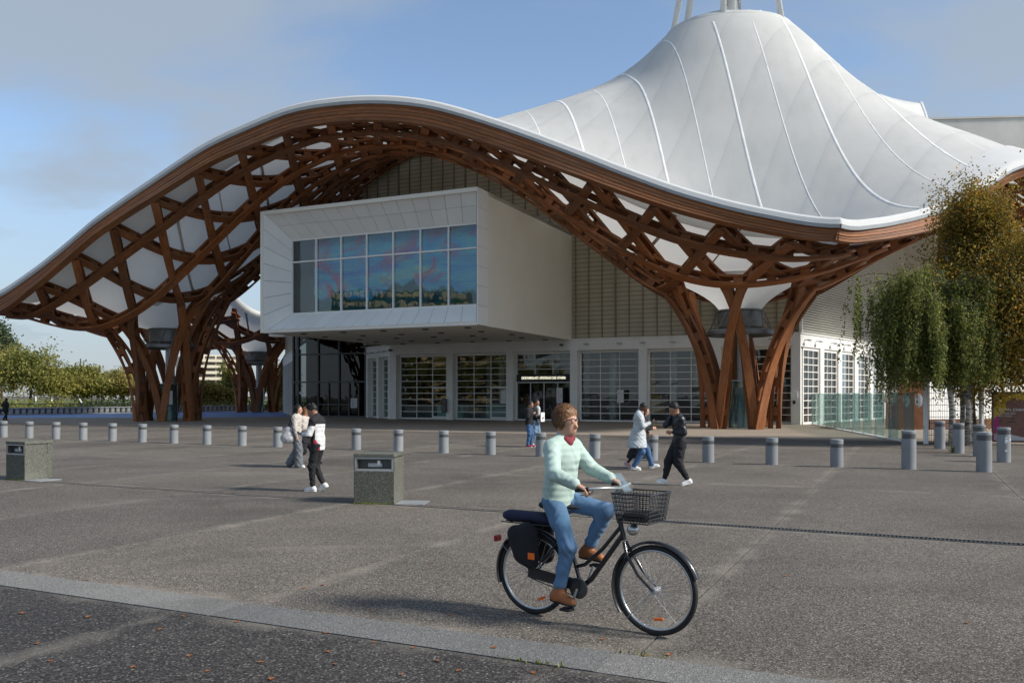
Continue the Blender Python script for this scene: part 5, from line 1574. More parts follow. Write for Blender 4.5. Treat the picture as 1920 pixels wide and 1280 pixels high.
PARK = 'park trees beyond the square'
def bgtree(px, Y, top, wpx, mat, seed, label, n=5200, leaf=.33, low=748):
    p = at(px, 762, Y); h = at(px, top, Y)[2]
    return tree('park_tree', (p[0], Y, 0.0), label, 'tree', PARK, h, wpx / FPX * Y, (at(px, low, Y)[2], h), mat, M['bark'], int(n * 1.5), leaf, seed, trunk_r=.2, n_limb=12, clump=.55)
bgtree(57, 104, 652, 62, M['leaf_olive'], 1, 'large round olive tree at the left, behind the black-coated walker', 8500)
bgtree(150, 108, 690, 44, M['leaf_olive'], 2, 'round park tree midway between picture edge and timber pillar', 6500)
bgtree(232, 112, 692, 42, M['leaf_gold'], 3, 'yellowing park tree next to the left timber pillar', 6000)
bgtree(4, 118, 662, 46, M['leaf_gold'], 4, 'pinkish gold tree cut by the left picture edge', 6500)
bgtree(2, 150, 612, 30, M['leaf_dark'], 5, 'tall blue-green tree rising at the left picture edge', 5000, .5, 700)
bgtree(105, 132, 700, 40, M['leaf_gold'], 6, 'pale tree filling the gap right of the big round tree', 5000)
bgtree(192, 135, 702, 38, M['leaf_gold'], 7, 'pale tree behind the gap before the timber pillar', 5000)
bgtree(395, 100, 716, 52, M['leaf_gold'], 8, 'bushy golden tree seen under the arch, below the apartment block', 7000, low=765)
bgtree(432, 112, 690, 26, M['leaf_olive'], 9, 'greener tree beside the rear timber pillar', 4000, low=762)
bgtree(528, 118, 672, 24, M['leaf_olive'], 10, 'slim tree between the rear pillar and the hall', 4500, low=762)
bgtree(345, 106, 712, 34, M['leaf_olive'], 11, 'tree half hidden by the left timber pillar legs', 4500, low=762)
# thin sparse tops that rise over the park trees
def bare(px, Y, top, seed, label):
    p = at(px, 760, Y); h = at(px, top, Y)[2]
    return tree('sparse_tree', (p[0], Y, 0), label, 'tree', 'sparse trees in the park', h, 2.6, (h * .35, h), M['leaf_dark'], M['bark'], 450, .3, seed, trunk_r=.15, n_limb=10, clump=.3)
bare(104, 125, 668, 31, 'thin almost bare tree right of the big round park tree'); bare(172, 140, 690, 32, 'thin bare tree by the railway masts')
# hedge mass low behind the balustrade
rng = np.random.default_rng(5)
n = 9000; C = np.c_[rng.uniform(-75, -18, n), rng.uniform(94, 100, n), np.abs(rng.normal(0, .55, n))]
V_, F_ = leaves_mesh(C, .32, rng); hg = raw_obj('undergrowth', V_, F_, M['leaf_olive'], loc=(-45, 97, 0)); tag(hg, 'low rough undergrowth behind the balustrade wall', 'undergrowth', kind='stuff')

# rust coloured tree on the right
p = gnd(1826, 831)
tree('autumn_tree', (p[0] + 0.3, p[1] + .5, 0), 'tall rust and green autumn tree at the right edge', 'tree', None, 9.0, 2.6, (1.9, 8.9), M['leaf_rust'], M['bark'], 66000, .10, 21, trunk_r=.13, n_limb=52, clump=.25, top_power=1.7, low=.2)
p = gnd(1960, 836)
tree('autumn_tree', (p[0], p[1] + .5, 0), 'second autumn tree mostly beyond the right picture edge', 'tree', None, 7.4, 2.4, (2.2, 7.3), M['leaf_rust'], M['bark'], 42000, .10, 22, trunk_r=.13, n_limb=36, clump=.27, top_power=1.2, low=.22)

# weeping birch
def weeping(p, seed, label, extra_trunks):
    rng = np.random.default_rng(seed)
    root = empty('weeping_birch', (p[0], p[1], 0), label, 'tree')
    mb = MB(); base = np.array([p[0], p[1], 0.0])
    T = np.array([base, base + [.03, 0, 1.2], base + [-.1, .05, 2.6], base + [-.3, 0, 3.9], base + [-.7, -.1, 5.0]]); mb.tube(T, [.11, .095, .08, .06, .03], 9)
    C, D = [], []
    for i in range(44):
        a = rng.uniform(0, 2 * math.pi); k = rng.uniform(.55, 1)
        s = np.array([np.interp(k, np.linspace(0, 1, 5), T[:, j]) for j in range(3)])
        reach = rng.uniform(.7, 2.1); cx = math.cos(a) * 1.2 - .25
        e = s + np.array([cx * reach, math.sin(a) * reach * .75, rng.uniform(.1, 1.0)])
        top = (s + e) / 2 + [0, 0, .55]
        L = np.array([s, (s + top) / 2 + [0, 0, .1], top, (top + e) / 2 + [0, 0, .1], e, e - [0, 0, .35]]); mb.tube(L, [.028, .024, .018, .013, .008, .005], 5, cap=False, m=1)
        for j in range(22):
            t = rng.uniform(.1, 1); q = np.array([np.interp(t, np.linspace(0, 1, 6), L[:, m]) for m in range(3)]) + rng.normal(0, .1, 3)
            ln = rng.uniform(.7, 2.7) * (1.0 if e[2] > 4 else .8)
            nn = int(ln * 34); z = np.linspace(0, ln, nn)
            sway = rng.normal(0, .05, 2)
            S = np.c_[q[0] + sway[0] * z + .03 * np.sin(z * 5), q[1] + sway[1] * z, q[2] - z]
            S = S[S[:, 2] > 2.0 + .25 * math.sin(q[0] * 5) + (-.3 if q[0] < p[0] - 1.4 else .15)]
            if len(S) < 4: continue
            if j < 5: mb.tube(S[::max(1, len(S) // 5)], .004, 3, cap=False, m=1)
            C.append(S + rng.normal(0, .035, S.shape))
    mb.build('trunk', [M['birch'], M['bark']], root, smooth=True)
    C = np.concatenate(C); V, F = leaves_mesh(C, .092, rng, droop=np.array([0, 0, -.8])); raw_obj('crown', V, F, M['leaf_birch'], root)
    return root
p = gnd(1770, 838); weeping((p[0] + .55, p[1] + .6), 41, 'weeping birch with hanging green strands over the glass railing', 0)
p = gnd(1802, 838); weeping((p[0] + .75, p[1] + 1.0), 42, 'second weeping birch, darker, behind the mesh fence', 0)
for i, (px, py, lab) in enumerate(((1803, 833, 'slim pale birch stem left of the dark stem'), (1818, 834, 'slim birch stem right between bollard and white post'))):
    p = gnd(px, py); m_ = MB(); m_.tube([p, p + V3(.04, 0, 1.2), p + V3(-.03, 0, 2.6), p + V3(.02, 0, 4.2)], [.085, .075, .065, .05], 9)
    root = empty('birch_stem', p, lab, 'tree', 'slim birch stems by the fence'); m_.build('trunk', M['birch'], root, smooth=True)
    rng = np.random.default_rng(60 + i); C = p + V3(0, 0, 4.0) + rng.normal(0, 1, (5000, 3)) * [.75, .75, .9]
    V_, F_ = leaves_mesh(C, .1, rng); raw_obj('crown', V_, F_, M['leaf_rust'] if i else M['leaf_birch'], root)

# trees across the square that show only as reflections
for i, o_ in enumerate((-13, -8, -3.5, 1.5, 6, 11)):
    c_ = np.array([-87.0, -6.0]) + 13 * np.array([.83, .56]) + o_ * np.array([-.56, .83])
    tree('street_tree', (c_[0], c_[1], 0), 'street tree across the square, mirrored in the glass, ' + ('leftmost of the row', 'second of the row', 'in front of the golden facade middle', 'just right of the facade middle', 'fifth of the row', 'rightmost of the row')[i], 'tree', 'street trees across the square', 7.8 + .4 * (i % 2), 3.6, (1.4, 7.8), M['leaf_olive'], M['bark'], 3000, .62, 70 + i, n_limb=9)

# weed at a bollard foot and tufts along the kerb and drain
rng = np.random.default_rng(9)
def tuft(C, size, name, lab, kind=None):
    n = len(C); a = rng.uniform(0, 6.28, n); ln = rng.uniform(.4, 1.2, n) * size
    V_ = []; F_ = []
    for i in range(n):
        d = np.array([math.cos(a[i]) * .5, math.sin(a[i]) * .5, 1.0]) * ln[i]; w = np.array([-math.sin(a[i]), math.cos(a[i]), 0]) * .004 * (1 + size * 4)
        b = len(V_); V_ += [C[i] - w, C[i] + w, C[i] + d * .6 + w * 1.2, C[i] + d, C[i] + d * .6 - w * 1.2]; F_.append((b, b + 1, b + 2, b + 3, b + 4))
    o = raw_obj(name, V_, F_, M['leaf_birch'], loc=C.mean(0) * [1, 1, 0]); tag(o, lab, 'weeds', kind=kind)
C = []
for s, q, n in ((-1.35, QK0 - .01, 60), (0.9, QK0 - .005, 25), (-1.0, QK0, 90), (-.6, QK0 - .01, 40), (2.2, QK0, 30), (-2.0, QK1, 20), (1.6, QK1 + .005, 12), (3.9, QD0, 14), (-3.2, QD1, 16), (-5.0, QD1, 12)):
    C += [dp(s + rng.normal(0, .12), q + rng.normal(0, .008), 0.0) for _ in range(n)]
tuft(np.array(C), .035, 'joint_weeds', 'small green weeds growing in the kerb and drain joints', 'stuff')
p = gnd(1788, 849); C = np.array([p + rng.normal(0, .04, 3) * [1, 1, 0] for _ in range(40)]); tuft(C, .22, 'weed', 'green weed at the foot of a tall bollard')

# fallen leaves on the paving, a few dozen
lm = leaf_mat('fallen_leaf', (0.16, 0.06, 0.02), (0.42, 0.16, 0.05), 0.1, 1.0)
spots = [(355, 1230), (700, 1147), (160, 1088), (225, 1092), (345, 1098), (490, 1242), (610, 1187), (615, 1223), (250, 1252), (390, 1259), (345, 1156), (70, 1207), (165, 1157), (570, 1103), (605, 1097), (628, 1246), (845, 1153), (755, 1265), (860, 1258), (775, 1215), (820, 1240), (1130, 1199), (1060, 1085), (1475, 1080), (1815, 1168), (1255, 1228), (1210, 1230), (810, 1055), (365, 1028), (430, 925), (700, 1205), (510, 1273), (445, 1166), (300, 1180), (95, 1240), (40, 1150), (1000, 1262), (925, 1215)]
for i, (px, py) in enumerate(spots):
    p = gnd(px, py); a = random.uniform(0, 6.28); s = random.uniform(.018, .032)
    pts = [(0, -1), (.35, -.5), (.8, -.25), (.5, .1), (.6, .6), (.2, .5), (0, 1.1), (-.25, .5), (-.6, .55), (-.5, .1), (-.8, -.3), (-.3, -.5)]
    V_ = [p + V3((x * math.cos(a) - y * math.sin(a)) * s, (x * math.sin(a) + y * math.cos(a)) * s, .008 + random.uniform(0, .012) * abs(x)) for x, y in pts]
    V_.append(p + V3(0, 0, .007)); nn = len(pts)
    o = raw_obj('fallen_leaf', V_, [(j, (j + 1) % nn, nn) for j in range(nn)], lm, loc=p)
    tag(o, 'small fallen brown leaf lying on the paving', 'leaf', 'fallen leaves on the paving')
# ================================================================== PEOPLE: bodies grown from a signed distance field
def surface_nets(D, org, h):
    S = D < 0; nx, ny, nz = D.shape
    cs = sum(S[i:nx-1+i, j:ny-1+j, k:nz-1+k].astype(np.int8) for i in (0, 1) for j in (0, 1) for k in (0, 1))
    act = (cs > 0) & (cs < 8); idx = -np.ones(act.shape, np.int64); idx[act] = np.arange(act.sum())
    pos = np.zeros(act.shape + (3,)); cnt = np.zeros(act.shape)
    offs = [(i, j, k) for i in (0, 1) for j in (0, 1) for k in (0, 1)]
    for a in offs:
        for ax in range(3):
            if a[ax] == 1: continue
            b = list(a); b[ax] = 1
            Da = D[a[0]:nx-1+a[0], a[1]:ny-1+a[1], a[2]:nz-1+a[2]]; Db = D[b[0]:nx-1+b[0], b[1]:ny-1+b[1], b[2]:nz-1+b[2]]
            c = ((Da < 0) != (Db < 0)) & act
            t = Da[c] / (Da[c] - Db[c] + 1e-12)
            q = np.tile(np.array(a, float), (t.size, 1)); q[:, ax] += t
            pos[c] += q; cnt[c] += 1
    ii = np.argwhere(act); V = (pos[act] / cnt[act][:, None] + ii) * h + org
    F = []
    for ax in range(3):
        u, v = (ax + 1) % 3, (ax + 2) % 3
        sl0 = [slice(None)] * 3; sl1 = [slice(None)] * 3; sl0[ax] = slice(0, -1); sl1[ax] = slice(1, None)
        A, B = S[tuple(sl0)], S[tuple(sl1)]
        e = np.argwhere(A != B)
        e = e[(e[:, u] > 0) & (e[:, v] > 0) & (e[:, u] < D.shape[u] - 1) & (e[:, v] < D.shape[v] - 1)]
        if not len(e): continue
        def cell(du, dv):
            q = e.copy(); q[:, u] += du; q[:, v] += dv; return idx[q[:, 0], q[:, 1], q[:, 2]]
        q = np.stack([cell(-1, -1), cell(0, -1), cell(0, 0), cell(-1, 0)], 1)
        fl = ~A[tuple(e.T)]
        q[fl] = q[fl][:, ::-1]; F.append(q)
    return V, np.concatenate(F)

class SDF:
    def __init__(s): s.p = []; s.cut = []
    def cone(s, a, b, ra, rb=None, k=0.02, sq=None):
        """tapered capsule; sq = (axis, factor) flattens it along an axis"""
        s.p.append((np.array(a, float), np.array(b, float), ra, ra if rb is None else rb, k, sq)); return s
    def ball(s, a, r, k=0.02, sq=None): return s.cone(a, np.array(a, float) + [0, 0, 1e-4], r, r, k, sq)
    def chain(s, pts, rs, k=0.02, sq=None):
        for i in range(len(pts) - 1): s.cone(pts[i], pts[i + 1], rs[i], rs[i + 1], k, sq)
        return s
    def plane(s, p, n): s.cut.append((np.array(p, float), np.array(n, float) / np.linalg.norm(n))); return s     # removes the side n points to
    def mesh(s, h):
        lo = np.min([np.minimum(a, b) - max(ra, rb) for a, b, ra, rb, k, q in s.p], 0) - 3 * h
        hi = np.max([np.maximum(a, b) + max(ra, rb) for a, b, ra, rb, k, q in s.p], 0) + 3 * h
        n = np.ceil((hi - lo) / h).astype(int) + 1
        X = [lo[i] + h * np.arange(n[i]) for i in range(3)]
        D = np.full(n, 9.0)
        for a, b, ra, rb, k, sq in s.p:
            m = max(ra, rb) + k + 2 * h
            l_ = np.minimum(a, b) - m; u_ = np.maximum(a, b) + m
            i0 = [max(0, int((l_[i] - lo[i]) / h)) for i in range(3)]; i1 = [min(n[i], int((u_[i] - lo[i]) / h) + 2) for i in range(3)]
            sl = tuple(slice(i0[i], i1[i]) for i in range(3))
            G = np.stack(np.meshgrid(X[0][sl[0]], X[1][sl[1]], X[2][sl[2]], indexing='ij'), -1) - a
            ba = b - a
            if sq is not None:
                ax = np.array(sq[0], float); ax /= np.linalg.norm(ax)
                G = G + (G @ ax)[..., None] * ax * (sq[1] - 1)
                ba = ba + np.dot(ba, ax) * ax * (sq[1] - 1)
            t = np.clip((G @ ba) / max(np.dot(ba, ba), 1e-9), 0, 1)
            d = np.linalg.norm(G - t[..., None] * ba, axis=-1) - (ra + (rb - ra) * t)
            if sq is not None: d = d / (sq[1] ** .5)
            E = D[sl]; hh = np.clip(.5 + .5 * (E - d) / k, 0, 1)
            D[sl] = E * (1 - hh) + d * hh - k * hh * (1 - hh)
        for p, nn in s.cut:
            G = np.stack(np.meshgrid(*X, indexing='ij'), -1) - p
            D = np.maximum(D, G @ nn)
        return surface_nets(D, lo, h)

def rotz(a): c, s = math.cos(a), math.sin(a); return np.array([[c, -s, 0], [s, c, 0], [0, 0, 1.0]])
def ik(a, c, l1, l2, pole):
    a, c = np.array(a, float), np.array(c, float); d = c - a; L = np.linalg.norm(d); L2 = min(L, (l1 + l2) * .999)
    c = a + d / L * L2; d = d / L
    x = (l1 * l1 - l2 * l2 + L2 * L2) / (2 * L2); y = math.sqrt(max(l1 * l1 - x * x, 0))
    p = np.array(pole, float); p = p - d * np.dot(p, d); p /= np.linalg.norm(p)
    return a + d * x + p * y, c

M['skin_l'] = pbr('skin_light', (0.52, 0.29, 0.20), 0.5, 0.08, 8); M['skin_m'] = pbr('skin_mid', (0.36, 0.19, 0.12), 0.5, 0.08, 8); M['skin_d'] = pbr('skin_dark', (0.09, 0.045, 0.028), 0.5, 0.08, 8)
M['hair_black'] = pbr('hair_black', (0.012, 0.010, 0.010), 0.5, 0.3, 60, bmp=.004, bscale=90); M['hair_brown'] = pbr('hair_brown', (0.20, 0.10, 0.045), 0.5, 0.3, 50, bmp=.006, bscale=70)
M['lip'] = pbr('lips', (0.46, 0.19, 0.15), 0.4, 0.05, 5); M['eye'] = pbr('eyes', (0.015, 0.012, 0.01), 0.2, 0.05, 5)
def cloth(name, c, rough=0.85, var=0.18, b=0.004): return pbr(name, c, rough, var, 7, bmp=b, bscale=26, kind='World')

PSC = 0.872                                  # people keep the photograph's proportion to the hall
def person(loc, face, H, spec):
    """local frame: x ahead, y to the person's left, z up; spec holds pose and dress"""
    s = H * PSC / 1.75; A = rotz(face); base = np.array([loc[0], loc[1], loc[2] if len(loc) > 2 else 0.0])
    W = lambda p: base + A @ (np.array(p, float) * s)
    ux, uy = A @ np.array([1.0, 0, 0]), A @ np.array([0, 1.0, 0])
    ln = spec.get('lean', 0.04); hx = spec.get('hx', 0.0)
    if spec.get('fix'): hipz = spec['hip']
    else: hipz = min(math.sqrt(.853 ** 2 - (q_[0] - hx) ** 2) + q_[2] for q_ in spec['ankles']) + .02
    dz_ = hipz - spec.get('hip', .93)
    if not spec.get('fix'): spec['hands'] = [(h_[0], h_[1], h_[2] + dz_) for h_ in spec['hands']]
    pel = np.array([hx, 0, hipz])
    chest = pel + np.array([math.sin(ln) * .40, 0, math.cos(ln) * .40]); neck = pel + np.array([math.sin(ln) * .53, 0, math.cos(ln) * .53])
    hp, hyaw = spec.get('head_pitch', 0.05), spec.get('head_yaw', 0.0)
    fwd = np.array([math.cos(hyaw) * math.cos(hp), math.sin(hyaw) * math.cos(hp), -math.sin(hp)])
    lat = np.array([-math.sin(hyaw), math.cos(hyaw), 0]); upv = np.cross(fwd, lat)
    head = neck + np.array([math.sin(ln) * .05, 0, 0.0]) + upv * .165 + fwd * .03
    tw = spec.get('twist', 0.0)
    sh = [chest + np.array([-math.sin(tw) * .18 * k, .18 * k, .075]) for k in (1, -1)]       # left, right
    hips = [pel + np.array([0, .09 * k, -.02]) for k in (1, -1)]
    hands = spec['hands']; ank = spec['ankles']
    elb, wri, kne = [], [], []
    for i in (0, 1):
        pole = spec.get('elbow_pole', [(-.6, .5, -.5), (-.6, -.5, -.5)])[i]
        e, w = ik(sh[i], hands[i], .285, .255, pole); elb.append(e); wri.append(w)
        k_, a_ = ik(hips[i], ank[i][:3], .43, .43, (1, .05 * (1 if i == 0 else -1), .1)); kne.append(k_); ank[i] = tuple(a_) + tuple(ank[i][3:])
    sd = SDF(); R_ = lambda r: r * s
    T = lambda a, b, ra, rb, k=.03, sq=None: sd.cone(W(a), W(b), R_(ra), R_(rb), k, sq)
    # head
    hq = lambda x, y, z: head + fwd * x + lat * y + upv * z
    sd.ball(W(hq(-.012, 0, .035)), R_(.098), .02, (A @ lat, 1.22)); T(hq(.03, 0, .0), hq(.045, 0, -.075), .066, .045, .03); T(hq(-.03, 0, -.02), hq(.02, 0, -.06), .07, .05, .03)
    T(hq(.088, 0, .012), hq(.108, 0, -.028), .010, .016, .012); sd.ball(W(hq(.082, 0, -.066)), R_(.020), .015)
    for k in (1, -1):
        T(hq(-.005, .077 * k, .012), hq(-.01, .079 * k, -.025), .014, .010, .008); sd.ball(W(hq(.072, .032 * k, .028)), R_(.014), .012)
    T(neck - [0.0, 0, .03], hq(-.02, 0, -.06), .056, .052, .03)
    # trunk (one surface with arms and legs)
    sq = (A @ np.array([1.0, 0, 0]), 1.45)
    T(pel - [0, 0, .02], pel + [0, 0, .06], .145, .135, .05, sq); T(pel + [0, 0, .05], chest, .125, .15, .06, sq); T(chest, neck, .15, .07, .06, sq)
    for i, k in ((0, 1), (1, -1)):
        T(sh[i] - [0, .05 * k, 0], sh[i], .06, .055, .04); T(sh[i], elb[i], .052, .040, .02); T(elb[i], wri[i], .038, .026, .015)
        # hand: palm, four fingers, thumb
        d = wri[i] - elb[i]; d = d / np.linalg.norm(d)
        pn = np.array(spec.get('palm', [(0, -1, 0), (0, 1, 0)])[i], float); pn = pn - d * np.dot(pn, d); pn /= np.linalg.norm(pn)
        sd_ = np.cross(d, pn); 
        palm = wri[i] + d * .045
        for j in range(4):
            o = sd_ * (.0255 - .017 * j); T(wri[i] + o * .5, wri[i] + d * .085 + o, .014, .0115, .010)
            L = (.066, .074, .069, .054)[j]; cu = spec.get('curl', [.6, .6])[i]
            b0 = wri[i] + d * .088 + o * 1.08; d1 = d * math.cos(cu * .6) + pn * math.sin(cu * .6); d2 = d * math.cos(cu * 1.5) + pn * math.sin(cu * 1.5); d3 = d * math.cos(cu * 2.2) + pn * math.sin(cu * 2.2)
            b1 = b0 + d1 * L * .48; b2 = b1 + d2 * L * .32; b3 = b2 + d3 * L * .25
            T(b0, b1, .0098, .0092, .003); T(b1, b2, .0092, .0086, .003); T(b2, b3, .0086, .0075, .003)
        t0 = wri[i] + d * .028 + sd_ * .024; t1 = t0 + (d * .6 + sd_ * .55 + pn * .45) * .042; T(t0, t1, .0125, .011, .006); T(t1, t1 + (d * .85 + pn * .5) * .034, .011, .009, .004)
        T(hips[i], kne[i], .082, .056, .04); T(kne[i], ank[i][:3], .054, .036, .02)
    for i in (0, 1):
        a = np.array(ank[i][:3]); pt = ank[i][3]; f = np.array([math.cos(pt), 0, -math.sin(pt)]); T(a, a + f * .13 + np.array([0, 0, -.03]), .035, .025, .02)
    body = raw_obj('person', *sd.mesh(spec.get('h', .0095)), M[spec['skin']], loc=base, smooth=True)
    tag(body, spec['label'], 'person', 'people on the square')
    def kid(name, sdf, mat, h=.012, folds=0.0):
        V, F = sdf.mesh(h)
        if folds > 0:                         # soft creases in the cloth
            c_ = V.mean(0); d_ = V - c_; d_[:, 2] = 0; d_ /= np.linalg.norm(d_, axis=1)[:, None] + 1e-6
            q_ = V * 1.0
            f_ = np.sin(q_[:, 2] * 41 + 3 * np.sin(q_[:, 0] * 19 + q_[:, 1] * 23)) + .7 * np.sin(q_[:, 2] * 73 + 4 * np.sin(q_[:, 0] * 31 - q_[:, 1] * 17) + 1.3)
            V = V + d_ * (f_ * folds)[:, None]
        return raw_obj(name, V, F, mat, body, smooth=True)
    # eyes, brows and mouth
    m_ = MB()
    for k in (1, -1): m_.ell(W(hq(.0835, .032 * k, .024)), (R_(.009),) * 3, 8, 6)
    m_.build('eyes', M['eye'], body, smooth=True)
    q = SDF(); q.cone(W(hq(.092, .022, -.052)), W(hq(.096, 0, -.054)), R_(.006), R_(.008), .005); q.cone(W(hq(.092, -.022, -.052)), W(hq(.096, 0, -.054)), R_(.006), R_(.008), .005); kid('mouth', q, M['lip'], .005)
    q = SDF()
    for k in (1, -1): q.cone(W(hq(.084, .015 * k, .046)), W(hq(.076, .05 * k, .045)), R_(.006), R_(.004), .004)
    kid('brows', q, M[spec['hair'][0]], .005)
    # hair
    hm, style = spec['hair']; q = SDF()
    q.ball(W(hq(-.030, 0, .050)), R_(.101), .02, (A @ lat, 1.17)); q.ball(W(hq(.0, 0, .078)), R_(.070), .02)
    for k in (1, -1): q.cone(W(hq(-.02, .072 * k, .04)), W(hq(-.028, .074 * k, -.01)), R_(.02), R_(.012), .015)
    q.cone(W(hq(-.06, 0, 0)), W(hq(-.055, 0, -.055)), R_(.055), R_(.035), .02)
    if style == 'curly':
        rg = np.random.default_rng(3)
        for _ in range(40):
            v = rg.normal(size=3); v /= np.linalg.norm(v); v[2] = abs(v[2]) * .9
            q.ball(W(hq(-.02 + v[0] * .085 - .01, v[1] * .085, .055 + v[2] * .075)), R_(rg.uniform(.02, .034)), .008)
    if style == 'quiff':
        rg = np.random.default_rng(4)
        for _ in range(26): q.ball(W(hq(rg.uniform(-.09, .045), rg.uniform(-.06, .06), .122 + rg.uniform(-.02, .02))), R_(rg.uniform(.018, .03)), .008)
        q.cone(W(hq(.02, .03, .118)), W(hq(.03, -.04, .118)), R_(.032), R_(.028), .02)
    if style == 'bob':
        for k in (1, -1): q.cone(W(hq(-.015, .078 * k, .04)), W(hq(-.02, .086 * k, -.13)), R_(.03), R_(.024), .02)
        q.cone(W(hq(-.07, 0, .02)), W(hq(-.075, 0, -.15)), R_(.07), R_(.05), .03); q.cone(W(hq(.045, .045, .095)), W(hq(.03, .078, .01)), R_(.02), R_(.015), .02)
    if style == 'long':
        for k in (1, -1): q.cone(W(hq(-.015, .075 * k, .03)), W(hq(.0, .085 * k, -.24)), R_(.03), R_(.022), .02)
        q.cone(W(hq(-.07, 0, .02)), W(hq(-.08, 0, -.26)), R_(.07), R_(.06), .03)
    if style == 'short_w':
        q.ball(W(hq(-.035, 0, .06)), R_(.112), .02, (A @ lat, 1.12)); q.cone(W(hq(.035, .04, .098)), W(hq(.025, -.05, .098)), R_(.03), R_(.028), .02)
        for k in (1, -1): q.cone(W(hq(.01, .076 * k, .05)), W(hq(-.005, .08 * k, -.03)), R_(.02), R_(.014), .015)
    if style == 'hood':
        q = SDF(); q.ball(W(hq(-.02, 0, .04)), R_(.118), .02, (A @ lat, 1.12)); q.cone(W(hq(-.03, 0, -.02)), W(neck - [.03, 0, .02]), R_(.10), R_(.10), .03); q.plane(W(hq(.055, 0, 0)), A @ (fwd + upv * .1))
    if style == 'buzz': q = SDF(); q.ball(W(hq(-.02, 0, .045)), R_(.1005), .02, (A @ lat, 1.19)); q.plane(W(hq(.03, 0, .03)), A @ (fwd * .8 - upv * .75))
    hv_, hf_ = q.mesh(.008)
    rgh = np.random.default_rng(8); hv_ = hv_ + rgh.normal(0, .0022 if spec.get('h', 1) > .008 else .0028, hv_.shape) * (style != 'hood')
    ho = raw_obj('hair' if style != 'hood' else 'hood', hv_, hf_, M[hm] if hm in M else hm, body, smooth=True)
    if style != 'hood' and style != 'buzz':   # loose strands over the mass of hair
        ns = spec.get('strands', 500); back_ = np.where((hv_ - W(head)) @ (A @ fwd) < .045 * s)[0]; ids = back_[rgh.integers(0, len(back_), ns)]; P0 = hv_[ids]; hc_ = W(hq(-.02, 0, .03)); Nr = P0 - hc_; Nr /= np.linalg.norm(Nr, axis=1)[:, None]
        g_ = np.array([0, 0, -1.0]) - (A @ fwd) * .35 + rgh.normal(0, .35, (ns, 3)); g_ -= Nr * (g_ * Nr).sum(1)[:, None]; g_ /= np.linalg.norm(g_, axis=1)[:, None] + 1e-6
        ls = rgh.uniform(.02, .05, ns)[:, None] * s; wd = np.cross(Nr, g_) * .0013; P1 = P0 + g_ * ls * .5 + Nr * .006; P2 = P0 + g_ * ls + Nr * .002
        Vs_ = np.stack([P0 - wd, P0 + wd, P1 + wd, P1 - wd, P2], 1).reshape(-1, 3); b_ = np.arange(ns)[:, None] * 5
        Fs_ = [tuple(x) for x in (b_ + [0, 1, 2, 3]).tolist()] + [tuple(x) for x in (b_ + [3, 2, 4]).tolist()]
        so_ = raw_obj('strands', Vs_, Fs_, M[hm], ho); so_['kind'] = 'stuff'
    # top garment
    t = spec['top']; g = t.get('g', .018); hem = t.get('hem', -.06)
    q = SDF(); C = lambda a, b, ra, rb, k=.03, sq_=None: q.cone(W(a), W(b), R_(ra), R_(rb), k, sq_)
    C(pel + [0, 0, hem + .05], pel + [0, 0, .08], .150 + g + t.get('flare', 0), .140 + g, .05, sq); C(pel + [0, 0, .07], chest, .138 + g, .158 + g, .06, sq); C(chest, neck - [0, 0, .02], .158 + g, .075 + g * .5, .06, sq)
    for i, k in ((0, 1), (1, -1)):
        ga = g * .62; C(sh[i] - [0, .05 * k, 0], sh[i], .066 + ga, .056 + ga, .05); C(sh[i], elb[i], .055 + ga, .045 + ga, .03); C(elb[i], wri[i] - (wri[i] - elb[i]) / np.linalg.norm(wri[i] - elb[i]) * .03, .044 + ga, .031 + ga * .7, .02)
    if t.get('puff'):                         # quilted rings
        ax_ = chest - pel
        for z in np.arange(.0, 1.0, .15): C(pel + ax_ * z - [0, 0, .03], pel + ax_ * z - [0, 0, .028], .158 + g, .158 + g, .012, sq)
        ga = g * .62
        for i in (0, 1):
            for z in np.linspace(.1, .95, 5): q.ball(W(sh[i] * (1 - z) + elb[i] * z), R_(.062 + ga - .010 * z), .010); q.ball(W(elb[i] * (1 - z) + (wri[i] * .9 + elb[i] * .1) * z), R_(.051 + ga - .015 * z), .010)
    if t.get('collar'): C(neck - [0, 0, .03], neck + [.005, 0, .035], .08 + g * .5, .075, .02)
    if t.get('skirt'):                        # long coat
        z_, rx = t['skirt']
        C(pel + [0, 0, -.02], pel + [spec.get('sk', -.02), 0, z_ + .02], .165 + g, rx, .05, (A @ np.array([0, 1.0, 0]), 1.02))
        q.plane(W(pel + [0, 0, z_]), (0, 0, -1.0))
    else: q.plane(W(pel + [0, 0, hem]), (0, 0, -1.0))
    top = kid(t.get('name', 'jacket'), q, t['mat'], spec.get('hc', .011), 0.0022 if t.get('puff') else .0036)
    if t.get('paint'):                        # parts of the garment cut from other cloth
        mats = [top.data.materials[0]]
        me = top.data; mi = np.zeros(len(me.polygons), np.int32)
        cen = np.empty(len(me.polygons) * 3); me.polygons.foreach_get('center', cen); cen = (cen.reshape(-1, 3) @ A) / s
        for m2, fn in t['paint']:
            me.materials.append(m2); sel = np.array([fn(c, dict(pel=pel, chest=chest, elb=elb, wri=wri, sh=sh)) for c in cen]); mi[sel] = len(me.materials) - 1
        me.polygons.foreach_set('material_index', mi)
    if t.get('inner') is not None:            # shirt showing at the open front
        q = SDF(); q.cone(W(pel + [.045, 0, .05]), W(chest + [.045, 0, .06]), R_(.118 + g), R_(.122 + g), .03, (A @ np.array([0, 1.0, 0]), 1.9)); kid('shirt', q, t['inner'], .012)
    # trousers
    b = spec['bottom']; g = b.get('g', .018); q = SDF()
    q.cone(W(pel - [0, 0, .04]), W(pel + [0, 0, .05]), R_(.145 + g * .5), R_(.138 + g * .5), .05, sq)
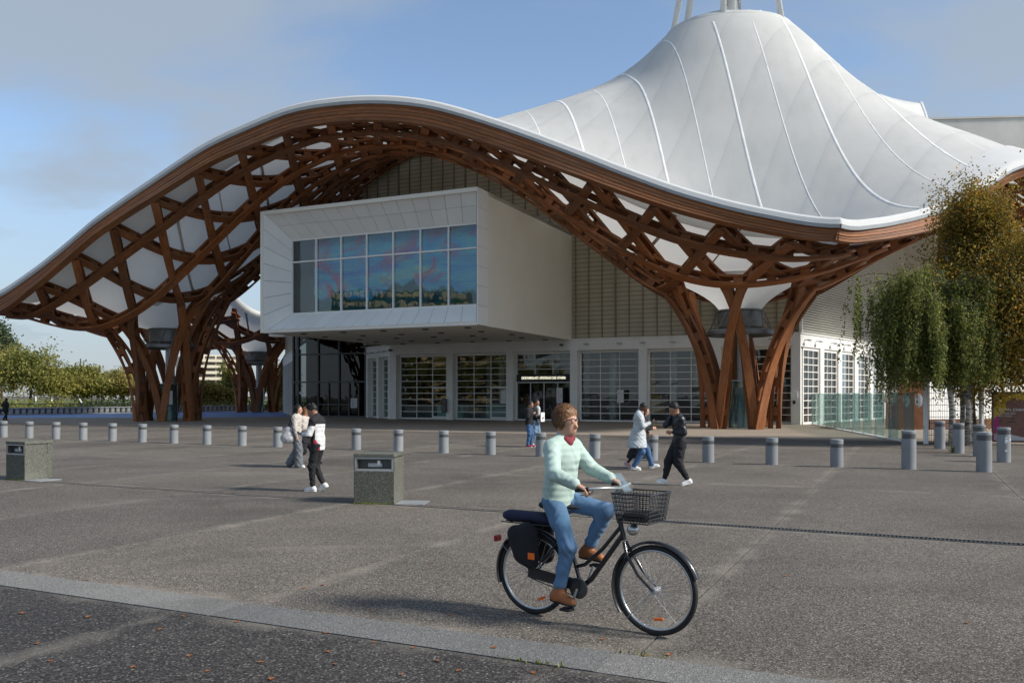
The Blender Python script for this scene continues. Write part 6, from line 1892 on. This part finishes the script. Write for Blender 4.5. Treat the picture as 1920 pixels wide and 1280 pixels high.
    for i in (0, 1):
        a3 = np.array(ank[i][:3]); sh_ = (a3 - kne[i]) / np.linalg.norm(a3 - kne[i]); end = a3 - sh_ * b.get('short', .0)
        q.cone(W(hips[i]), W(kne[i]), R_(.090 + g), R_(.062 + g), .05); q.cone(W(kne[i]), W(end), R_(.062 + g), R_(b.get('cuff', .052) + g * .5), .03)
    if b.get('skirt'): 
        z_, rx = b['skirt']; q.cone(W(pel), W(pel + [b.get('swing', -.05), 0, z_]), R_(.16), R_(rx), .05, (A @ np.array([0, 1.0, 0]), 1.3)); q.plane(W(pel + [0, 0, z_]), (0, 0, -1.0))
    kid(b.get('name', 'trousers'), q, b['mat'], spec.get('hc', .011), .0046)
    # shoes
    for i in (0, 1):
        a = np.array(ank[i][:3]); pt = ank[i][3]; f = np.array([math.cos(pt), 0, -math.sin(pt)]); u = np.array([math.sin(pt), 0, math.cos(pt)])
        q = SDF(); q.cone(W(a - u * .025 - f * .02), W(a - u * .0 - f * .015), R_(.05), R_(.044), .02); q.cone(W(a - u * .035 - f * .03), W(a + f * .14 - u * .045), R_(.045), R_(.042), .03)
        q.cone(W(a + f * .02), W(a + f * .10 - u * .035), R_(.040), R_(.034), .02); q.plane(W(a - u * .078), A @ (-u))
        if spec['shoe'].get('boot'): q.cone(W(a), W(a + (kne[i] - a) * .32), R_(.046), R_(.050), .02)
        so = kid('shoe', q, spec['shoe']['mat'], .009)
        if spec['shoe'].get('sole') is not None:
            q2 = SDF(); q2.cone(W(a - u * .068 - f * .035), W(a + f * .15 - u * .068), R_(.047), R_(.043), .02, (A @ u, 2.4)); V, F = q2.mesh(.009); o_ = raw_obj('sole', V, F, spec['shoe']['sole'], so, smooth=True)
    info = dict(W=W, A=A, s=s, pel=pel, chest=chest, neck=neck, head=head, hq=hq, sh=sh, elb=elb, wri=wri, hips=hips, kne=kne, kid=kid, body=body, fwd=fwd)
    return info

def sole_mat(): return M['panel']
def gp(px, py): p = gnd(px, py); return (p[0], p[1], 0.0)
# ankle entries: x, y, z, foot pitch (positive = toes down)
M['jeans'] = cloth('blue_jeans', (0.055, 0.12, 0.24)); M['jeans_l'] = cloth('pale_jeans', (0.14, 0.22, 0.32)); M['blk'] = cloth('black_cloth', (0.014, 0.014, 0.017)); M['char'] = cloth('charcoal_cloth', (0.035, 0.038, 0.045))
M['white_shoe'] = pbr('white_leather', (0.66, 0.66, 0.65), 0.5, 0.06, 8); M['red_shoe'] = pbr('red_canvas', (0.34, 0.03, 0.05), 0.6, 0.1, 8)
M['beige'] = cloth('beige_cloth', (0.46, 0.42, 0.38)); M['palegrey'] = cloth('pale_grey_wool', (0.46, 0.50, 0.52)); M['red'] = cloth('red_cloth', (0.42, 0.03, 0.05)); M['whitecloth'] = cloth('white_cloth', (0.62, 0.62, 0.62))

# man in varsity jacket looking at his phone, walking towards the left
I = person(gp(596, 921), R(180 - 14), 1.76, dict(label='man in black, white and red varsity jacket looking down at his phone', skin='skin_m', hair=('hair_black', 'quiff'),
    lean=.05, head_pitch=.45, hands=[(.30, .12, 1.13), (.27, -.05, 1.10)], palm=[(0, -.3, 1), (0, .3, 1)], curl=[.5, .7],
    ankles=[(.07, .08, .085, 0.02), (-.09, -.08, .13, .55)], hip=.92,
    top=dict(mat=M['blk'], hem=-.12, g=.03, collar=True, paint=[(M['whitecloth'], lambda c, j: c[2] < 1.36 and c[0] < -.03 and c[2] < j['chest'][2] + .02 and abs(c[1]) < .2), (M['whitecloth'], lambda c, j: c[1] > .19 and c[2] > 1.12 and c[2] < 1.33 ), (M['red'], lambda c, j: c[0] < .06 and c[0] > -.12 and c[1] > .1 and c[2] < 1.05 and c[2] > .84 and (c[2] - .84) < (.09 - abs(c[0] + .03)) * 3)]),
    bottom=dict(mat=M['blk'], g=.014, cuff=.044, short=.05), shoe=dict(mat=M['white_shoe'], sole=M['panel'])))
ph_ = MB(); c = I['W']((.36, .04, 1.15)); ph_.box(c, (.15, .075, .01), frame2(I['A'][:2, 0])); tag(ph_.build('phone', M['black'], loc=c), 'dark phone held by the man in varsity jacket', 'phone')

# woman with shoulder bag, and her companion behind
I = person(gp(556, 876), R(-8), 1.66, dict(label='dark-haired woman in beige jacket and wide grey jeans with shoulder bag', skin='skin_l', hair=('hair_black', 'bob'),
    lean=.03, head_pitch=.05, head_yaw=.1, hands=[(.20, .15, 1.05), (.10, -.24, .84)], curl=[.5, .5],
    ankles=[(-.22, .08, .13, .5), (.10, -.08, .085, 0)], hip=.92,
    top=dict(mat=M['beige'], hem=-.06, g=.035, collar=True), bottom=dict(mat=cloth('grey_denim', (0.13, 0.14, 0.155)), g=.05, cuff=.10), shoe=dict(mat=M['white_shoe'], sole=M['panel'])))
q = SDF(); W = I['W']; q.cone(W((-.16, -.20, 1.06)), W((-.20, -.22, .86)), .10, .14, .05, (I['A'] @ np.array([0, 1.0, 0]), 1.7)); q.cone(W((-.10, -.20, .84)), W((-.26, -.22, .84)), .10, .09, .05, (I['A'] @ np.array([0, 1.0, 0]), 1.6))
V_, F_ = q.mesh(.012); bag = raw_obj('shoulder_bag', V_, F_, pbr('printed_bag', (0.42, 0.42, 0.43), 0.8, 0.45, 22, bmp=.01, bscale=20), loc=W((-.18, -.2, .8)), smooth=True); tag(bag, 'crumpled grey shoulder bag hanging behind the woman in beige', 'bag')
m_ = MB(); m_.tube([W((-.12, -.2, 1.12)), W((-.04, -.2, 1.32)), W((.02, -.17, 1.47)), W((-.06, -.15, 1.44)), W((-.2, -.18, 1.12))], .012, 6); m_.build('strap', M['blk'], bag)
I = person(gp(570, 874.5), R(-8), 1.63, dict(label='woman in dark trousers half hidden behind the one in beige', skin='skin_l', hair=('hair_brown', 'long'),
    lean=.05, head_pitch=.12, head_yaw=-.1, hands=[(.26, .12, 1.16), (.24, -.04, 1.18)], curl=[.8, .8], ankles=[(.34, .08, .12, -.3), (-.28, -.08, .16, .6)], hip=.89,
    top=dict(mat=M['beige'], hem=-.04, g=.03), bottom=dict(mat=M['blk'], g=.04, cuff=.085), shoe=dict(mat=M['blk'])))

# two young men by the entrance
I = person(gp(992, 838), R(-20), 1.70, dict(label='man in black puffer jacket, jeans and red shoes by the entrance', skin='skin_m', hair=('hair_black', 'curly'),
    head_pitch=.1, hands=[(.22, .10, 1.18), (.20, -.10, 1.26)], curl=[.6, .9], ankles=[(.05, .10, .085, 0), (-.02, -.10, .085, 0)], hip=.925,
    top=dict(mat=M['blk'], hem=-.10, g=.045, puff=True, collar=True), bottom=dict(mat=M['jeans'], g=.02), shoe=dict(mat=M['red_shoe'], sole=M['panel']), h=.011, hc=.013))
I = person(gp(1004, 836.5), R(-35), 1.76, dict(label='man in open dark jacket over white shirt carrying papers by the entrance', skin='skin_m', hair=('hair_black', 'curly'),
    head_pitch=.05, hands=[(.26, .10, 1.08), (.24, -.04, 1.05)], curl=[.7, .7], ankles=[(.06, .09, .085, 0), (-.10, -.09, .10, .3)], hip=.92,
    top=dict(mat=M['blk'], hem=-.10, g=.03, inner=M['whitecloth']), bottom=dict(mat=M['jeans_l'], g=.02), shoe=dict(mat=M['white_shoe'], sole=M['panel']), h=.011, hc=.013))
m_ = MB(); c = I['W']((.30, .03, 1.12)); m_.box(c, (.02, .22, .3), frame2(I['A'][:2, 0])); tag(m_.build('paper_folder', M['panel'], loc=c), 'white folder held by the man in open jacket', 'folder')

# man in pale overcoat with phone; woman in long black coat behind him
I = person(gp(1196, 880.5), R(-6), 1.80, dict(label='man in pale grey overcoat, scarf and jeans reading a phone', skin='skin_d', hair=('hair_black', 'buzz'),
    lean=.06, head_pitch=.5, hands=[(.32, .08, 1.20), (.31, -.05, 1.19)], palm=[(0, -.3, 1), (0, .3, 1)], curl=[.6, .6], ankles=[(.36, .08, .115, -.25), (-.10, -.08, .095, .12)], hip=.90,
    top=dict(name='overcoat', mat=M['palegrey'], hem=-.1, g=.03, collar=True, skirt=(-.34, .25)), bottom=dict(mat=M['jeans'], g=.022), shoe=dict(mat=M['white_shoe'], sole=M['panel'])))
q = SDF(); W = I['W']; q.cone(W(I['neck'] + [.05, .02, .0]), W(I['neck'] + [.10, .07, -.2]), .05, .045, .03); q.cone(W(I['neck'] + [.10, .07, -.2]), W(I['neck'] + [.12, .10, -.62]), .05, .06, .03); q.cone(W(I['neck'] + [-.03, .06, .02]), W(I['neck'] + [.06, -.05, .01]), .05, .05, .02)
V_, F_ = q.mesh(.012); raw_obj('scarf', V_, F_, pbr('plaid_scarf', (0.28, 0.20, 0.21), 0.9, 0.75, 14), I['body'], smooth=True)
m_ = MB(); c = I['W']((.40, .02, 1.23)); m_.box(c, (.15, .075, .012), frame2(I['A'][:2, 0])); tag(m_.build('phone', M['black'], loc=c), 'dark phone held by the man in pale overcoat', 'phone')
I = person(gp(1204, 877), R(-6), 1.68, dict(label='woman in long black coat and pink shoes behind the pale overcoat', skin='skin_l', hair=('hair_black', 'long'),
    lean=.06, head_pitch=.15, hands=[(.2, .2, .95), (.28, -.1, 1.1)], curl=[.5, .5], ankles=[(.24, .08, .09, 0), (-.42, -.08, .14, .6)], hip=.89, sk=-.10,
    top=dict(name='coat', mat=M['blk'], hem=-.1, g=.03, skirt=(-.62, .33)), bottom=dict(mat=M['blk'], g=.0, cuff=.04), shoe=dict(mat=pbr('pink_shoe', (0.58, 0.33, 0.36), 0.6, 0.25, 12), sole=M['panel'])))

# man in black on the phone walking left
I = person(gp(1274, 909), R(180 + 10), 1.80, dict(label='man in black jacket and joggers talking on his phone, striding left', skin='skin_m', hair=('hair_black', 'quiff'),
    lean=.06, head_pitch=.35, head_yaw=-.1, hands=[(.20, .10, 1.10), (.15, -.09, 1.46)], elbow_pole=[(-.6, .4, -.5), (.25, -.25, -1)], palm=[(0, -1, 0), (-.4, 1, 0)], curl=[.8, 1.0], ankles=[(-.16, .09, .11, .25), (.30, -.09, .10, -.18)], hip=.895,
    top=dict(mat=pbr('black_leather', (0.022, 0.025, 0.03), 0.42, 0.25, 8, bmp=.006, bscale=18), hem=-.09, g=.024, collar=True), bottom=dict(name='joggers', mat=M['blk'], g=.034, cuff=.034, short=.05), shoe=dict(mat=M['white_shoe'], sole=M['panel'])))
m_ = MB(); c = I['W'](I['wri'][1] + np.array([.02, .05, .10])); m_.box(c, (.012, .07, .15), frame2(I['A'][:2, 0])); tag(m_.build('phone', M['black'], loc=c), 'phone at the ear of the man in black', 'phone')

# walker in black coat far left
I = person(gp(10, 788.5), R(70), 1.72, dict(label='distant walker in hooded black coat at the far left', skin='skin_m', hair=('hair_black', 'hood'),
    lean=.06, head_pitch=.2, hands=[(.16, .22, 1.0), (.16, -.22, 1.0)], ankles=[(.16, .08, .09, 0), (-.22, -.08, .13, .5)], hip=.90, h=.016, hc=.018,
    top=dict(name='coat', mat=M['blk'], hem=-.1, g=.045, skirt=(-.24, .24)), bottom=dict(mat=M['blk'], g=.02), shoe=dict(mat=M['char'])))
# ================================================================== BICYCLE AND RIDER
BK = 0.93
r0, f0 = gnd(1000, 1150), gnd(1226, 1190)
hdg = (f0 - r0)[:2]; hdg = hdg / np.linalg.norm(hdg); hax = frame2(hdg); hang = math.atan2(hdg[1], hdg[0])
bike = empty('bicycle', r0, 'black step-through city bicycle with front basket and rear panniers', 'bicycle')
def Bp(x, y, z): return r0 + hax[0] * x * BK + hax[1] * y * BK + V3(0, 0, z * BK)
def arc(cx, cz, r, a0, a1, n=24, y=0.0): return [Bp(cx + r * math.cos(R(a)), y, cz + r * math.sin(R(a))) for a in np.linspace(a0, a1, n)]
M['tyre'] = pbr('tyre_rubber', (0.018, 0.018, 0.018), 0.8, 0.2, 20); M['rim'] = pbr('alloy_rim', (0.55, 0.56, 0.57), 0.3, 0.05, 5, 0.9)
M['frame_black'] = pbr('bike_paint', (0.015, 0.016, 0.018), 0.3, 0.1, 5, coat=.5); M['navy'] = cloth('navy_cloth', (0.018, 0.02, 0.05)); M['reflector'] = pbr('orange_reflector', (0.85, 0.16, 0.02), 0.3, 0.1, 20)
WR, WB_ = 0.345, 1.12
def wheel(cx, name_spin):
    w = MB(); w.tube(arc(cx, WR, WR - .022, 0, 360, 57)[:-1], .021 * BK, 10, closed=True); o = w.build('wheel', M['tyre'], bike, smooth=True)
    w = MB(); w.tube(arc(cx, WR, WR - .045, 0, 360, 57)[:-1], .012 * BK, 8, closed=True); w.build('rim', M['rim'], o, smooth=True)
    w = MB()
    for k in range(32):
        a = 360 * k / 32 + name_spin; yy = .03 if k % 2 else -.03; a2 = a + (55 if (k // 2) % 2 else -55)
        w.tube([Bp(cx + .022 * math.cos(R(a2)), yy, WR + .022 * math.sin(R(a2))), Bp(cx + (WR - .05) * math.cos(R(a)), 0, WR + (WR - .05) * math.sin(R(a)))], .0014, 4, cap=False)
    w.build('spokes', M['rim'], o)
    w = MB(); w.tube([Bp(cx, -.05, WR), Bp(cx, .05, WR)], .024 * BK, 12); w.build('hub', M['steel'], o, auto=40)
    for a in (-75 + name_spin,):
        w = MB(); c = Bp(cx + .22 * math.cos(R(a)), 0, WR + .22 * math.sin(R(a)))
        ra = np.array([hax[0] * math.cos(R(a)) + V3(0, 0, math.sin(R(a))), hax[1], -hax[0] * math.sin(R(a)) + V3(0, 0, math.cos(R(a)))])
        w.box(c, (.022, .012, .075), ra, bev=.004); w.build('spoke_reflector', M['reflector'], o)
    return o
wheel(0.0, 8); wheel(WB_, -8)
def part(name, pts, r, mat='frame_black', n=10, parent=bike):
    w = MB(); w.tube(pts, np.array(r) * BK if not np.isscalar(r) else r * BK, n); return w.build(name, M[mat], parent, smooth=True, auto=50)
BB = (.47, .285)
part('frame_tube', [Bp(.84, 0, .74), Bp(.70, 0, .55), Bp(.56, 0, .36), Bp(BB[0], 0, BB[1])], .021)
part('frame_tube', [Bp(.82, 0, .80), Bp(.66, 0, .61), Bp(.50, 0, .47), Bp(.405, 0, .44)], .016)
st = part('seat_tube', [Bp(BB[0], 0, BB[1]), Bp(.33, 0, .70), Bp(.30, 0, .78)], .017)
part('seat_post', [Bp(.30, 0, .76), Bp(.265, 0, .89)], .013, 'steel', parent=st)
for k in (1, -1):
    part('chain_stay', [Bp(BB[0] - .02, .03 * k, BB[1]), Bp(0.0, .055 * k, WR)], .009); part('seat_stay', [Bp(.325, .02 * k, .70), Bp(0.0, .055 * k, WR)], .008)
part('head_tube', [Bp(.80, 0, .90), Bp(.855, 0, .70)], .020)
for k in (1, -1): part('fork_blade', [Bp(.86, .02 * k, .69), Bp(.90, .05 * k, .60), Bp(1.0, .052 * k, .45), Bp(WB_, .05 * k, WR)], [.014, .014, .012, .009])
stem = part('handlebar_stem', [Bp(.80, 0, .88), Bp(.765, 0, 1.06), Bp(.80, 0, 1.10)], .014, 'steel')
hb = part('handlebar', [Bp(.60, -.29, 1.10), Bp(.72, -.28, 1.115), Bp(.80, -.20, 1.12), Bp(.81, 0, 1.10), Bp(.80, .20, 1.12), Bp(.72, .28, 1.115), Bp(.60, .29, 1.10)], .011, 'steel')
for k in (1, -1):
    part('grip', [Bp(.585, .291 * k, 1.098), Bp(.70, .284 * k, 1.112)], .017, 'tyre', parent=hb); part('brake_lever', [Bp(.74, .27 * k, 1.11), Bp(.70, .265 * k, 1.07), Bp(.62, .275 * k, 1.06)], .006, 'steel', 6, hb)
    part('fender_stay', [Bp(0, .06 * k, WR), Bp(-.30, .02 * k, WR + .20)], .003, 'steel', 5); part('fender_stay', [Bp(WB_, .06 * k, WR), Bp(WB_ - .25, .02 * k, WR - .26)], .003, 'steel', 5)
q = SDF()
for a, b, ra, rb in (((.17, 0, .925), (.30, 0, .925), .10, .075), ((.30, 0, .925), (.42, 0, .92), .06, .028)): q.cone(Bp(*a), Bp(*b), ra * BK, rb * BK, .03, ((0, 0, 1), 2.6))
V_, F_ = q.mesh(.008); raw_obj('saddle', V_, F_, M['blk'], bike, smooth=True)
def fender(cx, a0, a1, name):
    rows = []
    for a in np.linspace(a0, a1, 34):
        for y, dr in ((-.033, -.012), (-.022, .004), (0, .009), (.022, .004), (.033, -.012)): rows.append(Bp(cx + (WR + .022 + dr) * math.cos(R(a)), y, WR + (WR + .022 + dr) * math.sin(R(a))))
    F_ = [(i*5+k, i*5+k+1, i*5+6+k, i*5+5+k) for i in range(33) for k in range(4)]
    raw_obj(name, rows, F_, M['frame_black'], bike, smooth=True)
fender(0, 20, 200, 'rear_fender'); fender(WB_, 20, 215, 'front_fender')
# drive
cg = MB(); cg.lathe([(.075, -.004), (.085, 0), (.075, .004)], (0, 0, 0), 28, cap=True); P_ = np.array(cg.v)
cg.v = [tuple(Bp(BB[0] + p[0], -.055 + p[2], BB[1] + p[1])) for p in P_]; cr_ = cg.build('chainring', M['steel_dark'], bike)
CA = R(250); cr2 = (math.cos(CA) * .17, math.sin(CA) * .17)
for k, sg in ((-1, 1), (1, -1)):
    e = (BB[0] + cr2[0] * sg, BB[1] + cr2[1] * sg)
    c_ = part('crank', [Bp(BB[0], .07 * k, BB[1]), Bp(e[0], .085 * k, e[1])], .012, 'steel', 8)
    w = MB(); w.box(Bp(e[0], .135 * k, e[1]), (.095 * BK, .085 * BK, .022 * BK), hax, bev=.005); w.build('pedal', M['tyre'], c_)
w = MB()
for z in (.075, -.075): w.tube([Bp(BB[0], -.055, BB[1] + z), Bp(0.0, -.055, WR + z * .42)], .004, 5)
w.build('chain', M['steel_dark'], bike)
w = MB(); w.box(Bp(.24, -.066, .335), (.50 * BK, .012, .09 * BK), np.array([hax[0] * .993 - V3(0, 0, .115), hax[1], V3(0, 0, .993) + hax[0] * .115]), bev=.004); w.build('chain_guard', M['frame_black'], bike)
# rack, panniers, lamps, basket
rk = MB()
for k in (.07, 0, -.07): rk.tube([Bp(.22, k, .76), Bp(-.28, k, .76)], .005, 6)
for x in (.2, 0, -.2): rk.tube([Bp(x, -.07, .76), Bp(x, .07, .76)], .005, 6)
for k in (1, -1): rk.tube([Bp(0, .065 * k, WR), Bp(-.06, .07 * k, .76)], .005, 6); rk.tube([Bp(0, .065 * k, WR), Bp(.15, .07 * k, .76)], .005, 6)
rack = rk.build('rear_rack', M['frame_black'], bike)
for k in (1, -1):
    q = SDF(); q.cone(Bp(.02, .12 * k, .68), Bp(.04, .12 * k, .50), .105 * BK, .095 * BK, .03, (hax[1], 2.4)); q.cone(Bp(-.10, .12 * k, .67), Bp(-.05, .12 * k, .51), .08 * BK, .07 * BK, .03, (hax[1], 2.2)); V_, F_ = q.mesh(.01)
    pn_ = raw_obj('pannier', V_, F_, M['blk'], bike, smooth=True)
    w = MB(); w.box(Bp(.10, .182 * k, .52), (.06, .006, .05), hax, bev=.002); w.build('pannier_reflector', M['reflector'], pn_)
q = SDF(); q.cone(Bp(.14, 0, .81), Bp(-.22, 0, .81), .085 * BK, .08 * BK, .03, ((0, 0, 1), 1.7)); V_, F_ = q.mesh(.01); bun = raw_obj('rack_bundle', V_, F_, M['navy'], loc=Bp(0, 0, .76), smooth=True); tag(bun, 'folded navy bundle strapped on the bicycle rack', 'bundle')
w = MB(); w.box(Bp(-.37, 0, .60), (.03, .08, .05), hax, bev=.008); w.build('rear_light', pbr('red_lens', (0.35, 0.02, 0.02), 0.25, 0.1, 10), bike)
w = MB(); w.ell(Bp(.93, 0, .79), (.045, .045, .045), 14, 10); w.build('headlight', M['rim'], bike, smooth=True)
bs = MB(); bz0, bz1 = .86, 1.08
def bl(z): 
    k = (z - bz0) / (bz1 - bz0); return .15 + .03 * k, .13 + .03 * k
for z in np.linspace(bz0, bz1, 8):
    hy, hx_ = bl(z); c = [Bp(1.0 + sx * hx_, sy * hy, z) for sx, sy in ((-1, -1), (1, -1), (1, 1), (-1, 1))]
    bs.tube(c + [c[0]], .004 if z < bz1 else .007, 5)
for sx, sy, n in ((0, -1, 12), (0, 1, 12), (1, 0, 14), (-1, 0, 14)):
    for k in np.linspace(-1, 1, n):
        a, b = bl(bz0), bl(bz1)
        p0 = (1.0 + (sx * a[1] if sx else k * a[1]), (sy * a[0] if sy else k * a[0]), bz0); p1 = (1.0 + (sx * b[1] if sx else k * b[1]), (sy * b[0] if sy else k * b[0]), bz1)
        bs.tube([Bp(*p0), Bp(*p1)], .0025, 4, cap=False)
for k in np.linspace(-1, 1, 9): a = bl(bz0); bs.tube([Bp(1.0 + k * a[1], -a[0], bz0), Bp(1.0 + k * a[1], a[0], bz0)], .0025, 4, cap=False)
bask = bs.build('basket', M['frame_black'], bike)
w = MB(); w.box(Bp(1.0, 0, .90), (.20, .24, .06), hax, bev=.02); tag(w.build('basket_pouch', M['blk'], loc=Bp(1.0, 0, .87)), 'dark pouch lying in the bicycle basket', 'pouch')
w = MB(); w.box(Bp(.84, 0, 1.15), (.012, .12, .16), np.array([hax[0] * .8 + V3(0, 0, .6), hax[1], V3(0, 0, .8) - hax[0] * .6]), bev=.004); w.build('map_holder', M['glass_rail'], hb)

def quilt_mat(name, c):
    m, n, l, out = new_mat(name); p = n.new('ShaderNodeBsdfPrincipled'); p.inputs['Roughness'].default_value = 0.55; p.inputs['Specular IOR Level'].default_value = 0.3
    v = coords(n, l, 'World'); w = n.new('ShaderNodeTexWave'); w.bands_direction = 'Z'; w.inputs['Scale'].default_value = 6.4; w.inputs['Distortion'].default_value = 1.1; w.inputs['Detail'].default_value = 2; w.inputs['Detail Scale'].default_value = 1.2
    l.new(v, w.inputs['Vector']); ca = np.array(c)
    c1 = ramp(n, l, noise(n, l, v, 6, 5), [(0.3, tuple(ca * .88)), (0.7, tuple(ca * 1.08))])
    mix_ = n.new('ShaderNodeMath'); mix_.operation = 'MULTIPLY_ADD'; l.new(noise(n, l, v, 14, 5, .6, .6), mix_.inputs[0]); mix_.inputs[1].default_value = 1.1; l.new(w.outputs['Fac'], mix_.inputs[2])
    l.new(c1, p.inputs['Base Color']); l.new(bump(n, l, mix_.outputs[0], 0.22, .010), p.inputs['Normal']); l.new(p.outputs[0], out.inputs[0]); return m
M['mint'] = quilt_mat('mint_quilt', (0.42, 0.54, 0.485))
pb = r0 + hax[0] * .27 * BK; sp_ = 1.67 * PSC / 1.75
def Pp(x, y, z): return ((x - .27) * BK / sp_, y * BK / sp_, z * BK / sp_)
pe = lambda sg, k: (BB[0] + cr2[0] * sg, .13 * k, BB[1] + cr2[1] * sg)
pr, pl = pe(1, -1), pe(-1, 1)
aR, aL = Pp(pr[0] - .085, pr[1], pr[2] + .115), Pp(pl[0] - .085, pl[1], pl[2] + .115)
I = person((pb[0], pb[1], 0), hang, 1.67, dict(label='cyclist in mint quilted jacket, jeans and brown boots riding past', skin='skin_l', hair=('hair_brown', 'short_w'), fix=True, hip=1.10, hx=-.02,
    lean=.10, head_pitch=.02, head_yaw=-.12, hands=[Pp(.60, .285, 1.135), Pp(.60, -.285, 1.135)], palm=[(.1, 0, -1), (.1, 0, -1)], curl=[1.0, 1.0], elbow_pole=[(-.4, .7, -.6), (-.4, -.7, -.6)],
    ankles=[aL + (.08,), aR + (.12,)], strands=3500, h=.0068, hc=.0085,
    top=dict(mat=M['mint'], hem=-.10, g=.028, puff=True, collar=True), bottom=dict(mat=cloth('rider_jeans', (0.10, 0.19, 0.32)), g=.012, cuff=.052, short=.09), shoe=dict(mat=pbr('brown_boot', (0.30, 0.105, 0.035), 0.5, 0.15, 10), boot=True, sole=M['tyre'])))
W, hq = I['W'], I['hq']
m_ = MB()
for k in (1, -1):
    c = [W(hq(.103 - .012 * abs(math.sin(a)), .034 * k + .027 * math.cos(a), .026 + .020 * math.sin(a))) for a in np.linspace(0, 2 * math.pi, 17)[:-1]]
    m_.tube(c, .0032, 5, closed=True); m_.tube([W(hq(.092, .062 * k, .032)), W(hq(.0, .082 * k, .030))], .003, 5)
m_.tube([W(hq(.103, .008, .03)), W(hq(.103, -.008, .03))], .003, 5)
m_.build('glasses', M['frame_black'], I['body'])
q = SDF(); nk = I['neck']; q.cone(W(nk + [.04, .05, .02]), W(nk + [.07, -.03, -.01]), .034, .036, .02); q.cone(W(nk + [.04, .05, .02]), W(nk + [-.04, .0, .035]), .034, .034, .02); q.cone(W(nk + [-.04, 0, .035]), W(nk + [.06, -.05, .01]), .034, .034, .02)
V_, F_ = q.mesh(.008); raw_obj('scarf', V_, F_, pbr('wine_scarf', (0.22, 0.035, 0.05), 0.9, 0.4, 16), I['body'], smooth=True)
